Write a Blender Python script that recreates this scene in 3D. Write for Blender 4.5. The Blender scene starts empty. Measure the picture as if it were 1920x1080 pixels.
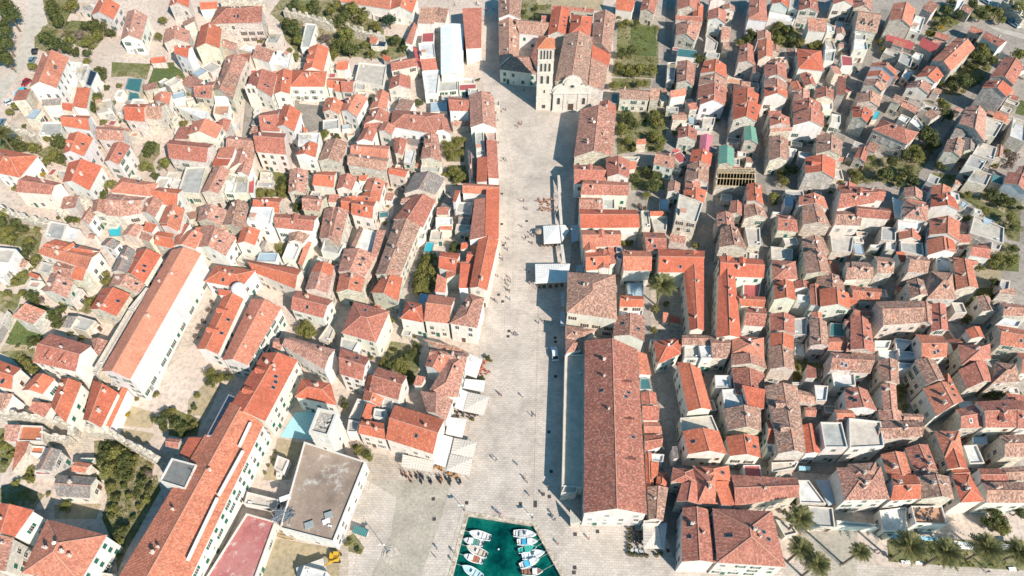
import bpy, bmesh, math, random, zlib
from mathutils import Vector, Matrix, noise
R = math.radians
random.seed(11)
scene = bpy.context.scene
COL = scene.collection

# ---------------------------------------------------------------- camera, sky, sun
CAM_H, PITCH, FPX = 170.0, 53.1, 1280.0
cam_d = bpy.data.cameras.new("camera"); cam = bpy.data.objects.new("camera", cam_d); COL.objects.link(cam)
cam.location = (0, 0, CAM_H); cam.rotation_euler = (R(90 - PITCH), 0, 0)
cam_d.sensor_width = 36.0; cam_d.lens = FPX / 1920 * 36.0
cam_d.clip_start = 1.0; cam_d.clip_end = 3000.0
scene.camera = cam

SUN_EL = 38.5
SUN_DIR = Vector((0.655, -0.755, 0)).normalized()          # horizontal direction towards the sun
sun_az = math.atan2(SUN_DIR.x, SUN_DIR.y)                 # clockwise from +Y
world = bpy.data.worlds.new("World"); scene.world = world; world.use_nodes = True
wn = world.node_tree.nodes; wl = world.node_tree.links
sky = wn.new("ShaderNodeTexSky"); sky.sky_type = 'NISHITA'; sky.sun_disc = False
sky.sun_elevation = R(SUN_EL); sky.sun_rotation = sun_az
tint = wn.new("ShaderNodeMix"); tint.data_type = 'RGBA'; tint.blend_type = 'MULTIPLY'; tint.inputs[0].default_value = 1.0; tint.inputs[7].default_value = (0.46, 1.06, 1.20, 1)
wl.new(sky.outputs[0], tint.inputs[6]); wl.new(tint.outputs[2], wn["Background"].inputs[0]); wn["Background"].inputs[1].default_value = 0.085
sl = bpy.data.lights.new("sun", 'SUN'); so = bpy.data.objects.new("sun", sl); COL.objects.link(so)
sl.energy = 5.0; sl.angle = R(0.5); sl.color = (1.0, 0.90, 0.81)
sv = Vector((SUN_DIR.x * math.cos(R(SUN_EL)), SUN_DIR.y * math.cos(R(SUN_EL)), math.sin(R(SUN_EL))))
so.rotation_euler = sv.to_track_quat('Z', 'Y').to_euler(); so.location = (60, -60, 200)
vs = scene.view_settings
scene.display_settings.display_device = 'sRGB'
vs.view_transform = 'Standard'; vs.look = 'None'; vs.gamma = 1.0; vs.use_curve_mapping = False; vs.exposure = 0.50
scene.cycles.max_bounces = 5; scene.cycles.diffuse_bounces = 3

# ---------------------------------------------------------------- the lie of the land
def sstep(a, b, t):
    t = min(1.0, max(0.0, (t - a) / (b - a))); return t * t * (3 - 2 * t)
def softplus(t, w=9.0):
    return w * math.log1p(math.exp(min(60.0, t / w)))
def G(x, y):
    k = sstep(55, 130, y)
    return k * (0.115 * softplus(-(x + 62)) + 0.075 * softplus(x - 85)) + 0.03 * softplus(y - 240)
CA, SA = math.cos(R(90 - PITCH)), math.sin(R(90 - PITCH))
def ray(px, py):
    dx, dy = (px - 960) / FPX, -(py - 540) / FPX
    return dx, dy * CA + SA, dy * SA - CA
def at_z(px, py, z):
    dx, dy, dz = ray(px, py); t = (z - CAM_H) / dz
    return Vector((dx * t, dy * t, z))
def on_ground(px, py, h=0.0):
    p = at_z(px, py, h)
    for _ in range(10): p = at_z(px, py, G(p.x, p.y) + h)
    return p
def to_px(p):
    x, y, z = p.x, p.y, p.z - CAM_H
    yc = y * CA + z * SA; zc = -y * SA + z * CA
    return 960 - FPX * x / zc, 540 + FPX * yc / zc
def px_per_m(p):
    return FPX / max(1.0, (p.y * SA - (p.z - CAM_H) * CA))

# ---------------------------------------------------------------- materials
def mat(name):
    m = bpy.data.materials.new(name); m.use_nodes = True
    nt = m.node_tree; b = nt.nodes["Principled BSDF"]; b.inputs["Roughness"].default_value = 0.85
    return m, nt, b
def nd(nt, t, **kw):
    n = nt.nodes.new(t)
    for k, v in kw.items():
        if k in n.inputs: n.inputs[k].default_value = v
        else: setattr(n, k, v)
    return n
def mathn(nt, op, a, b=None, c=None):
    n = nt.nodes.new("ShaderNodeMath"); n.operation = op
    for i, v in enumerate((a, b, c)):
        if v is None: continue
        if isinstance(v, (int, float)): n.inputs[i].default_value = v
        else: nt.links.new(v, n.inputs[i])
    return n.outputs[0]
def mixc(nt, mode, fac, a, b):
    n = nt.nodes.new("ShaderNodeMix"); n.data_type = 'RGBA'; n.blend_type = mode
    for i, v in ((0, fac), (6, a), (7, b)):
        if isinstance(v, (int, float)): n.inputs[i].default_value = v
        elif isinstance(v, tuple): n.inputs[i].default_value = (*v[:3], 1)
        else: nt.links.new(v, n.inputs[i])
    return n.outputs[2]
def ramp(nt, v, stops):
    n = nt.nodes.new("ShaderNodeValToRGB"); e = n.color_ramp.elements
    while len(e) > 1: e.remove(e[-1])
    e[0].position = stops[0][0]; e[0].color = (*stops[0][1], 1)
    for p, c in stops[1:]:
        k = e.new(p); k.color = (*c, 1)
    nt.links.new(v, n.inputs[0]); return n.outputs[0]
def noisen(nt, vec, scale, detail=3, rough=0.6):
    n = nt.nodes.new("ShaderNodeTexNoise"); n.inputs["Scale"].default_value = scale
    n.inputs["Detail"].default_value = detail; n.inputs["Roughness"].default_value = rough
    if vec: nt.links.new(vec, n.inputs["Vector"])
    return n.outputs[0]
def gray(a): return (a, a, a)

def plain(name, col, rough=0.7, metal=0.0, var=0.12, scale=1.2):
    m, nt, b = mat(name)
    g = nd(nt, "ShaderNodeNewGeometry").outputs["Position"]
    f = noisen(nt, g, scale, 4)
    c = mixc(nt, 'MULTIPLY', 1.0, tuple(col), ramp(nt, f, [(0.3, gray(1 - var)), (0.7, gray(1 + var * 0.4))]))
    nt.links.new(c, b.inputs["Base Color"]); b.inputs["Roughness"].default_value = rough; b.inputs["Metallic"].default_value = metal
    return m

def roof_material():
    # object colour = tile colour, object alpha = how old and patchy the roof is
    m, nt, b = mat("clay_roof_tiles")
    uv = nd(nt, "ShaderNodeUVMap"); oi = nd(nt, "ShaderNodeObjectInfo")
    sep = nd(nt, "ShaderNodeSeparateXYZ"); nt.links.new(uv.outputs[0], sep.inputs[0])
    u = mathn(nt, 'DIVIDE', sep.outputs[0], 0.30); v = mathn(nt, 'DIVIDE', sep.outputs[1], 0.42)
    cu = mathn(nt, 'FLOOR', u); cv = mathn(nt, 'FLOOR', v)
    comb = nd(nt, "ShaderNodeCombineXYZ"); nt.links.new(cu, comb.inputs[0]); nt.links.new(cv, comb.inputs[1]); nt.links.new(oi.outputs["Random"], comb.inputs[2])
    wn_ = nd(nt, "ShaderNodeTexWhiteNoise"); nt.links.new(comb.outputs[0], wn_.inputs["Vector"])
    old = oi.outputs["Alpha"]
    # object-random offset for the wide noises
    off = nd(nt, "ShaderNodeVectorMath", operation='ADD'); nt.links.new(uv.outputs[0], off.inputs[0])
    sc = nd(nt, "ShaderNodeVectorMath", operation='SCALE'); sc.inputs[0].default_value = (91, 57, 33); nt.links.new(oi.outputs["Random"], sc.inputs[3])
    nt.links.new(sc.outputs[0], off.inputs[1])
    big = noisen(nt, off.outputs[0], 0.22, 4, 0.65); mid = noisen(nt, off.outputs[0], 1.1, 4, 0.7)
    # streaks run down the slope
    st = nd(nt, "ShaderNodeMapping"); st.inputs["Scale"].default_value = (1.6, 0.16, 1); nt.links.new(off.outputs[0], st.inputs[0])
    streak = noisen(nt, st.outputs[0], 1.0, 3, 0.6)
    base = oi.outputs["Color"]
    # per tile brightness: small on new roofs, large on old
    amp = mathn(nt, 'MULTIPLY_ADD', old, 1.15, 0.22)
    t = mathn(nt, 'SUBTRACT', wn_.outputs["Value"], 0.5)
    tv = mathn(nt, 'MULTIPLY_ADD', t, amp, 1.0)
    c1 = mixc(nt, 'MULTIPLY', 1.0, base, ramp(nt, tv, [(0, gray(0)), (1, gray(1))]))
    sc2 = nd(nt, "ShaderNodeVectorMath", operation='SCALE'); nt.links.new(base, sc2.inputs[0]); nt.links.new(tv, sc2.inputs[3])
    c1 = sc2.outputs[0]
    # lichen and soot
    f1 = mathn(nt, 'MULTIPLY', ramp(nt, mid, [(0.42, gray(0)), (0.66, gray(1))]), mathn(nt, 'MULTIPLY_ADD', old, 0.75, 0.08))
    c2 = mixc(nt, 'MIX', f1, c1, (0.25, 0.15, 0.11))
    f2 = mathn(nt, 'MULTIPLY', ramp(nt, streak, [(0.5, gray(0)), (0.75, gray(1))]), mathn(nt, 'MULTIPLY_ADD', old, 0.45, 0.14))
    c3 = mixc(nt, 'MIX', f2, c2, (0.20, 0.12, 0.09))
    # pale bleached tiles here and there
    f3 = mathn(nt, 'MULTIPLY', ramp(nt, wn_.outputs["Value"], [(0.80, gray(0)), (0.86, gray(1))]), mathn(nt, 'MULTIPLY_ADD', old, 0.55, 0.05))
    c4 = mixc(nt, 'MIX', f3, c3, (0.56, 0.37, 0.28))
    # patches re-laid with newer tiles on the old roofs
    f4 = mathn(nt, 'MULTIPLY', ramp(nt, big, [(0.60, gray(0)), (0.64, gray(1))]), mathn(nt, 'MULTIPLY', old, 0.6))
    c5 = mixc(nt, 'MIX', f4, c4, (0.44, 0.15, 0.075))
    vv = ramp(nt, big, [(0.3, gray(0.82)), (0.7, gray(1.12))])
    c6 = mixc(nt, 'MULTIPLY', 1.0, c5, vv)
    nt.links.new(c6, b.inputs["Base Color"]); b.inputs["Roughness"].default_value = 0.9
    # barrel profile
    fu = mathn(nt, 'FRACT', u); bar = mathn(nt, 'SINE', mathn(nt, 'MULTIPLY', fu, math.pi))
    fv = mathn(nt, 'FRACT', v)
    hgt = mathn(nt, 'ADD', mathn(nt, 'MULTIPLY', bar, 0.07), mathn(nt, 'MULTIPLY', fv, 0.035))
    hgt = mathn(nt, 'ADD', hgt, mathn(nt, 'MULTIPLY', wn_.outputs["Value"], 0.03))
    bp = nd(nt, "ShaderNodeBump"); bp.inputs["Strength"].default_value = 0.8; bp.inputs["Distance"].default_value = 1.0
    nt.links.new(hgt, bp.inputs["Height"]); nt.links.new(bp.outputs[0], b.inputs["Normal"])
    return m

def masonry_material():
    # object colour = wall colour, object alpha = 0 smooth plaster .. 1 bare stone
    m, nt, b = mat("masonry")
    oi = nd(nt, "ShaderNodeObjectInfo"); g = nd(nt, "ShaderNodeNewGeometry").outputs["Position"]
    mp = nd(nt, "ShaderNodeMapping"); mp.inputs["Scale"].default_value = (1.7, 1.7, 3.6); nt.links.new(g, mp.inputs[0])
    vo = nd(nt, "ShaderNodeTexVoronoi"); vo.inputs["Scale"].default_value = 1.0; nt.links.new(mp.outputs[0], vo.inputs["Vector"])
    vs_ = nd(nt, "ShaderNodeSeparateColor"); nt.links.new(vo.outputs["Color"], vs_.inputs[0])
    al = oi.outputs["Alpha"]
    stone = mathn(nt, 'MULTIPLY_ADD', mathn(nt, 'SUBTRACT', vs_.outputs[0], 0.5), mathn(nt, 'MULTIPLY_ADD', al, 0.75, 0.03), 1.0)
    mp2 = nd(nt, "ShaderNodeMapping"); mp2.inputs["Scale"].default_value = (0.5, 0.5, 0.14); nt.links.new(g, mp2.inputs[0])
    dirt = noisen(nt, mp2.outputs[0], 1.6, 5, 0.65)
    d = ramp(nt, dirt, [(0.32, gray(0.72)), (0.6, gray(1.0))])
    sc = nd(nt, "ShaderNodeVectorMath", operation='SCALE'); nt.links.new(oi.outputs["Color"], sc.inputs[0]); nt.links.new(stone, sc.inputs[3])
    c = mixc(nt, 'MULTIPLY', 0.75, sc.outputs[0], d)
    fn = noisen(nt, g, 5.0, 3, 0.7)
    c = mixc(nt, 'MULTIPLY', 0.6, c, ramp(nt, fn, [(0.3, gray(0.78)), (0.65, gray(1.06))]))
    nt.links.new(c, b.inputs["Base Color"]); b.inputs["Roughness"].default_value = 0.92
    bp = nd(nt, "ShaderNodeBump"); bp.inputs["Strength"].default_value = 0.5; bp.inputs["Distance"].default_value = 0.06
    nt.links.new(mathn(nt, 'MULTIPLY', vs_.outputs[1], al), bp.inputs["Height"]); nt.links.new(bp.outputs[0], b.inputs["Normal"])
    return m

def tinted(name, rough=0.8, var=0.2, scale=0.8, metal=0.0, grooves=0.0):
    # surface that takes its colour from the object's own colour
    m, nt, b = mat(name)
    oi = nd(nt, "ShaderNodeObjectInfo"); g = nd(nt, "ShaderNodeNewGeometry").outputs["Position"]
    f = noisen(nt, g, scale, 5, 0.65)
    c = mixc(nt, 'MULTIPLY', 1.0, oi.outputs["Color"], ramp(nt, f, [(0.3, gray(1 - var)), (0.65, gray(1.05))]))
    f2 = noisen(nt, g, scale * 6, 4, 0.7)
    c = mixc(nt, 'MULTIPLY', 0.7, c, ramp(nt, f2, [(0.35, gray(1 - var * 0.8)), (0.6, gray(1.0))]))
    nt.links.new(c, b.inputs["Base Color"]); b.inputs["Roughness"].default_value = rough; b.inputs["Metallic"].default_value = metal
    if grooves:
        uv = nd(nt, "ShaderNodeUVMap"); sep = nd(nt, "ShaderNodeSeparateXYZ"); nt.links.new(uv.outputs[0], sep.inputs[0])
        w = mathn(nt, 'SINE', mathn(nt, 'MULTIPLY', sep.outputs[0], grooves))
        bp = nd(nt, "ShaderNodeBump"); bp.inputs["Strength"].default_value = 0.5; bp.inputs["Distance"].default_value = 0.05
        nt.links.new(w, bp.inputs["Height"]); nt.links.new(bp.outputs[0], b.inputs["Normal"])
    return m

def ground_material(name, c1, c2, c3, s1=0.05, s2=0.6, slab=0.0, slabcol=(0.25, 0.22, 0.18), gl=0.35):
    m, nt, b = mat(name)
    g = nd(nt, "ShaderNodeNewGeometry").outputs["Position"]
    a = noisen(nt, g, s1, 5, 0.6); f = noisen(nt, g, s2, 6, 0.7)
    c = mixc(nt, 'MIX', ramp(nt, a, [(0.38, gray(0)), (0.62, gray(1))]), c1, c2)
    c = mixc(nt, 'MIX', ramp(nt, f, [(0.46, gray(0)), (0.66, gray(1))]), c, c3)
    if slab:
        mp = nd(nt, "ShaderNodeMapping"); mp.inputs["Rotation"].default_value = (0, 0, R(2)); nt.links.new(g, mp.inputs[0])
        br = nd(nt, "ShaderNodeTexBrick"); nt.links.new(mp.outputs[0], br.inputs["Vector"])
        br.inputs["Scale"].default_value = 1.0; br.inputs["Brick Width"].default_value = slab * 1.9; br.inputs["Row Height"].default_value = slab
        br.inputs["Mortar Size"].default_value = 0.045; br.inputs["Color1"].default_value = (1, 1, 1, 1); br.inputs["Color2"].default_value = (0.74, 0.74, 0.74, 1)
        br.inputs["Mortar"].default_value = (0.5, 0.48, 0.45, 1); br.inputs["Bias"].default_value = -0.2
        c = mixc(nt, 'MULTIPLY', gl * 2, c, br.outputs[0])
        blot = noisen(nt, g, 0.14, 6, 0.72)
        c = mixc(nt, 'MULTIPLY', 0.85, c, ramp(nt, blot, [(0.34, gray(0.70)), (0.58, gray(1.04))]))
    nt.links.new(c, b.inputs["Base Color"]); b.inputs["Roughness"].default_value = 0.8 if slab else 0.95
    return m

def stained(name, cols, speck):
    m, nt, b = mat(name); g = nd(nt, "ShaderNodeNewGeometry").outputs["Position"]
    c = ramp(nt, noisen(nt, g, 0.11, 7, 0.72), [(0.30, cols[0]), (0.47, cols[1]), (0.60, cols[2])])
    c = mixc(nt, 'MIX', ramp(nt, noisen(nt, g, 0.24, 6, 0.85), [(0.54, gray(0)), (0.66, gray(.85))]), c, speck)
    c = mixc(nt, 'MULTIPLY', 0.8, c, ramp(nt, noisen(nt, g, 3.0, 5, 0.8), [(0.3, gray(0.7)), (0.65, gray(1.1))]))
    nt.links.new(c, b.inputs["Base Color"]); b.inputs["Roughness"].default_value = 0.9; return m
def foliage_material(name, dark, light, tint=(0.09, 0.085, 0.02)):
    m, nt, b = mat(name)
    oi = nd(nt, "ShaderNodeObjectInfo"); tc = nd(nt, "ShaderNodeTexCoord").outputs["Object"]
    add = nd(nt, "ShaderNodeVectorMath", operation='ADD'); nt.links.new(tc, add.inputs[0])
    sc = nd(nt, "ShaderNodeVectorMath", operation='SCALE'); sc.inputs[0].default_value = (31, 17, 9); nt.links.new(oi.outputs["Random"], sc.inputs[3]); nt.links.new(sc.outputs[0], add.inputs[1])
    a = noisen(nt, add.outputs[0], 2.6, 3, 0.6); a2 = noisen(nt, add.outputs[0], 11.0, 2, 0.7)
    c = mixc(nt, 'MIX', ramp(nt, a, [(0.36, gray(0)), (0.62, gray(1))]), dark, light)
    c = mixc(nt, 'MIX', mathn(nt, 'MULTIPLY', oi.outputs["Random"], 0.5), c, tint)
    c = mixc(nt, 'MULTIPLY', 1.0, c, ramp(nt, a2, [(0.3, gray(0.65)), (0.65, gray(1.35))]))
    nt.links.new(c, b.inputs["Base Color"]); b.inputs["Roughness"].default_value = 0.6
    b.inputs["Specular IOR Level"].default_value = 0.3
    tr = nd(nt, "ShaderNodeBsdfTranslucent"); nt.links.new(c, tr.inputs[0])
    mx = nd(nt, "ShaderNodeMixShader"); mx.inputs[0].default_value = 0.25
    nt.links.new(b.outputs[0], mx.inputs[1]); nt.links.new(tr.outputs[0], mx.inputs[2])
    nt.links.new(mx.outputs[0], nt.nodes["Material Output"].inputs[0])
    return m

M = {}
M['roof'] = roof_material(); M['wall'] = masonry_material()
M['deck'] = tinted("roof_deck", 0.85, 0.3, 0.5); M['cloth'] = tinted("canvas", 0.8, 0.05, 0.6, 0, 9.0); M['stainV'] = stained('stained_concrete', ((0.15, 0.115, 0.09), (0.27, 0.20, 0.155), (0.35, 0.265, 0.20)), (0.58, 0.54, 0.48)); M['stainr'] = stained('worn_red_tiles', ((0.30, 0.09, 0.085), (0.43, 0.15, 0.14), (0.46, 0.20, 0.18)), (0.60, 0.52, 0.45))
M['sheet'] = tinted("corrugated_metal", 0.55, 0.16, 0.4, 0.0, 14.0)
M['ridge'] = plain("ridge_mortar", (0.52, 0.27, 0.19), 0.9)
M['glass'] = plain("window_glass", (0.03, 0.04, 0.045), 0.25)
M['frame'] = plain("painted_frame", (0.66, 0.64, 0.6), 0.6)
M['stonetrim'] = plain("stone_trim", (0.62, 0.57, 0.5), 0.85, 0, 0.2, 2)
M['green'] = plain("green_shutter_paint", (0.02, 0.13, 0.095), 0.55)
M['brown'] = plain("brown_shutter_paint", (0.13, 0.06, 0.035), 0.6)
M['grey'] = plain("grey_shutter_paint", (0.3, 0.32, 0.31), 0.6)
M['wood'] = plain("weathered_timber", (0.5, 0.38, 0.22), 0.85)
M['darkwood'] = plain("dark_timber", (0.09, 0.05, 0.035), 0.8)
M['solar'] = plain("solar_glass", (0.02, 0.035, 0.06), 0.15)
M['metal'] = plain("galvanised_metal", (0.4, 0.42, 0.43), 0.4, 0.6)
M['white'] = plain("white_paint", (0.78, 0.78, 0.76), 0.45, 0, 0.05)
M['black'] = plain("black_rubber", (0.02, 0.02, 0.022), 0.6)
M['iron'] = plain("cast_iron", (0.06, 0.055, 0.05), 0.7)
M['paint'] = tinted("gloss_paint", 0.3, 0.03, 0.5)
M['skin'] = plain("skin", (0.5, 0.3, 0.21), 0.6)
M['hair'] = plain("hair", (0.05, 0.03, 0.02), 0.7)
M['shirt'] = tinted("clothing", 0.9, 0.1, 3.0)
M['trousers'] = plain("dark_trousers", (0.04, 0.045, 0.07), 0.9)
M['bark'] = plain("bark", (0.16, 0.12, 0.085), 0.95, 0, 0.3, 4)
M['palmbark'] = plain("palm_trunk", (0.20, 0.155, 0.11), 0.95, 0, 0.35, 6)
M['d'] = foliage_material("dark_foliage", (0.05, 0.07, 0.022), (0.14, 0.155, 0.05))
M['l'] = foliage_material("light_foliage", (0.10, 0.115, 0.028), (0.25, 0.24, 0.065), (0.2, 0.16, 0.05))
M['D'] = foliage_material("deep_green_foliage", (0.018, 0.04, 0.025), (0.05, 0.085, 0.04), (0.03, 0.06, 0.03))
M['y'] = foliage_material("yellow_foliage", (0.22, 0.15, 0.02), (0.5, 0.33, 0.03), (0.3, 0.22, 0.03))
M['v'] = foliage_material("grey_pink_foliage", (0.13, 0.10, 0.085), (0.27, 0.20, 0.16), (0.2, 0.14, 0.11))
M['frond'] = foliage_material("palm_frond", (0.10, 0.12, 0.045), (0.26, 0.25, 0.10), (0.22, 0.18, 0.08))
GM = {
 'base': ground_material("pale_stone_ground", (0.60, 0.49, 0.41), (0.49, 0.405, 0.335), (0.36, 0.295, 0.24), 0.06, 0.9),
 'sq': ground_material("limestone_paving", (0.64, 0.55, 0.47), (0.54, 0.47, 0.40), (0.50, 0.43, 0.365), 0.045, 1.6, 0.6, gl=0.34),
 'g': ground_material("garden_ground", (0.13, 0.14, 0.045), (0.30, 0.24, 0.15), (0.08, 0.095, 0.03), 0.12, 0.9),
 'G': ground_material("green_field_ground", (0.085, 0.115, 0.035), (0.12, 0.15, 0.045), (0.05, 0.07, 0.02), 0.15, 1.4),
 'd': ground_material("dry_earth", (0.42, 0.33, 0.20), (0.34, 0.28, 0.19), (0.24, 0.2, 0.12), 0.15, 0.8),
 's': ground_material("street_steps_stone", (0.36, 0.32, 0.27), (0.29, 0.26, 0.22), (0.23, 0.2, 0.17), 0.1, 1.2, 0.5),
 'y': ground_material("courtyard_paving", (0.58, 0.48, 0.38), (0.50, 0.42, 0.34), (0.38, 0.32, 0.26), 0.12, 0.8, 0.6),
 'c': ground_material("mossy_cobbles", (0.56, 0.48, 0.405), (0.48, 0.425, 0.35), (0.37, 0.34, 0.25), 0.09, 1.6, 0.3),
 'r': ground_material("worn_concrete_road", (0.50, 0.45, 0.38), (0.44, 0.40, 0.34), (0.36, 0.32, 0.27), 0.08, 0.5),
 'q': ground_material("shade_toned_lane_stone", (0.40, 0.345, 0.295), (0.31, 0.27, 0.23), (0.22, 0.19, 0.16), 0.08, 0.9),  # lane stone darkened in its colour to stand in for the walls' shadows
 'T': ground_material("turquoise_painted_floor", (0.30, 0.55, 0.58), (0.34, 0.58, 0.60), (0.28, 0.48, 0.50), 0.3, 1.5),
}
m, nt, b = mat("harbour_water")
g_ = nd(nt, "ShaderNodeNewGeometry").outputs["Position"]
c_ = ramp(nt, noisen(nt, g_, 0.22, 6, 0.68), [(0.34, (0.0, 0.028, 0.028)), (0.5, (0.001, 0.075, 0.062)), (0.66, (0.006, 0.15, 0.11))])
nt.links.new(c_, b.inputs["Base Color"]); b.inputs["Roughness"].default_value = 0.08; b.inputs["IOR"].default_value = 1.33
bp_ = nd(nt, "ShaderNodeBump"); bp_.inputs["Strength"].default_value = 0.7; bp_.inputs["Distance"].default_value = 0.1
nt.links.new(noisen(nt, g_, 2.2, 4, 0.65), bp_.inputs["Height"]); nt.links.new(bp_.outputs[0], b.inputs["Normal"]); M['water'] = m

# ---------------------------------------------------------------- mesh helper
class MB:
    def __init__(s): s.v, s.f, s.m, s.uv = [], [], [], []
    def face(s, pts, mi=0, uv=None):
        n = len(s.v); s.v += [tuple(p) for p in pts]; s.f.append(tuple(range(n, n + len(pts)))); s.m.append(mi)
        s.uv.append(uv or [(0.0, 0.0)] * len(pts))
    def box(s, x0, y0, z0, x1, y1, z1, mi=0):
        a = [(x0, y0), (x1, y0), (x1, y1), (x0, y1)]; s.prism(a, z0, z1, mi)
    def prism(s, poly, z0, z1, mi=0, mtop=None, bottom=True):
        n = len(poly)
        area = sum(poly[i][0] * poly[(i + 1) % n][1] - poly[(i + 1) % n][0] * poly[i][1] for i in range(n))
        if area < 0: poly = list(reversed(poly))
        for i in range(n):
            a, b = poly[i], poly[(i + 1) % n]
            s.face([(a[0], a[1], z0), (b[0], b[1], z0), (b[0], b[1], z1), (a[0], a[1], z1)], mi)
        s.face([(p[0], p[1], z1) for p in poly], mi if mtop is None else mtop, [(p[0], p[1]) for p in poly])
        if bottom: s.face([(p[0], p[1], z0) for p in reversed(poly)], mi)
    def cone(s, x, y, z0, r0, z1, r1, n=8, mi=0, x1=None, y1=None):
        x1 = x if x1 is None else x1; y1 = y if y1 is None else y1
        A = [(x + r0 * math.cos(2 * math.pi * i / n), y + r0 * math.sin(2 * math.pi * i / n), z0) for i in range(n)]
        B = [(x1 + r1 * math.cos(2 * math.pi * i / n), y1 + r1 * math.sin(2 * math.pi * i / n), z1) for i in range(n)]
        for i in range(n): s.face([A[i], A[(i + 1) % n], B[(i + 1) % n], B[i]], mi)
        s.face(B, mi); s.face(A[::-1], mi)
    def beam(s, p, q, w, mi=0, h=None):
        p, q = Vector(p), Vector(q); d = (q - p)
        if d.length < 1e-4: return
        d.normalize(); u = d.cross(Vector((0, 0, 1)))
        if u.length < 1e-3: u = Vector((1, 0, 0))
        u.normalize(); n = u.cross(d); h = h or w
        c = [(-1, -1), (1, -1), (1, 1), (-1, 1)]
        P = [p + u * (a * w / 2) + n * (b_ * h / 2) for a, b_ in c]; Q = [q + u * (a * w / 2) + n * (b_ * h / 2) for a, b_ in c]
        for i in range(4): s.face([P[i], P[(i + 1) % 4], Q[(i + 1) % 4], Q[i]], mi)
        s.face(P[::-1], mi); s.face(Q, mi)
    def mesh(s, name, mats):
        me = bpy.data.meshes.new(name); me.from_pydata(s.v, [], s.f)
        for m_ in mats: me.materials.append(m_)
        me.polygons.foreach_set("material_index", s.m)
        ul = me.uv_layers.new(name="UVMap"); flat = [c for f in s.uv for p in f for c in p]; ul.data.foreach_set("uv", flat)
        me.update(); return me
def link(name, data, parent=None, loc=(0, 0, 0), rz=0.0, color=None, scale=None):
    o = bpy.data.objects.new(name, data); COL.objects.link(o)
    if parent: o.parent = parent
    o.location = loc
    if rz: o.rotation_euler = (0, 0, rz)
    if color: o.color = color
    if scale: o.scale = scale
    return o
THINGS = []                                       # (object, look, category, image position)
def tag(o, cat, look=None, label=None, group=None, pos=None):
    o['category'] = cat
    if group: o['group'] = group
    if label: o['label'] = label
    else: THINGS.append([o, look, cat, to_px(pos if pos is not None else o.location)])
def struct(o): o['kind'] = 'structure'; return o

# ---------------------------------------------------------------- ground
CELL = 6.0
def clip(poly, ax, lim, keep_less):
    out = []; n = len(poly)
    for i in range(n):
        a, b = poly[i], poly[(i + 1) % n]; da, db = a[ax] - lim, b[ax] - lim
        if not keep_less: da, db = -da, -db
        if da <= 0: out.append(a)
        if (da < 0 < db) or (db < 0 < da):
            t = da / (da - db); out.append((a[0] + (b[0] - a[0]) * t, a[1] + (b[1] - a[1]) * t))
    return out
def drape(name, poly, m_, dz, parent=None):
    mb = MB(); xs = [p[0] for p in poly]; ys = [p[1] for p in poly]
    area = sum(poly[i - 1][0] * poly[i][1] - poly[i][0] * poly[i - 1][1] for i in range(len(poly)))
    if area < 0: poly = poly[::-1]
    i0, i1 = math.floor(min(xs) / CELL), math.ceil(max(xs) / CELL)
    for i in range(i0, i1):
        col = clip(clip(poly, 0, (i + 1) * CELL, True), 0, i * CELL, False)
        if len(col) < 3: continue
        j0, j1 = math.floor(min(p[1] for p in col) / CELL), math.ceil(max(p[1] for p in col) / CELL)
        for j in range(j0, j1):
            c = clip(clip(col, 1, (j + 1) * CELL, True), 1, j * CELL, False)
            if len(c) < 3: continue
            mb.face([(p[0], p[1], G(p[0], p[1]) + dz) for p in c])
    return link(name, mb.mesh(name, [m_]), parent)
def gp(px, py): p = on_ground(px, py); return (p.x, p.y)
BASIN = [gp(878, 966), gp(999, 985), gp(1052, 1082)]
bl, br_ = gp(847, 1082), BASIN[2]
def ext(a, b, y):                                  # carry the line a-b on to y
    t = (y - a[1]) / (b[1] - a[1]); return (a[0] + (b[0] - a[0]) * t, y)
QL, QR = ext(BASIN[0], bl, 12.0), ext(BASIN[1], br_, 12.0)
GROUND = [(-420, 12), QL, BASIN[0], BASIN[1], QR, (420, 12), (420, 620), (-420, 620)]
struct(drape("ground", GROUND, GM['base'], 0.0))
# the stone paved square and the quays
SQ = [gp(*p) for p in [(470, 1100), (845, 1100)]] + [BASIN[0], BASIN[1]] + [gp(*p) for p in [(1062, 1100), (1930, 1100), (1930, 1010), (1690, 1065), (1560, 1050), (1275, 1075), (1210, 990), (1225, 900), (1060, 960), (1055, 900), (1058, 540),
      (1068, 330), (1085, 215), (940, 150), (938, -30), (905, -30), (905, 160), (935, 330), (940, 480), (900, 640), (905, 700), (860, 880), (690, 850), (640, 930), (640, 1010), (600, 1030)]]
struct(drape("stone_square_paving", SQ, GM['sq'], 0.03))
mb = MB(); mb.face([(-900, -400, -1.1), (900, -400, -1.1), (900, 60, -1.1), (-900, 60, -1.1)])
struct(link("harbour_water", mb.mesh("harbour_water", [M['water']])))
mb = MB()
line = [QL, BASIN[0], BASIN[1], QR]
for a, b in zip(line, line[1:]):
    d = Vector((b[0] - a[0], b[1] - a[1])).normalized(); n = Vector((-d.y, d.x))
    q = [(a[0] - d.x * .1, a[1] - d.y * .1), (b[0] + d.x * .1, b[1] + d.y * .1), (b[0] + n.x * .9 + d.x * .5, b[1] + n.y * .9 + d.y * .5), (a[0] + n.x * .9 - d.x * .5, a[1] + n.y * .9 - d.y * .5)]
    mb.prism(q, -3.0, 0.10 + 0.003 * len(mb.f), 0)
qo = link("quay_wall", mb.mesh("quay_wall", [M['wall']]), color=(0.5, 0.42, 0.33, 1)); struct(qo)

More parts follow.
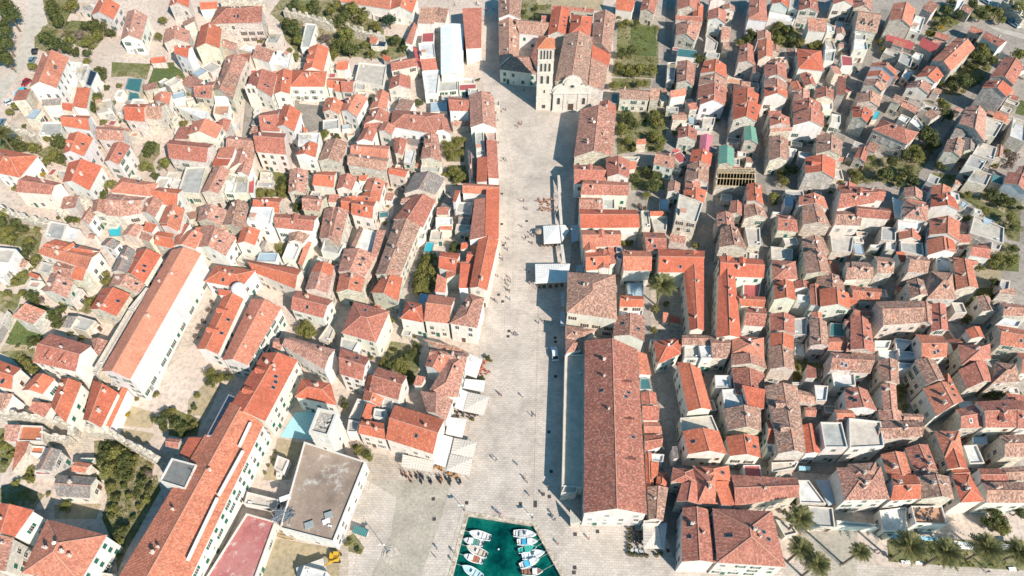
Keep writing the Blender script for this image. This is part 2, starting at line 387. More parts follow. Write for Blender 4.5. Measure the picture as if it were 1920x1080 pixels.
# ---------------------------------------------------------------- colours of the survey codes
ROOFC = {  # tile colour, age
 'n': [((0.57, 0.158, 0.082), 0.12), ((0.54, 0.145, 0.075), 0.18), ((0.58, 0.21, 0.13), 0.24), ((0.52, 0.128, 0.068), 0.10), ((0.56, 0.185, 0.105), 0.30)],
 'r': [((0.46, 0.155, 0.105), 0.28), ((0.41, 0.14, 0.095), 0.40), ((0.47, 0.175, 0.12), 0.36)],
 'p': [((0.52, 0.245, 0.175), 0.60), ((0.46, 0.215, 0.155), 0.70), ((0.53, 0.27, 0.20), 0.55)],
 'b': [((0.44, 0.245, 0.175), 0.72), ((0.39, 0.215, 0.155), 0.85), ((0.48, 0.27, 0.19), 0.68), ((0.43, 0.26, 0.19), 0.8)],
 'P': [((0.60, 0.235, 0.145), 0.08)], 'M': [((0.40, 0.13, 0.12), 0.5)],
 'y': [((0.24, 0.225, 0.205), 0.4)], 'w': [((0.74, 0.76, 0.76), 0.0)], 'k': [((0.17, 0.34, 0.25), 0.0)], 'm': [((0.54, 0.17, 0.22), 0.0)], 'R': [((0.45, 0.09, 0.085), 0.0)], 'B': [((0.33, 0.42, 0.48), 0.0)]}
DECKC = {'w': (0.70, 0.69, 0.66), 'y': (0.42, 0.41, 0.38), 'c': (0.56, 0.50, 0.42), 'R': (0.42, 0.10, 0.095), 'B': (0.36, 0.45, 0.5), 'G': (0.05, 0.17, 0.17), 'S': (0.03, 0.05, 0.08),
         'o': (0.55, 0.30, 0.19), 'p': (0.56, 0.36, 0.29), 'm': (0.40, 0.13, 0.12), 'k': (0.10, 0.28, 0.15), 'n': (0.52, 0.18, 0.09), 'Z': (0.20, 0.20, 0.19), 'Q': (0.62, 0.54, 0.45), 'C': (0.03, 0.40, 0.46), 'r': (0.46, 0.16, 0.14), 'V': (0.36, 0.29, 0.235)}
WALLC = {'w': [((0.76, 0.71, 0.63), 0.05), ((0.72, 0.66, 0.58), 0.12), ((0.78, 0.75, 0.70), 0.03)], 's': [((0.60, 0.53, 0.44), 0.8), ((0.55, 0.485, 0.40), 0.9), ((0.64, 0.565, 0.475), 0.65)],
         'c': [((0.64, 0.56, 0.45), 0.4)], 'o': [((0.60, 0.42, 0.22), 0.1)], '-': [((0.6, 0.55, 0.5), 0.2)]}
ROOFW = {'n': 'bright orange', 'r': 'dull red', 'p': 'faded pink', 'b': 'weathered brown', 'P': 'smooth salmon pink', 'y': 'grey', 'w': 'white metal', 'k': 'green sheeted', 'm': 'magenta', 'R': 'dark red', 'B': 'blue grey', 'M': 'patchy red'}
DECKW = {'w': 'white', 'y': 'grey', 'c': 'cream', 'R': 'dark red', 'B': 'pale blue', 'G': 'teal', 'S': 'dark glass', 'o': 'terracotta', 'p': 'pink', 'm': 'red', 'k': 'green', 'n': 'orange', 'Z': 'dark grey', 'Q': 'cream', 'C': 'turquoise', 'r': 'patchy red', 'V': 'stained brown'}
rnd = random.Random(5)
def c4(c, a=1.0, j=0.0, r=rnd):
    k = 1 + r.uniform(-j, j); return (c[0] * k, c[1] * k * (1 + r.uniform(-j, j) * .3), c[2] * k, a)

# ---------------------------------------------------------------- windows, doors, chimneys, skylights (shared meshes)
def window_mesh(kind, w, h):
    mb = MB(); t = 0.10
    for x0, x1, z0, z1 in ((-w/2-t, -w/2, -t, h+t), (w/2, w/2+t, -t, h+t), (-w/2, w/2, h, h+t)): mb.box(x0, -0.03, z0, x1, 0.06, z1, 0)
    mb.box(-w/2-t-.05, -0.03, -t-.02, w/2+t+.05, 0.12, 0.0, 0)
    if kind == 'closed':
        mb.box(-w/2, -0.03, 0.001, -0.01, 0.05, h-.001, 2); mb.box(0.01, -0.03, 0.001, w/2, 0.05, h-.001, 2)
        for k in range(6): mb.box(-w/2+.08, 0.05, h*(k+.3)/6, w/2-.08, 0.07, h*(k+.6)/6, 2)
    else:
        mb.box(-w/2, -0.03, 0.001, w/2, 0.012, h-.001, 1)
        mb.box(-0.03, 0.012, 0.001, 0.03, 0.035, h-.001, 3); mb.box(-w/2, 0.012, h*.62, w/2, 0.034, h*.62+.05, 3)
    if kind == 'open':
        for s in (-1, 1):
            a, b_ = sorted((s*(w/2+t+.02), s*(w/2+t+.02+w/2)))
            mb.box(a, 0.0, 0.0, b_, 0.055, h, 2)
            for k in range(6): mb.box(a+.06, 0.055, h*(k+.3)/6, b_-.06, 0.075, h*(k+.6)/6, 2)
    return mb
WIN = {}
for sh in ('green', 'brown', 'grey', 'frame'):
    for kd in ('open', 'closed', 'bare'):
        WIN[(kd, sh)] = window_mesh(kd, 1.05, 1.5).mesh("window", [M['stonetrim'], M['glass'], M[sh], M['frame']])
WIN_SMALL = window_mesh('bare', 0.55, 0.7).mesh("small_window", [M['stonetrim'], M['glass'], M['frame'], M['frame']])
def door_mesh(sh):
    mb = MB(); mb.box(-.75, -.03, 0, -.55, .09, 2.3); mb.box(.55, -.03, 0, .75, .09, 2.3); mb.box(-.75, -.03, 2.3, .75, .10, 2.5)
    mb.box(-.55, -.03, 0, .55, .03, 2.3, 1)
    for s in (-1, 1):
        for z in (.2, 1.2): mb.box(s*.28-.2, .03, z, s*.28+.2, .05, z+.85, 1)
    mb.box(.06, .03, 1.05, .12, .09, 1.12, 2); return mb.mesh("door", [M['stonetrim'], M[sh], M['metal']])
DOORS = [door_mesh('green'), door_mesh('brown'), door_mesh('grey')]
def chim(kind):
    mb = MB(); w, d, h = [(.26, .22, .9), (.38, .24, 1.0), (.2, .2, .7)][kind]
    mb.box(-w, -d, -1.4, w, d, h, 0)
    mb.box(-w-.08, -d-.08, h, w+.08, d+.08, h+.12, 1)
    if kind == 1:
        for x in (-.25, .25): mb.cone(x, 0, h+.12, .13, h+.5, .1, 8, 2)
    elif kind == 0:
        for x in (-w+.06, w-.06):
            for y in (-d+.06, d-.06): mb.box(x-.05, y-.05, h+.12, x+.05, y+.05, h+.35, 0)
        mb.face([(-w-.1, -d-.1, h+.35), (w+.1, -d-.1, h+.35), (0, 0, h+.6)], 2); mb.face([(w+.1, -d-.1, h+.35), (w+.1, d+.1, h+.35), (0, 0, h+.6)], 2)
        mb.face([(w+.1, d+.1, h+.35), (-w-.1, d+.1, h+.35), (0, 0, h+.6)], 2); mb.face([(-w-.1, d+.1, h+.35), (-w-.1, -d-.1, h+.35), (0, 0, h+.6)], 2)
        mb.face([(-w-.1, -d-.1, h+.35), (-w-.1, d+.1, h+.35), (w+.1, d+.1, h+.35), (w+.1, -d-.1, h+.35)], 2)
    else: mb.cone(0, 0, h+.12, .12, h+.55, .12, 8, 2)
    return mb.mesh("chimney", [M['stonetrim'], M['stonetrim'], M['ridge']])
CHIM = [chim(0), chim(1), chim(2)]
mb = MB(); mb.box(-.42, -.55, -.05, .42, .55, .10, 0); mb.box(-.34, -.47, .10, .34, .47, .125, 1); SKYL = mb.mesh("skylight", [M['metal'], M['glass']])
def dish():
    mb = MB(); mb.beam((0, 0, -.3), (0, 0, .9), .05, 0); n = 12
    ax = Vector((.35, -.8, .5)).normalized(); u = ax.cross(Vector((0, 0, 1))).normalized(); w = ax.cross(u)
    c0 = Vector((0, 0, .9)) + ax * .05
    rim = [c0 + ax * .14 + (u * math.cos(a) + w * math.sin(a)) * .42 for a in [2*math.pi*i/n for i in range(n)]]
    for i in range(n): mb.face([c0, rim[i], rim[(i+1) % n]], 1)
    mb.beam(c0, c0 + ax * .45, .03, 0); mb.box(-.05, -.05, -.3, .05, .05, -.2, 0)
    return mb.mesh("satellite_dish", [M['metal'], M['white']])
DISH = dish()
mb = MB(); mb.beam((0, 0, -.4), (0, 0, 2.6), .045)
for k, z in enumerate((2.5, 2.2)):
    mb.beam((-.7, 0, z), (.7, 0, z), .03)
    for i in range(7): mb.beam((-.6 + i*.2, -.28 + .02*i, z), (-.6 + i*.2, .28 - .02*i, z), .02)
AERIAL = mb.mesh("aerial", [M['metal']])

mb = MB()
mb.face([(-.75, 0, -.3), (.75, 0, -.3), (.75, 0, .95), (0, 0, 1.35), (-.75, 0, .95)], 0)
for s_ in (-1, 1):
    f = [(s_*.75, 0, -.3), (s_*.75, 2.6, -.3), (s_*.75, 2.6, .95), (s_*.75, 0, .95)]; mb.face(f if s_ > 0 else f[::-1], 0)
    f = [(s_*.95, -.2, .86), (s_*.95, 3.2, .86), (0, 3.2, 1.42), (0, -.2, 1.42)]; mb.face(f if s_ > 0 else f[::-1], 1, [(0, 1.1), (3.4, 1.1), (3.4, 0), (0, 0)])
mb.box(-.42, -.03, .05, .42, .0, .85, 2); DORM = mb.mesh("dormer", [M['stonetrim'], M['roof'], M['glass']])
mb = MB()
for x in (-1.4, 1.4):
    for y in (-1.1, 1.1): mb.box(x-.05, y-.05, 0, x+.05, y+.05, 2.1)
for k in range(7): mb.beam((-1.6, -1.1+.367*k, 2.14), (1.6, -1.1+.367*k, 2.14), .07)
for x in (-1.4, 1.4): mb.beam((x, -1.25, 2.06), (x, 1.25, 2.06), .08)
PERG = mb.mesh("pergola", [M['wood']])
mb = MB(); mb.box(-.42, -.18, 0, .42, .18, .62); mb.cone(.12, -.2, .3, .22, .31, .22, 10, 1); ACU = mb.mesh("air_conditioner", [M['white'], M['iron']])
mb = MB(); mb.box(-.9, -.8, -.1, .9, .8, 1.9); mb.box(-1, -.9, 1.9, 1, .9, 2.02, 1); HATCH = mb.mesh("stair_hatch", [M['stonetrim'], M['ridge']])

# ---------------------------------------------------------------- houses
FOOT = []                                           # footprints, to keep windows off shared walls
def inside(poly, x, y):
    c = False; n = len(poly)
    for i in range(n):
        a, b = poly[i], poly[i-1]
        if (a[1] > y) != (b[1] > y) and x < (b[0]-a[0]) * (y-a[1]) / (b[1]-a[1]) + a[0]: c = not c
    return c
def inset(q, d):
    n = len(q); out = []
    cx = sum(p[0] for p in q)/n; cy = sum(p[1] for p in q)/n
    A = sum(q[i-1][0]*q[i][1]-q[i][0]*q[i-1][1] for i in range(n)); s = 1 if A > 0 else -1
    L = []
    for i in range(n):
        a, b = Vector(q[i][:2]), Vector(q[(i+1) % n][:2]); e = (b-a).normalized(); nn = Vector((-e.y, e.x))*s
        L.append((a+nn*d, e))
    for i in range(n):
        p, e = L[i-1]; r_, f = L[i]; cr = e.x*f.y-e.y*f.x
        if abs(cr) < .05: out.append((r_.x, r_.y)); continue
        t = ((r_.x-p.x)*f.y-(r_.y-p.y)*f.x)/cr; w = p+e*t; out.append((w.x, w.y))
    return out
def slope_uv(pts):
    a, b = Vector(pts[0]), Vector(pts[1]); e = (b-a).normalized(); n = (b-a).cross(Vector(pts[2])-a).normalized(); w = n.cross(e)
    return [((Vector(p)-a).dot(e), -(Vector(p)-a).dot(w)) for p in pts]
def roof_mesh(faces, ridges, eave, base, mats, th=0.16):
    """faces: outward slopes (eave edge first); a second skin and the edge boards give the roof its thickness"""
    mb = MB(); edges = {}
    K = lambda p: (round(p[0], 3), round(p[1], 3), round(p[2], 3))
    for f in faces:
        uv = slope_uv(f)
        for k in range(1, len(f)-1):
            tr = (0, k, k+1); mb.face([f[i] for i in tr], 0, [uv[i] for i in tr]); mb.face([(f[i][0], f[i][1], f[i][2]-th) for i in reversed(tr)], 1)
        for i in range(len(f)):
            k = (K(f[i]), K(f[(i+1) % len(f)]))
            edges[k] = (f[i], f[(i+1) % len(f)])
    for (a, b), (p, q) in edges.items():
        if (b, a) not in edges: mb.face([(p[0], p[1], p[2]-th), (q[0], q[1], q[2]-th), q, p], 1)
    for p, q in ridges:
        p, q = Vector(p), Vector(q)
        mb.beam(p+Vector((0, 0, .02)), q+Vector((0, 0, .02)), .2, 2, .12)
    me = mb.mesh("roof", mats)
    return me
HOUSES = []
def parse(text):
    ox = oy = 0; items = []
    for ln in text.strip().split('\n'):
        t = ln.split()
        if not t: continue
        if t[0] == 'T': ox, oy = int(t[1]), int(t[2]); continue
        items.append((ox, oy, t))
    return items
PX = lambda ox, oy, a, b: (ox + float(a)/6.0, oy + float(b)/6.0)
def pxquad(ox, oy, t): return [PX(ox, oy, t[i], t[i+1]) for i in range(0, 8, 2)]

def quad_at(pq, h):
    c = (sum(p[0] for p in pq)/4, sum(p[1] for p in pq)/4)
    g = on_ground(c[0], c[1], h); z = g.z
    q = [at_z(p[0], p[1], z) for p in pq]
    return q, z
def size_word(q):
    l0 = ((q[0]-q[1]).length+(q[2]-q[3]).length)/2; l1 = ((q[1]-q[2]).length+(q[3]-q[0]).length)/2
    a = l0*l1; asp = max(l0, l1)/max(.1, min(l0, l1))
    return a, asp, ('long ' if asp > 2.4 and a > 60 else 'large ' if a > 190 else 'small ' if a < 48 else '')
WALLW = {'w': 'white', 's': 'stone', 'c': 'cream', 'o': 'ochre', '-': 'open'}

def put_windows(root, base, wq, z0, z1, hcount, style, limit, rr):
    """wq: wall corners counter-clockwise (world xy); windows on every outward face that has air before it"""
    n = len(wq); made = 0; best = None
    A = sum(wq[i-1][0]*wq[i][1]-wq[i][0]*wq[i-1][1] for i in range(n))
    if A < 0: wq = wq[::-1]
    for i in range(n):
        a, b = Vector(wq[i]), Vector(wq[(i+1) % n]); L = (b-a).length
        if L < 2.0: continue
        e = (b-a)/L; nn = Vector((e.y, -e.x)); mid = (a+b)/2
        tocam = Vector((-mid.x, -mid.y)).normalized(); face = nn.dot(tocam)
        if face < -0.35: continue
        gz = G(mid.x, mid.y); ns = max(1, int((z1-gz)/2.75)); nc = max(1, int(L/3.0))
        rz = math.atan2(nn.y, nn.x) - math.pi/2
        for s in range(ns):
            for c in range(nc):
                if made >= limit: break
                if rr.random() < (.14 if L < 12 else .08): continue
                p = a+e*(L*(c+.5)/nc + rr.uniform(-.2, .2))
                o_ = p+nn*.7
                zt = gz + s*2.75 + 1.0
                if zt+1.6 > z1: continue
                if any(f[1] > zt+.6 and f[2] is not root and abs(f[3]-o_.x) < 26 and abs(f[4]-o_.y) < 26 and inside(f[0], o_.x, o_.y) for f in FOOT): continue
                if s == 0 and (best is None or face > best[0]): best = (face, p.copy(), rz, gz)
                small = rr.random() < .18
                kd, sh = style if rr.random() < .7 else (rr.choice(['open', 'closed', 'bare']), style[1])
                link("window", WIN_SMALL if small else WIN[(kd, sh)], root, (p.x-base.x, p.y-base.y, zt-base.z), rz); made += 1
    if best:
        f, p, rz, gz = best; a = Vector((math.cos(rz), math.sin(rz)))*-1.4
        q = p + a
        link("door", rr.choice(DOORS), root, (q.x-base.x, q.y-base.y, gz-base.z-.02), rz)

def house(ox, oy, t):
    code, h, rc, wc = t[0], float(t[1]), t[2], t[3]
    pq = pxquad(ox, oy, t[4:12]); rr = random.Random(zlib.crc32(('%s,%s,%s' % (ox, oy, ' '.join(t))).encode()))
    j = rr.uniform(.0, .05)
    q, z = quad_at(pq, h); z += j
    if code[0] == 's': # low eave at z, high side raised
        d = code[1]; idx = {'d': (0, 1), 'u': (2, 3), 'r': (0, 3), 'l': (1, 2)}[d]
        w_ = {'d': (q[0]-q[3]).length, 'u': (q[0]-q[3]).length, 'r': (q[0]-q[1]).length, 'l': (q[0]-q[1]).length}[d]
        dz = min(2.6, .30*w_)
        for k in idx: q[k] = at_z(pq[k][0], pq[k][1], z+dz)
    cx = sum(p.x for p in q)/4; cy = sum(p.y for p in q)/4; pxc0 = pq[0][0]
    area, asp, sw = size_word(q)
    base = Vector((cx, cy, G(cx, cy)))
    gmin = min(G(p.x, p.y) for p in q)-.4
    kind = {'g': 'house', 'h': 'house', 'p': 'house', 's': 'lean_to', 'f': 'flat_roofed_annex'}[code[0]]
    if code[0] in 'ghp': kind = 'stone_house' if wc in 's' else 'plastered_house'
    root = bpy.data.objects.new(kind, None); COL.objects.link(root); root.location = base; root.empty_display_size = 1
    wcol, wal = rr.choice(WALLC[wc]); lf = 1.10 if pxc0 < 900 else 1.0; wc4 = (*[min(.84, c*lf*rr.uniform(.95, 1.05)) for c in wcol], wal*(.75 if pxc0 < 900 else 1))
    L = lambda p: (p[0]-base.x, p[1]-base.y, p[2]-base.z)
    top = z
    pxc = (sum(p[0] for p in pq)/4, sum(p[1] for p in pq)/4)
    if code[0] in 'gh' and len(code) > 1 or code[0] == 'p':
        v = code[0] == 'p' or code[1] == 'v'
        a0, a1, b0, b1 = (q[0], q[3], q[1], q[2]) if v else (q[3], q[2], q[0], q[1])
        hw = ((a0-b0).length+(a1-b1).length)/4; sl_ = rr.uniform(.42, .50) if rc != 'w' else .14
        if h >= 12: sl_ = .38
        hr = sl_*hw
        m0, m1 = (a0+b0)/2, (a1+b1)/2; up = Vector((0, 0, hr)); ln = (m1-m0).length
        e = (m1-m0).normalized()
        if code[0] == 'g': R0, R1 = m0+up, m1+up
        elif code[0] == 'h':
            s = min(hw*.95, ln*.42); R0, R1 = m0+e*s+up, m1-e*s+up
        else: R0 = R1 = (m0+m1)/2+up
        faces = []
        def add(*p):
            p = [Vector(L(x)) for x in p]
            pp = [p[0]]
            for x in p[1:]:
                if (x-pp[-1]).length > .02: pp.append(x)
            n_ = (pp[1]-pp[0]).cross(pp[2]-pp[0])
            faces.append([tuple(x) for x in (pp if n_.z > 0 else [pp[1], pp[0]]+pp[2:][::-1])])
        if R0 == R1: add(a1, a0, R0); add(b0, b1, R0)
        else: add(a1, a0, R0, R1); add(b0, b1, R1, R0)
        if code[0] != 'g': add(a0, b0, R0); add(b1, a1, R1)
        ridges = [(L(R0), L(R1))] if R0 != R1 else []
        if code[0] != 'g': ridges += [(L(a0), L(R0)), (L(b0), L(R0)), (L(a1), L(R1)), (L(b1), L(R1))]
        col, age = rr.choice(ROOFC[rc]); k = rr.uniform(.9, 1.1)
        me = roof_mesh(faces, ridges if rc not in 'wkm' else [], z, base, [M['sheet'] if rc in 'wkm' else M['roof'], M['stonetrim'], M['ridge']])
        ro = link("roof", me, root, color=(col[0]*k, col[1]*k, col[2]*k, min(1, age*rr.uniform(.85, 1.15))))
        # walls
        wq = inset([(p.x, p.y) for p in (a0, a1, b1, b0)], .24)
        mbw = MB(); zt = z-.05
        A0, A1, B1, B0 = [Vector((*p, 0)) for p in wq]
        bt = gmin-base.z; tp = zt-base.z
        def W(p, zz): return (p.x-base.x, p.y-base.y, zz)
        if code[0] == 'g':
            pk = tp+hr-.12
            for p, r_ in ((A0, B0), (A1, B1)):
                mid = (p+r_)/2; f = [W(p, bt), W(r_, bt), W(r_, tp+.1), W(mid, pk), W(p, tp+.1)]
                nn = (Vector(f[1])-Vector(f[0])).cross(Vector(f[2])-Vector(f[0])); o_ = Vector((mid.x-cx, mid.y-cy, 0))
                mbw.face(f if nn.dot(o_) > 0 else f[::-1])
            for p, r_ in ((A0, A1), (B0, B1)):
                f = [W(p, bt), W(r_, bt), W(r_, tp+.1), W(p, tp+.1)]; mid = (p+r_)/2
                nn = (Vector(f[1])-Vector(f[0])).cross(Vector(f[2])-Vector(f[0])); o_ = Vector((mid.x-cx, mid.y-cy, 0))
                mbw.face(f if nn.dot(o_) > 0 else f[::-1])
        else: mbw.prism([(p.x-base.x, p.y-base.y) for p in (A0, A1, B1, B0)], bt, tp+.06)
        link("wall", mbw.mesh("wall", [M['wall']]), root, color=wc4)
        # chimneys and roof lights sit on the slopes
        def on_slope(side, tt, dd):
            ev0, ev1 = (a0, a1) if side == 0 else (b0, b1)
            e_ = ev0.lerp(ev1, tt); r_ = (m0+up).lerp(m1+up, tt) ; return e_.lerp(r_, dd)
        nchim = 0
        if area > 28 and rc not in 'wkm':
            nchim = (rr.random() < .8) + (rr.random() < .4) + (area > 160)*2
            for _ in range(nchim):
                lo = .12 if code[0] == 'g' else .38
                p = on_slope(rr.randint(0, 1), rr.uniform(lo, 1-lo), rr.uniform(.55, .9))
                link("chimney", rr.choice(CHIM), root, L(p), math.atan2(e.y, e.x)+(math.pi/2 if rr.random() < .5 else 0))
        if area > 30 and rc in 'nrpP' and rr.random() < .55:
            for _ in range(rr.randint(1, 2) + (area > 150)*2):
                side = rr.randint(0, 1); p = on_slope(side, rr.uniform(.3, .7) if code[0] == 'g' else rr.uniform(.42, .58), rr.uniform(.35, .6))
                nrm = (a1-a0).cross(R0-a0) if side == 0 else (b1-b0).cross(R0-b0); nrm.normalize()
                if nrm.z < 0: nrm = -nrm
                xx = e.normalized(); yy = nrm.cross(xx); mt = Matrix((xx, yy, nrm)).transposed()
                o = link("skylight", SKYL, root, L(p)); o.rotation_euler = mt.to_euler()
        if area > 70 and rc in 'nrpb' and h >= 6.5 and rr.random() < .38 and code[0] == 'g':
            side = rr.randint(0, 1); nd_ = 1 + (area > 110) + (area > 200); ev = (a0, a1) if side == 0 else (b0, b1)
            dn = ((ev[0]+ev[1])/2-(m0+m1)/2); az = math.atan2(dn.y, dn.x)+math.pi/2
            for k_ in range(nd_):
                p = on_slope(side, (k_+.5)/nd_*.7+.15, .34); o = link("dormer", DORM, root, L(p), az, (col[0]*k, col[1]*k, col[2]*k, age))
        if area > 40 and rr.random() < .35 and rc != 'w':
            p = on_slope(rr.randint(0, 1), rr.uniform(.4, .6), rr.uniform(.75, .95)); link(*(("satellite_dish", DISH) if rr.random() < .5 else ("aerial", AERIAL)), root, L(p), rr.uniform(-.5, .5))
        shape = {'g': 'gable', 'h': 'hip', 'p': 'pyramid'}[code[0]]
        walls = {'w': 'white walled', 's': 'stone', 'c': 'cream walled', 'o': 'ochre walled'}[wc]
        way = '' if code[0] == 'p' else ('lengthwise ' if v else 'crosswise ')
        look = f"{sw}{walls} house, {ROOFW[rc]} {way}{shape} roof"; cat = 'house'
        poly = [(p.x, p.y) for p in (A0, A1, B1, B0)]
        info = (root, base, poly, gmin, z, 'house', wc, area)
    elif code[0] == 's':
        f = [L(q[3]), L(q[2]), L(q[1]), L(q[0])]
        n_ = (Vector(f[1])-Vector(f[0])).cross(Vector(f[2])-Vector(f[0]))
        if n_.z < 0: f = f[::-1]
        lo = {'d': 0, 'r': 1, 'u': 2, 'l': 3}[code[1]]; f = f[lo:]+f[:lo]
        col, age = rr.choice(ROOFC.get(rc, ROOFC['r'])) if rc in ROOFC else ((DECKC[rc]), 0)
        tile = rc in 'nrpbyP'
        me = roof_mesh([f], [], z, base, [M['roof'] if tile else M['sheet'], M['stonetrim'], M['ridge']], .14)
        link("roof", me, root, color=(*col, age))
        wq = inset([(p.x, p.y) for p in q], .18); mbw = MB(); hz = {i: q[i].z for i in range(4)}
        P = [Vector((*wq[i], hz[i]-.06)) for i in range(4)]; C_ = Vector((cx, cy, 0))
        for i in range(4):
            a, b = P[i], P[(i+1) % 4]; fc = [(a.x-base.x, a.y-base.y, gmin-base.z), (b.x-base.x, b.y-base.y, gmin-base.z), (b.x-base.x, b.y-base.y, b.z-base.z), (a.x-base.x, a.y-base.y, a.z-base.z)]
            nn = (Vector(fc[1])-Vector(fc[0])).cross(Vector(fc[2])-Vector(fc[0])); mid = (a+b)/2-C_
            mbw.face(fc if nn.x*mid.x+nn.y*mid.y > 0 else fc[::-1])
        link("wall", mbw.mesh("wall", [M['wall']]), root, color=wc4)
        look = f"{sw}{WALLW[wc]} lean-to with {ROOFW.get(rc, DECKW.get(rc, ''))} single slope roof"; cat = 'outbuilding'
        info = (root, base, [(p.x, p.y) for p in P], gmin, z, 'lean', wc, area)
    else:
        par = 0.55 if rc not in 'GSCRBk' else 0.12
        wq = inset([(p.x, p.y) for p in q], .02); iq = inset(wq, .28)
        if sum(wq[i-1][0]*wq[i][1]-wq[i][0]*wq[i-1][1] for i in range(4)) < 0: wq = wq[::-1]; iq = iq[::-1]
        mbw = MB(); bt = gmin-base.z; tp = z-base.z; dk = tp-par
        for i in range(4):
            a, b = wq[i], wq[(i+1) % 4]; c, d = iq[i], iq[(i+1) % 4]
            X = lambda p, zz: (p[0]-base.x, p[1]-base.y, zz)
            mbw.face([X(a, bt), X(b, bt), X(b, tp), X(a, tp)]); mbw.face([X(a, tp), X(b, tp), X(d, tp), X(c, tp)], 1)
            mbw.face([X(c, tp), X(d, tp), X(d, dk-.1), X(c, dk-.1)])
        if rc in 'ZQV': wc4 = (.76, .73, .68, .05)
        link("wall", mbw.mesh("wall", [M['wall'], M['stonetrim'] if rc not in 'GCSB' else M['metal']]), root, color=wc4)
        mbd = MB(); pts = [(p[0]-base.x, p[1]-base.y, dk) for p in iq]; e0 = Vector(pts[1])-Vector(pts[0]); mbd.face(pts, 0, slope_uv(pts))
        if rc == 'S':
            bp = [Vector(p)+Vector((0, 0, .12)) for p in pts]
            nx = max(2, int((bp[1]-bp[0]).length/1.1)); ny = max(1, int((bp[3]-bp[0]).length/1.7))
            for i in range(nx):
                for k in range(ny):
                    g = lambda u, v: tuple(bp[0].lerp(bp[1], u).lerp(bp[3].lerp(bp[2], u), v))
                    mbd.face([g((i+.05)/nx, (k+.05)/ny), g((i+.95)/nx, (k+.05)/ny), g((i+.95)/nx, (k+.95)/ny), g((i+.05)/nx, (k+.95)/ny)], 1)
        dm = M['sheet'] if rc in 'RBGkC' else M['stain'+rc] if rc in 'Vr' and area > 120 else M['deck']
        link("roof_deck", mbd.mesh("roof_deck", [dm, M['solar']]), root, color=c4(DECKC[rc], 1, .06, rr))
        if par > .3 and area > 14:
            cz = z-par-base.z; ang = math.atan2(iq[1][1]-iq[0][1], iq[1][0]-iq[0][0])
            C4 = [Vector(p) for p in iq]; at = lambda u, v: C4[0].lerp(C4[1], u).lerp(C4[3].lerp(C4[2], u), v)
            for nm_, me_, pr_, lo_ in (("air_conditioner", ACU, .45, .15), ("pergola", PERG, .22 if area > 24 and area < 300 else 0, .4), ("stair_hatch", HATCH, .3 if area > 40 and area < 300 else 0, .25)):
                if rr.random() < pr_:
                    p = at(rr.choice([lo_, 1-lo_]), rr.choice([lo_, 1-lo_])); link(nm_, me_, root, (p.x-base.x, p.y-base.y, cz), ang)
        word = 'metal roofed' if rc in 'RB' else 'solar panelled' if rc == 'S' else 'tarpaulin covered' if rc in 'GCk' else 'flat roofed'
        colw = DECKW[rc] if rc != 'S' else ''
        look = f"{sw}{(colw+' ') if colw else ''}{word} {'annex' if area < 90 else 'building'} with {WALLW[wc]} walls"; cat = 'annex' if area < 90 else 'building'
        FLAT.append((root, base, iq, z-par, rc, area))
        info = (root, base, wq, gmin, z, 'flat', wc, area)
    FOOT.append((info[2], z, root, cx, cy))
    HOUSES.append(info)
    THINGS.append([root, ' '.join(look.split()), cat, pxc])
    root['category'] = cat
    return root
FLAT = []
def awning(ox, oy, t):
    h, rc = float(t[1]), t[2]; pq = pxquad(ox, oy, t[4:12]); q, z = quad_at(pq, h)
    cx = sum(p.x for p in q)/4; cy = sum(p.y for p in q)/4; base = Vector((cx, cy, G(cx, cy)))
    root = bpy.data.objects.new("canopy", None); COL.objects.link(root); root.location = base
    L = [Vector((p.x-cx, p.y-cy, z-base.z)) for p in q]
    if (L[1]-L[0]).cross(L[2]-L[0]).z < 0: L = L[::-1]
    area, asp, sw = size_word(q)
    mb = MB(); up = Vector((0, 0, .5 if asp < 2 and area > 20 else .05)); c = sum(L, Vector())/4+up
    for i in range(4):
        f = [tuple(L[i]), tuple(L[(i+1) % 4]), tuple(c)]; mb.face(f, 0, slope_uv(f)); mb.face([(p[0], p[1], p[2]-.05) for p in f[::-1]], 0)
        a, b = L[i], L[(i+1) % 4]; dn = Vector((0, 0, -.28)); mb.face([tuple(a+dn), tuple(b+dn), tuple(b), tuple(a)], 0)
    mb_ = link("canopy_cloth", mb.mesh("canopy_cloth", [M['cloth']]), root, color=(*{'w': (.66, .645, .61), 'c': (.58, .52, .45), 'y': (.42, .45, .47), 'B': (.3, .52, .6)}[rc], 1))
    for p in L:
        pb = MB(); r_ = p*.94; pb.beam((r_.x, r_.y, -.05), (r_.x, r_.y, p.z-.04), .08); link("post", pb.mesh("post", [M['metal']]), root)
    look = f"{sw}{ {'w':'white','c':'cream','y':'grey','B':'pale blue'}[rc]} fabric canopy on thin posts"
    THINGS.append([root, look, 'canopy', (sum(p[0] for p in pq)/4, sum(p[1] for p in pq)/4)]); root['category'] = 'canopy'

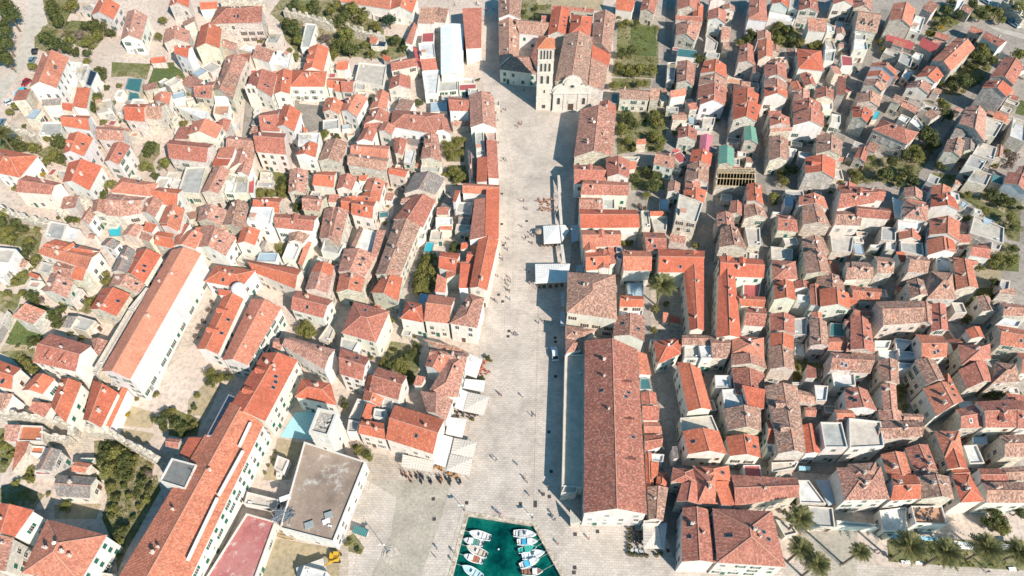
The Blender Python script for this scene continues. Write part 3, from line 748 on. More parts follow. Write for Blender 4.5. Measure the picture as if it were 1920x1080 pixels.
# ---------------------------------------------------------------- trees
def crown_mesh(mname, seed, n, flat=.8, leaf=.085, lobes=16):
    r_ = random.Random(seed); mb = MB(); C_ = []
    for i in range(lobes):
        a = r_.uniform(0, 2*math.pi); u = r_.uniform(-.7, 1); rad = r_.uniform(.25, .68)
        s = math.sqrt(max(0, 1-u*u)); C_.append((Vector((math.cos(a)*s*rad, math.sin(a)*s*rad, u*rad*flat)), r_.uniform(.24, .42)))
    for i in range(n):
        c, rad = r_.choice(C_)
        d = Vector((r_.gauss(0, 1), r_.gauss(0, 1), r_.gauss(0, 1)+.25)).normalized(); p = c+d*rad*r_.uniform(.55, 1.12)
        p.z *= flat; s = leaf*r_.uniform(.6, 1.5)
        nrm = (d+Vector((r_.uniform(-1, 1), r_.uniform(-1, 1), r_.uniform(-.4, 1)))*.7).normalized()
        u = nrm.cross(Vector((r_.uniform(-1, 1), r_.uniform(-1, 1), .3))).normalized(); w = nrm.cross(u)
        mb.face([p-u*s, p+w*s*.55, p+u*s, p-w*s*.55])
    return mb.mesh("crown", [M[mname]])
CROWN = {k: [crown_mesh(k, 7*i+ord(k), 1500 if k in 'dl' else 1300, .8, .075) for i in range(3 if k in 'dl' else 1)] for k in 'dlDyv'}
BUSH = {k: [crown_mesh(k, 70+9*i+ord(k), 700, .75, .10, 9) for i in range(2)] for k in 'dlyv'}
PINE = [crown_mesh('d', 300+i, 2200, .7, .055, 22) for i in range(2)]
def trunk_mesh(r0, h, m_, limbs=4):
    mb = MB(); mb.cone(0, 0, -.3, r0, h, r0*.6, 8)
    for i in range(limbs):
        a = i*2*math.pi/limbs+.4; mb.cone(0, 0, h*.9, r0*.45, h*1.55, r0*.12, 5, 0, math.cos(a)*.55, math.sin(a)*.55)
    return mb.mesh("trunk", [m_])
TRUNK = trunk_mesh(.11, .75, M['bark'])
def palm_parts():
    fr = []
    for v in range(3):
        r_ = random.Random(v); mb = MB(); n = 11; L = 1.0; prev = None
        for i in range(n):
            t = i/(n-1); x = L*(t-.10*t*t); z = .30*math.sin(t*1.9)-.42*t*t*(.6+.25*v); p = Vector((x, 0, z))
            if prev is not None:
                mb.beam(prev, p, .016*(1.2-t), 0)
            prev = p
            if i > 0:
                for s in (-1, 1):
                    for k in range(2):
                        w = .22*math.sin(math.pi*min(1, .12+t*.9))*r_.uniform(.75, 1.1); q = p+Vector((.03*k, 0, 0))
                        tip = q+Vector((w*.75, s*w, -w*.25)); mb.face([q, q+Vector((.05, 0, 0)), tip+Vector((.01, 0, 0)), tip])
        fr.append(mb.mesh("frond", [M['frond']]))
    return fr
FROND = palm_parts()
def palm_trunk(h):
    mb = MB(); k = 14
    for i in range(k):
        z0, z1 = h*i/k, h*(i+1)/k; mb.cone(0, 0, z0-.02, .24 if i else .34, z1, .30, 9)
    mb.cone(0, 0, h-.1, .34, h+.5, .22, 9); return mb.mesh("trunk", [M['palmbark']])
PALMT = palm_trunk(9.5)
TREEN = 0
def tree(ox, oy, t):
    global TREEN
    k = t[1]; cx, cy = PX(ox, oy, t[2], t[3]); rpx = float(t[4])/6.0
    r_ = random.Random(int(cx*7+cy*13))
    p0 = on_ground(cx, cy, 3.0); R_ = rpx/px_per_m(p0)
    if k == 'P':
        hz = 9.9; p = on_ground(cx, cy, hz); root = bpy.data.objects.new("palm_tree", None); COL.objects.link(root); root.location = (p.x, p.y, p.z-hz)
        link("trunk", PALMT, root); n = 54
        for i in range(n):
            el = (i/n)**.8; a = i*2.39996+r_.uniform(-.15, .15)
            o = link("frond", FROND[i % 3], root, (0, 0, 9.85)); s = R_*r_.uniform(1.0, 1.25)*(1.0-.12*(1-el))
            o.rotation_euler = (r_.uniform(-.2, .2), -1.15+1.35*el, a); o.scale = (s, s, s)
        THINGS.append([root, "palm tree with a round crown of long fronds", 'palm tree', (cx, cy)]); root['category'] = 'palm tree'; root['group'] = 'palm trees'; return
    zc = R_*.95+ (.15 if R_ < 1.9 else .5)
    if k == 'p': zc = R_*.75+3.0
    p = on_ground(cx, cy, zc)
    bush = R_ < 1.75
    name = 'pine_tree' if k == 'p' else 'shrub' if bush else 'leafy_tree'
    root = bpy.data.objects.new(name, None); COL.objects.link(root); root.location = (p.x, p.y, p.z-zc)
    me = r_.choice(PINE) if k == 'p' else r_.choice(BUSH.get(k, BUSH['d']) if bush else CROWN[k])
    a = r_.uniform(0, 6.28); s = R_*1.06
    o = link("crown", me, root, (0, 0, zc), a); o.scale = (s*r_.uniform(.92, 1.08), s*r_.uniform(.92, 1.08), s)
    tz = zc/ .75*.62
    link("trunk", TRUNK, root, (0, 0, 0), a, None, (R_*.9, R_*.9, tz))
    w = {'p': 'dark green umbrella pine', 'd': 'dark green', 'l': 'olive green', 'D': 'deep blue-green round', 'y': 'yellow blossoming', 'v': 'bare greyish pink twiggy'}[k]
    look = w+('' if k == 'p' else (' shrub' if bush else ' tree'))
    sz = 'low ' if bush and R_ < 1.1 else 'large ' if R_ > 3.2 else ''
    THINGS.append([root, sz+look, 'shrub' if bush else 'tree', (cx, cy)]); root['category'] = 'shrub' if bush else 'tree'; root['group'] = 'garden shrubs' if bush else 'garden trees'

# ---------------------------------------------------------------- old town walls with merlons
def town_wall(ox, oy, t):
    pts = [PX(ox, oy, t[i], t[i+1]) for i in range(1, len(t), 2)]; h = 4.0
    P = [on_ground(*p, h) for p in pts]; base = Vector((P[0].x, P[0].y, P[0].z-h))
    root = bpy.data.objects.new("town_wall", None); COL.objects.link(root); root.location = base
    mb = MB(); r_ = random.Random(int(P[0].x*10)); merl = []
    for a, b in zip(P, P[1:]):
        d = Vector((b.x-a.x, b.y-a.y)); L = d.length; d.normalize(); n = Vector((-d.y, d.x)); k = max(1, int(L/1.0))
        for i in range(k):
            u0, u1 = a.lerp(b, i/k), a.lerp(b, (i+1)/k); w = .75+r_.uniform(-.1, .1); zt = (u0.z+u1.z)/2-base.z+r_.uniform(-.25, .1)
            q = [(u0.x+n.x*w-base.x, u0.y+n.y*w-base.y), (u1.x+n.x*w-base.x, u1.y+n.y*w-base.y), (u1.x-n.x*w-base.x, u1.y-n.y*w-base.y), (u0.x-n.x*w-base.x, u0.y-n.y*w-base.y)]
            mb.prism(q, zt-6, zt)
            if i % 3 == 1: merl.append((u0, d, n, zt))
    link("wall", mb.mesh("wall", [M['wall']]), root, color=(.54, .48, .39, 1))
    for u, d, n, zt in merl[:100]:
        w = r_.uniform(.55, .8); m_ = MB(); hh = r_.uniform(.9, 1.5)
        q = [(-d.x*w+n.x*.72, -d.y*w+n.y*.72), (d.x*w+n.x*.72, d.y*w+n.y*.72), (d.x*w+n.x*.1, d.y*w+n.y*.1), (-d.x*w+n.x*.1, -d.y*w+n.y*.1)]
        m_.prism(q, -.1, hh); q2 = [(x*.7+n.x*.12, y*.7+n.y*.12) for x, y in q]; m_.prism(q2, hh-.01, hh+.3)
        link("merlon", m_.mesh("merlon", [M['wall']]), root, (u.x-base.x, u.y-base.y, zt), color=(.56, .5, .42, 1))
    mid = pts[len(pts)//2]
    THINGS.append([root, "old crenellated stone town wall", 'wall', mid]); root['category'] = 'wall'

# ---------------------------------------------------------------- one-off buildings
def arch_panel(mb, x, z, w, h, y0, y1, mi):
    """dark arched opening standing from x-w/2, z upward, between depths y0 (front) and y1"""
    n = 8; pts = [(x-w/2, z), (x+w/2, z)] + [(x+w/2*math.cos(math.pi*i/n), z+h-w/2+w/2*math.sin(math.pi*i/n)) for i in range(n+1)]
    mb.face([(p[0], y0, p[1]) for p in pts], mi)
    for i in range(len(pts)):
        a, b = pts[i], pts[(i+1) % len(pts)]; mb.face([(b[0], y0, b[1]), (a[0], y0, a[1]), (a[0], y1, a[1]), (b[0], y1, b[1])], mi)
def opening(parent, x, z, w, h, face, arched=True, dark='iron', name='window', half=0.0):
    """face: (nx, ny, distance) of the wall it belongs to"""
    mb = MB(); t = .16
    if arched:
        arch_panel(mb, 0, 0, w+2*t, h+t, -.10, .2, 0); arch_panel(mb, 0, .02, w, h-.02, -.13, .2, 1)
    else:
        mb.box(-w/2-t, -.10, -t, w/2+t, .2, h+t, 0); mb.box(-w/2, -.13, 0, w/2, .2, h, 1)
    me = mb.mesh(name, [M['stonetrim'], M[dark]])
    nx, ny, d = face; rz = math.atan2(nx, -ny)          # local -y looks along the normal
    tx, ty = -ny, nx
    return link(name, me, parent, (nx*d+tx*x, ny*d+ty*x, z), rz)

def bell_tower():
    a, b = on_ground(1004.4, 205.5), on_ground(1033.5, 207.5)
    w = (b-a).length*.96; c = (a+b)/2+Vector((0, w/2, 0)); H = 27.2
    root = bpy.data.objects.new("bell_tower", None); COL.objects.link(root); root.location = (c.x, c.y, c.z)
    mb = MB(); k = w/2; mb.box(-k, -k, -2, k, k, H); link("tower_body", mb.mesh("tower_body", [M['wall']]), root, color=(.66, .58, .49, .35))
    zs = [5.6, 11.2, 16.6, 22.0]
    for z in zs+[H-.35]:
        m_ = MB(); m_.box(-k-.16, -k-.16, z, k+.16, k+.16, z+.32); link("cornice", m_.mesh("cornice", [M['stonetrim']]), root)
    for n_, z, ww, hh in ((1, 1.0, 1.3, 1.6), (1, 8.0, .55, 1.5), (2, 12.3, 1.0, 3.4), (3, 17.6, .8, 3.4), (4, 22.8, .62, 3.6)):
        for nx, ny in ((0, -1), (1, 0), (-1, 0), (0, 1)):
            for i in range(n_): opening(root, (i-(n_-1)/2)*(w*.78/max(n_, 1) if n_ > 1 else 0), z, ww, hh, (nx, ny, k), n_ > 1)
    faces = []; e = k+.35; ap = (0, 0, H+2.3); P = [(-e, -e, H), (e, -e, H), (e, e, H), (-e, e, H)]
    for i in range(4): faces.append([P[i], P[(i+1) % 4], ap])
    link("roof", roof_mesh(faces, [(p, ap) for p in P], 0, None, [M['roof'], M['stonetrim'], M['ridge']]), root, color=(.52, .17, .08, .08))
    tag(root, 'bell tower', label="tall square pale stone bell tower with three tiers of arches and orange cap", pos=c)
bell_tower()

def facade():
    a, b = on_ground(1035, 208), on_ground(1103, 207); w = (b-a).length; c = (a+b)/2; c.y -= .4
    root = bpy.data.objects.new("cathedral_facade", None); COL.objects.link(root); root.location = (c.x, c.y, c.z)
    k = w/2
    def extr(pts, y0, y1, mi=0):
        mb.face([(x, y0, z) for x, z in pts], mi); mb.face([(x, y1, z) for x, z in reversed(pts)], mi)
        for i in range(len(pts)):
            (x0, z0), (x1, z1) = pts[i], pts[(i+1) % len(pts)]; mb.face([(x1, y0, z1), (x0, y0, z0), (x0, y1, z0), (x1, y1, z1)], mi)
    mb = MB(); pts = [(-k, -1), (k, -1), (k, 8.6)]
    n = 8
    for i in range(n+1):                                    # right lobe, centre lobe, left lobe
        t = math.pi/2*i/n; pts.append((k-.3-(k*.56)*(1-math.cos(t)), 8.8+2.9*math.sin(t)))
    for i in range(n*2+1):
        t = math.pi*i/(2*n); pts.append((k*.44*math.cos(t), 11.9+3.3*math.sin(t)))
    for i in range(n+1):
        t = math.pi/2*(1-i/n); pts.append((-(k-.3-(k*.56)*(1-math.cos(t))), 8.8+2.9*math.sin(t)))
    pts.append((-k, 8.6)); extr(pts, 0, 1.1); link("front_wall", mb.mesh("front_wall", [M['wall']]), root, color=(.68, .60, .52, .3))
    for z, o, hh in ((8.3, .38, .45), (.0, .3, .7)):
        mb = MB(); mb.box(-k-.15, -o, z, k+.15, .02, z+hh); link("cornice", mb.mesh("cornice", [M['stonetrim']]), root)
    for x in (-k+.45, -k*.38, k*.38, k-.45):
        mb = MB(); mb.box(x-.32, -.2, .7, x+.32, .02, 8.3); mb.box(x-.42, -.28, 7.9, x+.42, .02, 8.28); link("pilaster", mb.mesh("pilaster", [M['stonetrim']]), root)
    # raised rim along the three curved gables
    mb = MB(); rim = [p for p in pts if p[1] > 8.7]
    for p, q in zip(rim, rim[1:]): mb.beam((p[0], .5, p[1]+.1), (q[0], .5, q[1]+.1), .35, 0, 1.5)
    link("gable_rim", mb.mesh("gable_rim", [M['stonetrim']]), root)
    opening(root, 0, .3, 2.1, 3.3, (0, -1, 0), False, 'darkwood', 'door')
    mb = MB(); arch_panel(mb, 0, 3.9, 2.7, 1.5, -.24, .02, 0); link("lunette", mb.mesh("lunette", [M['stonetrim']]), root)
    for x in (-k*.68, k*.68): opening(root, x, 3.4, 1.1, 3.0, (0, -1, 0))
    mb = MB()
    for r_, y, mi in ((.95, -.14, 0), (.62, -.18, 1)):
        P = [(r_*1.25*math.cos(2*math.pi*i/20), y, 11.6+r_*math.sin(2*math.pi*i/20)) for i in range(20)]; mb.face(P, mi)
        for i in range(20): p, q = P[i], P[(i+1) % 20]; mb.face([q, p, (p[0], .02, p[2]), (q[0], .02, q[2])], mi)
    link("oculus", mb.mesh("oculus", [M['stonetrim'], M['iron']]), root)
    for x, z in ((0, 15.2), (-k+.4, 9.3), (k-.4, 9.3)):
        mb = MB(); mb.cone(x, .5, z-.3, .3, z+.9, .12, 8); mb.beam((x, .5, z+.8), (x, .5, z+1.7), .1); mb.beam((x-.3, .5, z+1.4), (x+.3, .5, z+1.4), .1); link("finial", mb.mesh("finial", [M['stonetrim']]), root)
    tag(root, 'church front', label="white cathedral front with three curved gables, oval window and arched portal", pos=c)
facade()

def clock_tower(ox, oy, t):
    h = 15.2; pq = [PX(ox, oy, t[i], t[i+1]) for i in range(4, 12, 2)]; q, z = quad_at(pq, h)
    cx = sum(p.x for p in q)/4; cy = sum(p.y for p in q)/4; root = bpy.data.objects.new("clock_tower", None); COL.objects.link(root); root.location = (cx, cy, 0)
    wq = [(p.x-cx, p.y-cy) for p in q]; iq = inset(wq, .55)
    if sum(wq[i-1][0]*wq[i][1]-wq[i][0]*wq[i-1][1] for i in range(4)) < 0: wq = wq[::-1]; iq = iq[::-1]
    mb = MB(); X = lambda p, zz: (p[0], p[1], zz)
    for i in range(4):
        a, b, c, d = wq[i], wq[(i+1) % 4], iq[i], iq[(i+1) % 4]
        mb.face([X(a, -1), X(b, -1), X(b, z), X(a, z)]); mb.face([X(a, z), X(b, z), X(d, z), X(c, z)], 1); mb.face([X(c, z), X(d, z), X(d, z-.9), X(c, z-.9)])
    link("tower_body", mb.mesh("tower_body", [M['wall'], M['stonetrim']]), root, color=(.72, .67, .6, .12))
    mb = MB(); mb.face([X(p, z-.8) for p in iq]); link("roof_deck", mb.mesh("roof_deck", [M['deck']]), root, color=(.42, .38, .33, 1))
    for zz in (4.6, 9.6, z-1.5):
        m_ = MB(); m_.prism(inset(wq, -.14), zz, zz+.28); link("cornice", m_.mesh("cornice", [M['stonetrim']]), root)
    for i in range(4):
        a, b = Vector(wq[i]), Vector(wq[(i+1) % 4]); e = (b-a).normalized(); nn = Vector((e.y, -e.x)); mid = (a+b)/2; d = mid.dot(nn); off = mid.dot(Vector((-nn.y, nn.x)))
        opening(root, off, 1.2, 1.0, 2.3, (nn.x, nn.y, d)); opening(root, off, 6.2, .6, 1.2, (nn.x, nn.y, d))
        mb = MB(); P = [(.85*math.cos(2*math.pi*k/24), -.08, .85*math.sin(2*math.pi*k/24)) for k in range(24)]; mb.face(P, 0)
        for k in range(24): p, q_ = P[k], P[(k+1) % 24]; mb.face([q_, p, (p[0], .05, p[2]), (q_[0], .05, q_[2])], 0)
        mb.beam((0, -.1, 0), (0, -.1, .6), .06, 1); mb.beam((0, -.1, 0), (.4, -.1, -.1), .07, 1)
        for k in range(12): an = k*math.pi/6; mb.box(.72*math.cos(an)-.04, -.105, .72*math.sin(an)-.04, .72*math.cos(an)+.04, -.085, .72*math.sin(an)+.04, 1)
        link("clock_face", mb.mesh("clock_face", [M['white'], M['iron']]), root, (nn.x*d-nn.y*off, nn.y*d+nn.x*off, 12.0), math.atan2(nn.x, -nn.y))
    rb = random.Random(4)
    mb = MB()
    for i in range(26):
        u, v = rb.uniform(.15, .85), rb.uniform(.15, .85); p = Vector(iq[0]).lerp(Vector(iq[1]), u).lerp(Vector(iq[3]).lerp(Vector(iq[2]), u), v); s = rb.uniform(.1, .4)
        mb.prism([(p.x-s, p.y-s*.6), (p.x+s*.8, p.y-s*.4), (p.x+s, p.y+s*.5), (p.x-s*.5, p.y+s*.7)], z-.81, z-.75+rb.uniform(.02, .3), rb.randint(0, 2))
    link("rubble", mb.mesh("rubble", [M['stonetrim'], M['metal'], M['darkwood']]), root)['kind'] = 'stuff'
    tag(root, 'clock tower', label="square white clock tower with debris on its flat top, beside the flat brown roof", pos=Vector((cx, cy, 8)))
    FOOT.append(([(p[0]+cx, p[1]+cy) for p in wq], z, root, cx, cy))

def timber_frame(ox, oy, t):
    h = float(t[1]); q, z = quad_at(pxquad(ox, oy, t[4:12]), h); cx = sum(p.x for p in q)/4; cy = sum(p.y for p in q)/4; base = Vector((cx, cy, G(cx, cy)))
    root = bpy.data.objects.new("unfinished_house", None); COL.objects.link(root); root.location = base
    wq = [(p.x-cx, p.y-cy) for p in q]; iq = inset(wq, .4); tp = z-base.z
    mb = MB()
    for i in range(4):
        a, b, c, d = wq[i], wq[(i+1) % 4], iq[i], iq[(i+1) % 4]; mb.prism([a, b, d, c], -1, tp-1.2+.01*i)
    link("wall", mb.mesh("wall", [M['wall']]), root, color=(.56, .5, .42, .9))
    mb = MB(); mb.face([(p[0], p[1], tp-2.6) for p in iq][::-1]); mb.face([(p[0], p[1], tp-2.6) for p in iq]); link("floor_slab", mb.mesh("floor_slab", [M['deck']]), root, color=(.62, .54, .44, 1))
    A, B_, C_, D = [Vector((p[0], p[1], tp-1.1)) for p in wq]   # TL TR BR BL
    n = 13; r_ = random.Random(8)
    for i in range(n):
        u = (i+.3)/n; p, q_ = A.lerp(B_, u), D.lerp(C_, u); m_ = (p+q_)/2+Vector((0, 0, 2.0)); mb = MB()
        mb.beam(p, m_, .13, 0, .2); mb.beam(q_, m_, .13, 0, .2); link("rafter", mb.mesh("rafter", [M['wood']]), root)
    for s, zz in ((.0, .1), (.5, 2.08), (1., .1), (.28, 1.25), (.72, 1.25)):
        mb = MB(); mb.beam(A.lerp(D, s)+Vector((0, 0, zz)), B_.lerp(C_, s)+Vector((0, 0, zz)), .2); link("purlin", mb.mesh("purlin", [M['wood']]), root)
    tag(root, 'house', label="roofless stone house with bare yellow timber rafters, below the green roof", pos=base)
    FOOT.append(([(p[0]+cx, p[1]+cy) for p in wq], z, root, cx, cy))

def drum_and_bell_gable():
    p = on_ground(449, 545, 7.5); root = bpy.data.objects.new("round_turret", None); COL.objects.link(root); root.location = (p.x, p.y, p.z-7.5)
    mb = MB(); mb.cone(0, 0, -1, 1.9, 8.6, 1.9, 20); link("drum", mb.mesh("drum", [M['wall']]), root, color=(.74, .69, .62, .05))
    mb = MB(); pr = [(2.05, 8.6), (2.0, 8.9), (1.7, 9.6), (1.2, 10.1), (.6, 10.4), (.1, 10.5)]
    for (r0, z0), (r1, z1) in zip(pr, pr[1:]): mb.cone(0, 0, z0, r0, z1, r1, 20)
    mb.cone(0, 0, 10.5, .12, 11.1, .04, 8); link("dome", mb.mesh("dome", [M['wall']]), root, color=(.76, .72, .66, .05))
    tag(root, 'turret', label="small round white domed turret against the orange chapel roof", pos=p)
    p = on_ground(472, 172, 7.0); root = bpy.data.objects.new("bell_gable", None); COL.objects.link(root); root.location = (p.x, p.y, p.z-7.0)
    mb = MB()
    for x0, x1, z0, z1 in ((-2, -1.35, 5, 8.6), (-.33, .33, 5, 8.6), (1.35, 2, 5, 8.6), (-2, 2, -1, 6.2), (-2.1, 2.1, 8.6, 9.1)): mb.box(x0+.001*z1, -.35+.002*z1, z0, x1, .35-.002*z0, z1)
    mb.prism([(-1.9, -.3), (1.9, -.3), (1.9, .3), (-1.9, .3)], 9.1, 9.5); mb.prism([(-.9, -.26), (.9, -.26), (.9, .26), (-.9, .26)], 9.5, 10.3)
    link("arcade", mb.mesh("arcade", [M['wall']]), root, color=(.72, .66, .58, .15))
    for x in (-.84, .84):
        mb = MB(); mb.cone(x, 0, 7.1, .38, 7.7, .16, 10); mb.cone(x, 0, 7.7, .05, 8.6, .05, 6); link("bell", mb.mesh("bell", [M['iron']]), root)
    tag(root, 'bell gable', label="white bell gable with two open arches and bells above a red roofed chapel", pos=p)
drum_and_bell_gable()
# ---------------------------------------------------------------- small things
def lathe_hull(L, B_, H, n=14, tran=.72):
    """boat hull: stations from stern (-L/2) to bow (+L/2)"""
    secs = []
    for i in range(n+1):
        t = i/n; x = -L/2+L*t; b = B_/2*(tran+(1-tran)*math.sin(min(1, t/.45)*math.pi/2)) if t < .5 else B_/2*max(0.0, 1-((t-.5)/.5)**2.3)
        b = max(b, .012); sh = H+.22*t*t
        secs.append((x, b, sh))
    return secs
def boat_mesh(kind):
    L, B_, H = [(5.6, 2.1, .75), (5.0, 1.9, .7), (4.6, 1.7, .55)][kind]; S = lathe_hull(L, B_, H)
    hull = MB(); dk = MB()
    for (x0, b0, h0), (x1, b1, h1) in zip(S, S[1:]):
        for s in (-1, 1):
            r0 = [(x0, s*b0, h0), (x0, s*b0*.9, .18), (x0, 0, -.25)]; r1 = [(x1, s*b1, h1), (x1, s*b1*.9, .18), (x1, 0, -.25)]
            for k in range(2):
                f = [r0[k], r1[k], r1[k+1], r0[k+1]]; hull.face(f if s > 0 else f[::-1], 0)
            f = [(x0, s*b0, h0), (x1, s*b1, h1), (x1, s*b1*.84, h1+.02), (x0, s*b0*.84, h0+.02)]; hull.face(f if s < 0 else f[::-1], 0)
    x, b, h = S[0]; hull.face([(x, -b, h), (x, b, h), (x, b*.9, .18), (x, 0, -.25), (x, -b*.9, .18)][::-1], 0)
    cut = .56 if kind != 2 else .92
    for (x0, b0, h0), (x1, b1, h1) in zip(S, S[1:]):
        t = (x0+L/2)/L
        z0, z1 = ((h0+.02, h1+.02) if t >= cut else (.3, .3))
        dk.face([(x0, -b0*.84, z0), (x1, -b1*.84, z1), (x1, b1*.84, z1), (x0, b0*.84, z0)], 0)
        if t < cut:
            for s in (-1, 1):
                f = [(x0, s*b0*.84, h0+.02), (x1, s*b1*.84, h1+.02), (x1, s*b1*.84, .3), (x0, s*b0*.84, .3)]; dk.face(f, 0)
    xc = -L/2+L*round(cut*14)/14
    if cut < .9: bb = B_/2*.8; dk.face([(xc, -bb, .3), (xc, bb, .3), (xc, bb, .8), (xc, -bb, .8)], 0)
    seats = MB()
    for x in ([-L*.36, -L*.16] if kind != 2 else [-L*.3, 0, L*.25]): seats.box(x-.18, -B_*.33, .3, x+.18, B_*.33, .55, 0)
    cons = MB(); x = L*.02
    if kind == 0: cons.box(x-.3, -.35, .3, x+.3, .35, 1.05); cons.face([(x+.1, -.45, 1.0), (x+.1, .45, 1.0), (x-.15, .4, 1.5), (x-.15, -.4, 1.5)], 1)
    elif kind == 1: cons.box(x-.1, -.6, .5, x+1.0, .6, 1.15); cons.face([(x+1.01, -.5, .8), (x+1.01, .5, .8), (x+1.01, .5, 1.1), (x+1.01, -.5, 1.1)], 1)
    else: cons.beam((-1.2, -.5, .6), (1.0, -.35, .62), .06, 1)
    mot = MB(); mot.box(-L/2-.35, -.16, .35, -L/2+.02, .16, .95); mot.box(-L/2-.25, -.06, -.5, -L/2-.1, .06, .4)
    rail = MB()
    pr = [(sx, sb*.8*s, sh+.35) for s in (1,) for sx, sb, sh in S[9:14]]+[(sx, -sb*.8, sh+.35) for sx, sb, sh in reversed(S[9:14])]
    for p, q in zip(pr, pr[1:]): rail.beam(p, q, .035)
    for p in pr[::2]: rail.beam((p[0], p[1], p[2]-.36), p, .03)
    return [("hull", hull.mesh("hull", [M['white']])), ("deck", dk.mesh("deck", [M['deck']])), ("seats", seats.mesh("seats", [M['deck']])), ("console", cons.mesh("console", [M['white'], M['glass']])), ("outboard_motor", mot.mesh("outboard_motor", [M['black']])), ("bow_rail", rail.mesh("bow_rail", [M['metal']]))]
BOATM = [boat_mesh(i) for i in range(3)]
mbx = MB(); mbx.box(-.95, -.75, .62, .75, .75, .80)
for k in range(4): mbx.beam((-.9+.5*k, -.76, .8), (-.9+.5*k, .76, .8), .05)
COVER = mbx.mesh("cover", [M['cloth']])
def boat(px, py, bx, by, kind, col, cover, label):
    p = at_z(px, py, -.4); q = at_z(bx, by, -.4); a = math.atan2(q.y-p.y, q.x-p.x)
    root = bpy.data.objects.new("motor_boat" if kind < 2 else "rowing_boat", None); COL.objects.link(root); root.location = (p.x, p.y, -1.08); root.rotation_euler = (0, 0, a)
    for n_, me in BOATM[kind]:
        if kind == 2 and n_ in ('bow_rail',): continue
        link(n_, me, root, color=(*col, 1))
    if cover: link("cover", COVER, root, (-.4, 0, 0) if kind != 2 else (.2, 0, 0), color=(*cover, 1))
    L_ = [5.6, 5.0, 4.6][kind]/2; left = px < 940; w_ = (BASIN[0], bl) if left else (BASIN[1], BASIN[2]); bow = Vector((p.x+math.cos(a)*L_, p.y+math.sin(a)*L_))
    d_ = Vector((w_[1][0]-w_[0][0], w_[1][1]-w_[0][1])); t_ = max(.04, min(1.2, ((bow.x-w_[0][0])*d_.x+(bow.y-w_[0][1])*d_.y)/d_.length_squared)); e_ = Vector(w_[0])+d_*t_
    mb = MB(); q_ = Vector((e_.x-p.x, e_.y-p.y)); q_.rotate(Matrix.Rotation(-a, 2)); mb.beam((L_-.2, 0, .95), (q_.x, q_.y, 1.15), .045); link("mooring_rope", mb.mesh("mooring_rope", [M['stonetrim']]), root)
    tag(root, 'boat', label=label, group='small boats moored in the harbour')
Wt, Cr, Bl, Te = (.72, .71, .68), (.6, .52, .42), (.1, .3, .42), (.05, .45, .38)
T6 = lambda ox, oy: (lambda x, y: (ox+x/6, oy+y/6))
L9, R9 = T6(640, 900), T6(960, 900)
for b in [((*L9(1555, 618), *L9(1450, 590)), 0, Wt, None, "white motor boat with open cockpit, topmost of the left row in the harbour"),
          ((*L9(1482, 692), *L9(1385, 670)), 1, Wt, (.08, .22, .17), "white motor boat with dark green square cover, in the left row of the harbour"),
          ((*L9(1520, 795), *L9(1410, 745)), 0, Cr, None, "white motor boat with cream cockpit, third from the top of the left row"),
          ((*L9(1482, 880), *L9(1385, 850)), 1, Wt, (.36, .12, .06), "white motor boat with brown wooden cover, in the left row of the harbour"),
          ((*L9(1470, 1030), *L9(1375, 975)), 0, (.5, .68, .72), None, "pale blue decked motor boat, lowest of the left row in the harbour"),
          ((*R9(145, 606), *R9(248, 612)), 0, Wt, (.5, .52, .5), "white motor boat with grey cover, topmost of the right row in the harbour"),
          ((*R9(172, 692), *R9(272, 688)), 1, Wt, (.05, .32, .5), "white motor boat with bright blue square cover and blue seats, right row"),
          ((*R9(175, 775), *R9(265, 755)), 2, Te, (.04, .35, .27), "small turquoise rowing boat squeezed between white boats in the right row"),
          ((*R9(240, 835), *R9(345, 815)), 0, (.7, .74, .74), None, "white motor boat with plain foredeck, right below the turquoise rowing boat"),
          ((*R9(198, 928), *R9(298, 890)), 1, Wt, (.08, .42, .6), "white motor boat with long light blue cover, second from the bottom right row"),
          ((*R9(230, 1030), *R9(342, 1025)), 1, (.3, .16, .11), None, "white motor boat with maroon and white cockpit, lowest of the right row")]:
    boat(*b[0], *b[1:])
def buoy(px, py):
    mb = MB(); mb.cone(0, 0, -.15, .05, .05, .25, 10); mb.cone(0, 0, .05, .25, .3, .08, 10); o = link("mooring_buoy", mb.mesh("mooring_buoy", [M['white']])); p = at_z(px, py, -1); o.location = p
    tag(o, 'buoy', label="small white mooring buoy floating in the open green water")
buoy(*L9(1768, 778))

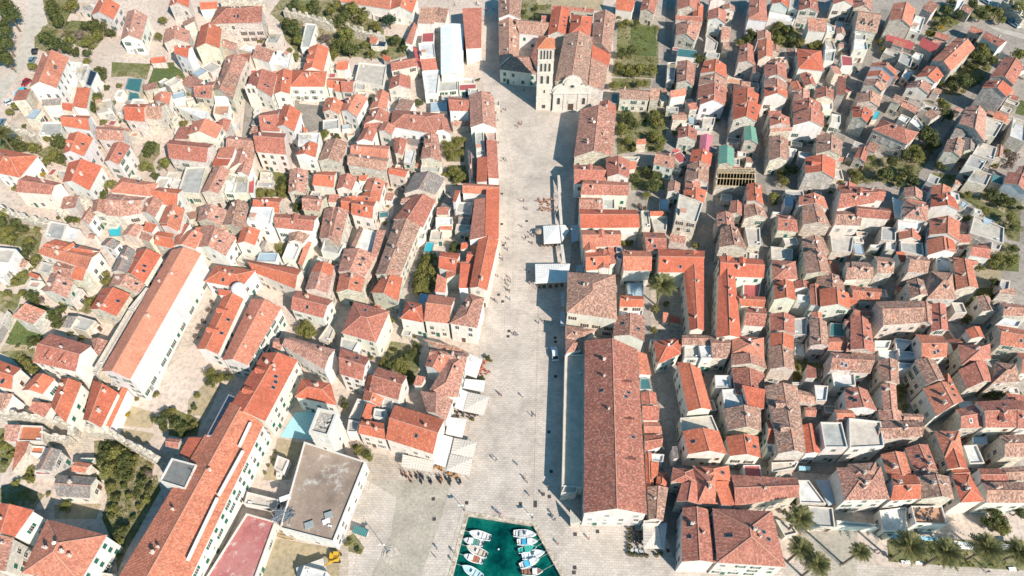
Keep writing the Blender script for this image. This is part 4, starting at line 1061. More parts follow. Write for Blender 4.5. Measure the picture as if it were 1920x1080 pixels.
def car_parts(L, W_, H):
    body = MB(); n = 12; prof = [(0, .35), (.04, .62), (.22, .78), (.30, .86), (.75, .92), (.97, .85), (1, .4)]
    z0 = .28
    def ring(x, w, z): return [(x, -w, z), (x, w, z)]
    for (a, za), (b, zb) in zip(prof, prof[1:]):
        xa, xb = -L/2+L*a, -L/2+L*b; w0 = W_/2*(.88 if a in (0, 1) else 1); w1 = W_/2*(.88 if b in (0, 1) else 1)
        body.face([(xa, -w0, za), (xb, -w1, zb), (xb, w1, zb), (xa, w0, za)][::1], 0)
        for s in (-1, 1):
            f = [(xa, s*w0, z0), (xb, s*w1, z0), (xb, s*w1, zb), (xa, s*w0, za)]; body.face(f if s < 0 else f[::-1], 0)
    for x, z in ((-L/2, .35), (L/2, .4)): body.face([(x, -W_/2*.88, z0), (x, W_/2*.88, z0), (x, W_/2*.88, z), (x, -W_/2*.88, z)], 0)
    body.face([(-L/2, -W_/2*.88, z0), (L/2, -W_/2*.88, z0), (L/2, W_/2*.88, z0), (-L/2, W_/2*.88, z0)], 0)
    cab = MB(); xs = (-L*.22, -L*.06, L*.34, L*.44); b = W_/2*.93; t = W_/2*.78
    lo = [(xs[0], .82), (xs[3], .9)]; A = [(xs[0], -b, .8), (xs[3], -b, .88), (xs[3], b, .88), (xs[0], b, .8)]; T_ = [(xs[1], -t, H), (xs[2], -t, H), (xs[2], t, H), (xs[1], t, H)]
    for i in range(4): cab.face([A[i], A[(i+1) % 4], T_[(i+1) % 4], T_[i]], 0)
    roof = MB(); roof.face([(x*1.0, y*1.02, H+.015) for x, y, z in T_], 0)
    for i in range(4): p, q = T_[i], T_[(i+1) % 4]; roof.beam((p[0], p[1], H), (q[0], q[1], H), .09, 0)
    for i in range(4): roof.beam(A[i], T_[i], .08, 0)
    wh = MB()
    for i in range(14):
        a, b_ = 2*math.pi*i/14, 2*math.pi*(i+1)/14; r_ = .32
        wh.face([(r_*math.cos(a), -.1, r_*math.sin(a)), (r_*math.cos(b_), -.1, r_*math.sin(b_)), (r_*math.cos(b_), .1, r_*math.sin(b_)), (r_*math.cos(a), .1, r_*math.sin(a))], 0)
    for s in (-.1, .1):
        wh.face([(.32*math.cos(2*math.pi*i/14), s, .32*math.sin(2*math.pi*i/14)) for i in range(14)], 0); wh.face([(.19*math.cos(2*math.pi*i/14), s*1.1, .19*math.sin(2*math.pi*i/14)) for i in range(14)], 1)
    lt = MB(); lt.box(-.06, -.2, -.07, .04, .2, .07, 0)
    return dict(body=body.mesh("body", [M['paint']]), cabin=cab.mesh("cabin_glass", [M['glass']]), roof=roof.mesh("roof", [M['paint']]), wheel=wh.mesh("wheel", [M['black'], M['metal']]), light=lt.mesh("headlight", [M['white']]))
CAR = car_parts(4.1, 1.72, 1.48); VAN = car_parts(4.8, 1.9, 1.95)
def car(px, py, qx, qy, col, label, van=False):
    P = VAN if van else CAR; L, W_ = (4.8, 1.9) if van else (4.1, 1.72)
    p, q = on_ground(px, py, .7), on_ground(qx, qy, .7); a = math.atan2(q.y-p.y, q.x-p.x)
    root = bpy.data.objects.new("parked_van" if van else "parked_car", None); COL.objects.link(root); root.location = (p.x, p.y, G(p.x, p.y)+.04); root.rotation_euler = (0, 0, a+math.pi)
    link("body", P['body'], root, color=(*col, 1)); link("cabin_glass", P['cabin'], root); link("roof", P['roof'], root, color=(*col, 1))
    for x in (-L*.31, L*.31):
        for s in (-1, 1): link("wheel", P['wheel'], root, (x, s*(W_/2-.06), .32))
    for s in (-1, 1): link("headlight", P['light'], root, (-L/2, s*W_*.33, .58))
    tag(root, 'van' if van else 'car', label=label, pos=p)
A0, E0, S5 = T6(0, 0), T6(1600, 0), T6(960, 540)
car(*S5(478, 735), *S5(470, 670), (.62, .68, .7), "silver white hatchback parked in the building shade on the stone square", True)
car(*A0(390, 570), *A0(400, 520), (.02, .025, .03), "black car parked by the trees beside the upper left road")
car(*A0(365, 668), *A0(380, 640), (.14, .24, .3), "blue-grey car parked between the black car and the bright green tree")
car(*A0(290, 925), *A0(240, 965), (.30, .02, .03), "dark red car parked by the large white house at upper left")
car(*A0(240, 1035), *A0(160, 1040), (.05, .48, .58), "turquoise van parked below the dark red car", True)
car(*T6(0, 180)(15, 290), *T6(0, 180)(40, 240), (.1, .2, .27), "blue car cut by the left photo edge in tree shade")
car(*T6(0, 180)(110, 60), *T6(0, 180)(160, 40), (.55, .58, .6), "pale grey car with the olive tree over it at left")
car(*E0(1765, 235), *E0(1730, 200), (.12, .3, .42), "light blue car parked on the upper right road, first of the close pair")
car(*E0(1820, 275), *E0(1780, 250), (.5, .62, .7), "pale blue-white car parked on the upper right road, second of the close pair")
car(*E0(1500, 15), *E0(1470, -5), (.5, .62, .68), "pale blue car at the very top of the upper right road")
car(*T6(1280, 720)(1375, 950), *T6(1280, 720)(1320, 945), (.1, .3, .42), "blue car parked in the shaded lane above the waterfront houses") if False else None

for i, ln in enumerate(["937 205 962 330 962 540", "905 690 945 640 950 480 958 330", "1052 540 1052 880", "962 332 1065 336", "958 540 1055 540", "1010 560 1000 960", "700 870 662 1080", "870 940 830 1085"]):
    v = list(map(float, ln.split())); P = [Vector(gp(v[k], v[k+1])) for k in range(0, len(v), 2)]
    for a, b in zip(P, P[1:]):
        d = (b-a).normalized(); n = Vector((-d.y, d.x))*.10
        struct(drape("paving_joint", [tuple(a+n), tuple(a-n), tuple(b-n), tuple(b+n)], GM['y'], .036+.002*i))
# people: one continuous skinned body each, posed a few ways
def person_mesh(pose):
    s = [(0, 0, .92), (0, 0, 1.15), (0, 0, 1.38), (0, 0, 1.52), (0, .02, 1.66)]
    st = [.0, .26, .34][pose]
    rad = [.15, .13, .165, .06, .105]; E_ = [(0, 1), (1, 2), (2, 3), (3, 4)]
    def chain(pts, rs, root):
        pi = root
        for p, r_ in zip(pts, rs): s.append(p); rad.append(r_); E_.append((pi, len(s)-1)); pi = len(s)-1
    for sd in (-1, 1):
        f = st*sd
        chain([(sd*.10, 0, .86), (sd*.11, f*.6, .48), (sd*.11, f*1.0-(.06 if f < 0 else 0), .08), (sd*.12, f*1.0+.14, .05)], [.10, .07, .05, .045], 0)
        chain([(sd*.2, 0, 1.40), (sd*.27, -f*.3, 1.13), (sd*.28, -f*.55+.05, .88), (sd*.28, -f*.6+.08, .80)], [.06, .047, .036, .035], 2)
    me = bpy.data.meshes.new("p"); me.from_pydata(s, E_, []); o = bpy.data.objects.new("p", me); COL.objects.link(o)
    md = o.modifiers.new("s", 'SKIN'); md.use_smooth_shade = True
    for i, r_ in enumerate(rad): me.skin_vertices[0].data[i].radius = (r_, r_*(.72 if i in (0, 1, 2) else 1))
    me.skin_vertices[0].data[0].use_root = True
    o.modifiers.new("u", 'SUBSURF').levels = 1; o.modifiers["u"].render_levels = 1
    dg = bpy.context.evaluated_depsgraph_get(); out = bpy.data.meshes.new_from_object(o.evaluated_get(dg)); bpy.data.objects.remove(o); out.name = "person"
    out.materials.clear()
    for m_ in (M['trousers'], M['shirt'], M['skin'], M['hair']): out.materials.append(m_)
    for p in out.polygons:
        z = p.center.z; x = abs(p.center.x); y = p.center.y
        p.material_index = 0 if z < .93 and x < .22 else 3 if z > 1.66 or (z > 1.58 and y < .0) else 2 if z > 1.46 or (x > .24 and z < 1.1) else 1
    return out
PERS = [person_mesh(i) for i in range(3)]
mbx = MB(); mbx.cone(0, 0, 1.2, .2, 1.72, .05, 8)
PEOPLE = """960 180|65 335,95 310,108 300
960 360|100 95,130 95,165 185,110 380,150 520,180 500,215 460,245 490,262 470,225 570,510 170,490 220,505 270,215 970,198 1020,242 1020,190 890,1850 1000,1880 1040
960 540|20 510,45 525,72 515,300 385,362 372
960 720|115 130,225 350,265 345,60 900,148 1060
960 900|170 20,405 70,192 160,458 378,466 430,486 436,522 715,868 655,352 158
640 720|1778 100,1803 122,1720 842,1748 835
640 540|1722 130,1752 145,1895 118,1870 8,1890 30
640 360|1880 520,1868 640,1815 752,1840 990,1893 958,1880 1040,1905 1000,1760 940,1845 575,1780 700
640 180|1762 70,1750 150,1802 165,1760 265,1798 715,1828 700,1852 715,1770 515,1848 145
640 900|1075 762,1062 868,1745 350,1790 380,1248 905,1262 805
640 0|1602 222,1638 248,1520 32,1545 50,1712 98,1632 106,1275 50
1600 900|1520 1030,1500 980,250 790,290 820
960 0|130 1010"""
SH = [('white', (.7, .7, .68)), ('black', (.02, .02, .025)), ('red', (.5, .03, .03)), ('blue', (.06, .15, .4)), ('grey', (.3, .3, .3)), ('pink', (.6, .25, .3)), ('navy', (.02, .03, .09)), ('beige', (.5, .4, .28))]
rp = random.Random(21)
for ln in PEOPLE.split('\n'):
    a, b = ln.split('|'); ox, oy = map(int, a.split())
    for it in b.split(','):
        x, y = map(float, it.split()); px, py = ox+x/6, oy+y/6; p = on_ground(px, py, .85)
        cn, c = rp.choice(SH); pose = rp.randint(0, 2)
        o = link("person", PERS[pose], None, (p.x, p.y, p.z-.85+.03), rp.uniform(0, 6.28), (*c, 1)); s = rp.uniform(.95, 1.05); o.scale = (s, s, s)
        tag(o, 'person', look=('standing' if pose == 0 else 'walking')+f" person in a {cn} top and dark trousers", group='people about the square', pos=p)

# flagpoles, lamps, drains, benches, scooters, tables
def flagpole(px, py, h, label, plinth=False, flag=True):
    p = on_ground(px, py); root = bpy.data.objects.new("flagpole", None); COL.objects.link(root); root.location = p
    mb = MB(); mb.cone(0, 0, 0, .09, h, .045, 8); mb.cone(0, 0, h, .09, h+.12, .02, 8); link("pole", mb.mesh("pole", [M['metal']]), root)
    mb = MB()
    if plinth:
        for r_, z0, z1 in ((2.0, 0, .18), (1.5, .18, .36), (.6, .36, .8)): mb.cone(0, 0, z0, r_, z1, r_, 24)
    else: mb.cone(0, 0, 0, .35, .3, .3, 12)
    link("plinth", mb.mesh("plinth", [M['wall']]), root, color=(.5, .44, .37, .5))
    if flag:
        mb = MB(); n = 8
        for i in range(n):
            x0, x1 = -1.5*i/n, -1.5*(i+1)/n; f = lambda x: .12*math.sin(x*4)
            mb.face([(x0-.05, f(x0), h-.9-.5*i/n), (x1-.05, f(x1), h-.9-.5*(i+1)/n), (x1-.05, f(x1), h-.15-.45*(i+1)/n), (x0-.05, f(x0), h-.15-.45*i/n)])
        link("flag", mb.mesh("flag", [M['cloth']]), root, color=(.7, .69, .67, 1))
    tag(root, 'flagpole', label=label, pos=p)
flagpole(640+548/6, 900+838/6, 8.5, "tall metal flagpole on a round stepped plinth beside the mossy cobbles", True)
flagpole(640+1392/6, 900+345/6, 4.6, "flagpole at the left inner corner of the harbour basin")
flagpole(960+240/6, 900+435/6, 4.0, "flagpole at the right inner corner of the harbour basin")
flagpole(1280+1785/6, 900+965/6, 5.0, "bare pole on a low round base among the waterfront palms", False, False)
mb = MB(); mb.box(-.35, -.35, -.02, .35, .35, .03, 0)
for i in range(5): mb.box(-.3, -.3+.13*i, .03, .3, -.24+.13*i, .045, 0)
DR = mb.mesh("drain_cover", [M['iron']])
for ox, oy, L_ in ((960, 900, [(350, 160), (420, 188), (95, 268), (262, 252), (262, 290), (710, 610), (962, 580), (705, 985), (697, 1040), (1755, 795)]), (640, 900, [(1035, 213), (1045, 440), (1410, 258)]),
                   (960, 540, [(485, 560), (490, 605), (490, 995)]), (640, 540, [(1885, 485), (1875, 545), (1815, 152), (1770, 76)]), (960, 360, [(165, 328)]), (960, 720, [(440, 985), (415, 540)]), (640, 360, [(1805, 20), (1805, 362), (1820, 600)])):
    for x, y in L_:
        p = on_ground(ox+x/6, oy+y/6); o = link("drain_cover", DR, None, (p.x, p.y, p.z+.04), .02); o.scale = (1.25, 1.25, 1)
        tag(o, 'drain cover', look="square dark iron drain cover in the pale paving", group='drain covers in the paving', pos=p)
def bench_like(ox, oy, t):
    x0, y0, x1, y1 = map(float, t[2:6]); a, b = on_ground(ox+x0/6, oy+(y0+y1)/12, .4), on_ground(ox+x1/6, oy+(y0+y1)/12, .4); L = (b-a).length; c = (a+b)/2
    root = bpy.data.objects.new("bench", None); COL.objects.link(root); root.location = (c.x, c.y, c.z-.4)
    mb = MB(); mb.box(-L/2, -.38, .38, L/2, .38, .48); link("seat", mb.mesh("seat", [M['white']]), root)
    for s in (-1, 1): mb = MB(); mb.box(s*L*.36-.15, -.3, -.05, s*L*.36+.15, .3, .378); link("leg", mb.mesh("leg", [M['stonetrim']]), root)
    tag(root, 'bench', look="low white stone bench along the palm bed", group='white benches by the palms', pos=c)
def scooter_parts():
    b = MB(); b.box(-.6, -.16, .35, .05, .16, .75); b.box(.05, -.14, .25, .45, .14, .38); b.box(.42, -.18, .25, .55, .18, .95)
    s = MB(); s.box(-.62, -.15, .75, .0, .15, .86); f = MB(); f.beam((.5, 0, .95), (.58, 0, 1.1), .06); f.beam((.52, -.35, 1.1), (.52, .35, 1.1), .04); f.beam((.55, 0, .9), (.68, 0, .25), .06)
    w = MB()
    for i in range(12):
        a, c = 2*math.pi*i/12, 2*math.pi*(i+1)/12; w.face([(.25*math.cos(a), -.06, .25*math.sin(a)), (.25*math.cos(c), -.06, .25*math.sin(c)), (.25*math.cos(c), .06, .25*math.sin(c)), (.25*math.cos(a), .06, .25*math.sin(a))])
    for s_ in (-.06, .06): w.face([(.25*math.cos(2*math.pi*i/12), s_, .25*math.sin(2*math.pi*i/12)) for i in range(12)])
    return b.mesh("body", [M['paint']]), s.mesh("seat", [M['black']]), f.mesh("handlebar", [M['metal']]), w.mesh("wheel", [M['black']])
SCO = scooter_parts()
rs = random.Random(3)
for i, (x, y) in enumerate([(690, 1010), (730, 1030), (790, 1030), (850, 1040), (890, 1030), (920, 1050), (1090, 1060), (1130, 1060), (1180, 1060), (1230, 1070), (780, 1085), (900, 1095), (1000, 1100), (1120, 1095), (1220, 1110), (1320, 1110), (1340, 1090), (1010, 1085)]):
    p = on_ground(640+x/6, 720+y/6, .5); root = bpy.data.objects.new("scooter", None); COL.objects.link(root); root.location = (p.x, p.y, p.z-.47); root.rotation_euler = (0, .0, 1.9+rs.uniform(-.2, .2))
    cn, c = rs.choice([('black', (.02, .02, .02)), ('dark blue', (.02, .06, .12)), ('grey', (.25, .26, .27)), ('black', (.025, .025, .03)), ('orange', (.5, .2, .06))])
    link("body", SCO[0], root, color=(*c, 1)); link("seat", SCO[1], root); link("handlebar", SCO[2], root)
    for wx in (-.5, .68): link("wheel", SCO[3], root, (wx, 0, .25))
    tag(root, 'scooter', look=f"{cn} scooter parked in the row below the white canopies", group='scooters parked in a row', pos=p)
# café furniture
def table_set():
    t = MB(); t.cone(0, 0, .70, .42, .74, .42, 14, 0); lg = MB(); lg.cone(0, 0, .02, .05, .70, .05, 6, 0); lg.cone(0, 0, 0, .26, .03, .24, 10, 0)
    seat = MB(); seat.box(-.23, -.23, .42, .23, .23, .47); bk = MB(); bk.box(-.23, .19, .55, .23, .235, .9); leg = MB(); leg.box(-.02, -.02, 0, .02, .02, .42)
    return t, lg, seat, bk, leg
tt, lg, st_, bk_, le_ = table_set()
TB, LG, SE, BK, LE = tt.mesh("table_top", [M['paint']]), lg.mesh("pedestal", [M['iron']]), st_.mesh("seat", [M['paint']]), bk_.mesh("backrest", [M['paint']]), le_.mesh("leg", [M['metal']])
def cafe(ox, oy, pts, n, col, where, cn, r_=random.Random(9), chairs=3, zoff=0.0):
    for (x, y) in pts:
        p = on_ground(ox+x/6, oy+y/6, .7+zoff); z = p.z-.7+.035
        root = bpy.data.objects.new("cafe_table", None); COL.objects.link(root); root.location = (p.x, p.y, z)
        link("table_top", TB, root, color=(*col, 1)); link("pedestal", LG, root)
        root['category'] = 'table'; root['group'] = 'tables '+where; root['label'] = f"small round {cn} table {where}"
        a0 = r_.uniform(0, 6)
        for k in range(chairs):
            a = a0+k*2*math.pi/chairs+r_.uniform(-.2, .2); c = bpy.data.objects.new("cafe_chair", None); COL.objects.link(c)
            c.location = (p.x+.78*math.cos(a), p.y+.78*math.sin(a), z); c.rotation_euler = (0, 0, a-math.pi/2)
            link("seat", SE, c, color=(*col, 1)); link("backrest", BK, c, color=(*col, 1))
            for sx in (-.2, .2):
                for sy in (-.2, .2): link("leg", LE, c, (sx, sy, 0))
            c['category'] = 'chair'; c['group'] = 'chairs '+where; c['label'] = f"{cn} cafe chair {where}"
cafe(960, 900, [(1345, 560), (1400, 580), (1440, 620), (1350, 660), (1400, 680), (1445, 700)], 0, (.05, .045, .045), "beside the canopy right of the arsenal", 'dark')
cafe(960, 900, [(1350, 790), (1400, 790), (1450, 800), (1500, 800)], 0, (.5, .5, .48), "below the canopy right of the arsenal", 'pale grey')
cafe(640, 540, [(1580, 850), (1590, 900), (1560, 945), (1640, 940), (1610, 820)], 0, (.5, .16, .1), "beside the planted corner of the square", 'red')
cafe(960, 360, [(310, 90), (340, 120), (380, 90), (420, 130), (380, 180), (430, 190), (330, 190), (450, 80)], 0, (.45, .22, .13), "on the square above the first canopy", 'tan')
cafe(640, 720, [(1300, 320), (1370, 330), (1440, 340), (1500, 350)], 0, (.06, .05, .05), "under the cream canopies by the square", 'black')
cafe(640, 720, [(1080, 930), (1120, 940), (1220, 1010), (1290, 1030)], 0, (.42, .22, .08), "at the foot of the cream canopies", 'orange')
cafe(1600, 900, [(760, 420), (800, 430), (850, 420), (720, 340), (880, 350)], 0, (.08, .08, .08), "on the terracotta roof terrace by the palms", 'dark', zoff=5.45, chairs=2)
mb = MB(); mb.cone(0, 0, 0, .42, .5, .5, 12, 0); mb.cone(0, 0, .5, .46, .51, .46, 12, 1)
POT = mb.mesh("pot", [M['darkwood'], M['bark']])
def planter(px, py, where):
    p = on_ground(px, py, .3); root = bpy.data.objects.new("planter", None); COL.objects.link(root); root.location = (p.x, p.y, p.z-.3+.03)
    link("pot", POT, root); o = link("plant", BUSH['d'][0], root, (0, 0, .95)); o.scale = (.55, .55, .6)
    root['category'] = 'planter'; root['group'] = 'planters '+where; root['label'] = f"round dark planter with a small bush {where}"
for x, y in [(1320, 560), (1318, 625), (1318, 678), (1320, 742), (1318, 785), (1310, 830), (1335, 840), (1362, 845), (1405, 848), (1460, 850), (1515, 855), (1628, 850), (1675, 830)]: planter(960+x/6, 900+y/6, "edging the cafe right of the arsenal")
for x, y in [(320, 600), (365, 600), (410, 600), (455, 600), (500, 590), (550, 600)]: planter(960+x/6, 360+y/6, "in the row under the middle white canopy")
for x, y in [(300, 1060), (360, 1070), (430, 1065), (500, 1060), (560, 1050)]: planter(960+x/6, 360+y/6, "in the row below the largest white canopy")
def umbrella(px, py, col, r, label):
    p = on_ground(px, py, 2.2); root = bpy.data.objects.new("parasol", None); COL.objects.link(root); root.location = (p.x, p.y, p.z-2.2)
    mb = MB(); mb.cone(0, 0, 0, .04, 2.6, .03, 6); mb.cone(0, 0, 0, .3, .08, .3, 10); link("pole", mb.mesh("pole", [M['wood']]), root)
    mb = MB(); n = 12; P = [(r*math.cos(2*math.pi*i/n), r*math.sin(2*math.pi*i/n), 2.1) for i in range(n)]
    for i in range(n): mb.face([P[i], P[(i+1) % n], (0, 0, 2.6)]); mb.face([P[(i+1) % n], P[i], (0, 0, 2.54)])
    link("canopy", mb.mesh("canopy", [M['cloth']]), root, color=(*col, 1)); tag(root, 'parasol', label=label, pos=p)
umbrella(960+305/6, 360+440/6, (.36, .28, .2), 1.3, "round brown parasol at the left edge of the middle white canopy")
umbrella(1280+1660/6+70, 540+640/6, (.5, .06, .06), 1.3, "red parasol on a small pink roof terrace at right") if False else None

# building yard: excavator, pipes, timber
def digger():
    p = on_ground(320+1850/6, 900+870/6, 1.0); root = bpy.data.objects.new("excavator", None); COL.objects.link(root); root.location = (p.x, p.y, p.z-1.0)
    Y = plain("yellow_machine_paint", (.62, .36, .03), .45)
    for s in (-1, 1): mb = MB(); mb.box(-1.3, s*.85-.22, 0, 1.3, s*.85+.22, .62); mb.box(-1.1, s*.85-.24, .1, 1.1, s*.85+.24, .5); link("track", mb.mesh("track", [M['black']]), root)
    mb = MB(); mb.box(-1.2, -.95, .75, 1.0, .95, 1.15); mb.box(-1.25, -.9, 1.15, -.3, .9, 1.7); mb.cone(0, 0, .5, .5, .78, .5, 12); link("body", mb.mesh("body", [Y]), root)
    mb = MB(); mb.box(-.2, .1, 1.15, .95, .9, 2.35, 0); mb.box(-.28, .04, 2.35, 1.03, .96, 2.45, 1); link("cab", mb.mesh("cab", [M['glass'], Y]), root)
    mb = MB(); mb.beam((.8, -.35, 1.1), (-1.0, -2.0, 3.0), .3, 0, .4); mb.beam((-1.0, -2.0, 3.0), (-2.6, -2.4, 1.5), .24, 0, .3); link("arm", mb.mesh("arm", [Y]), root)
    mb = MB(); mb.box(-2.95, -2.8, .8, -2.35, -2.0, 1.5); link("bucket", mb.mesh("bucket", [M['iron']]), root)
    tag(root, 'excavator', label="yellow tracked excavator with folded arm in the building yard", pos=p)
digger()
def sticks(name, px, py, h, n, L, spread, mt, ang, label, cat, seed):
    r_ = random.Random(seed); p = on_ground(px, py, h); mb = MB()
    for i in range(n):
        a = ang+r_.uniform(-.9, .9)*(spread > 1); l = L*r_.uniform(.5, 1); x, y = r_.uniform(-spread, spread), r_.uniform(-spread, spread)*.6; z = r_.uniform(.05, .55)
        mb.beam((x-math.cos(a)*l/2, y-math.sin(a)*l/2, z), (x+math.cos(a)*l/2, y+math.sin(a)*l/2, z+r_.uniform(-.1, .2)), .1)
    o = link(name, mb.mesh(name, [M[mt]]), None, (p.x, p.y, p.z)); tag(o, cat, label=label, pos=p)
sticks("pipe_heap", 320+1270/6, 900+400/6, 5.95, 90, 2.8, 1.9, 'metal', .8, "tangled heap of grey scaffold pipes on the flat brown roof", 'pipe heap', 1)
sticks("timber_stack", 320+1300/6, 900+640/6, 0, 26, 4.4, .9, 'wood', -.3, "stack of long timber boards in the building yard", 'timber stack', 2)
sticks("plank_pile", 1280+1520/6, 240+480/6, .1, 20, 3.0, .8, 'wood', .4, "pile of planks", 'plank pile', 5) if False else None
def slab_stack(px, py, h, w, d, hh, mt, label):
    p = on_ground(px, py, h); mb = MB()
    for i in range(4): mb.box(-w/2+.03*i, -d/2, .02+hh*i/4, w/2-.03*(i % 2), d/2-.02*i, hh*(i+.85)/4)
    o = link("panel_stack", mb.mesh("panel_stack", [M[mt]]), None, (p.x, p.y, p.z), .35); tag(o, 'stack', label=label, pos=p)
slab_stack(320+1290/6, 900+210/6, 5.95, 2.6, 1.0, .9, 'white', "white stacked panels on the left part of the flat brown roof")
slab_stack(320+1750/6, 900+470/6, 5.95, 1.8, 1.1, .5, 'white', "white boards lying near the dark panels on the flat brown roof")
slab_stack(320+1560/6, 900+510/6, 5.95, 2.2, 1.6, .6, 'grey', "dark grey rounded pallet stack on the flat brown roof")
slab_stack(320+1780/6, 900+400/6, 5.95, 2.0, 1.5, .7, 'grey', "grey crate stack at the right edge of the flat brown roof")
slab_stack(320+1600/6, 900+1030/6, 0.0, 6.5, 3.0, 2.4, 'stonetrim', "pale site container with flat top at the bottom of the building yard")

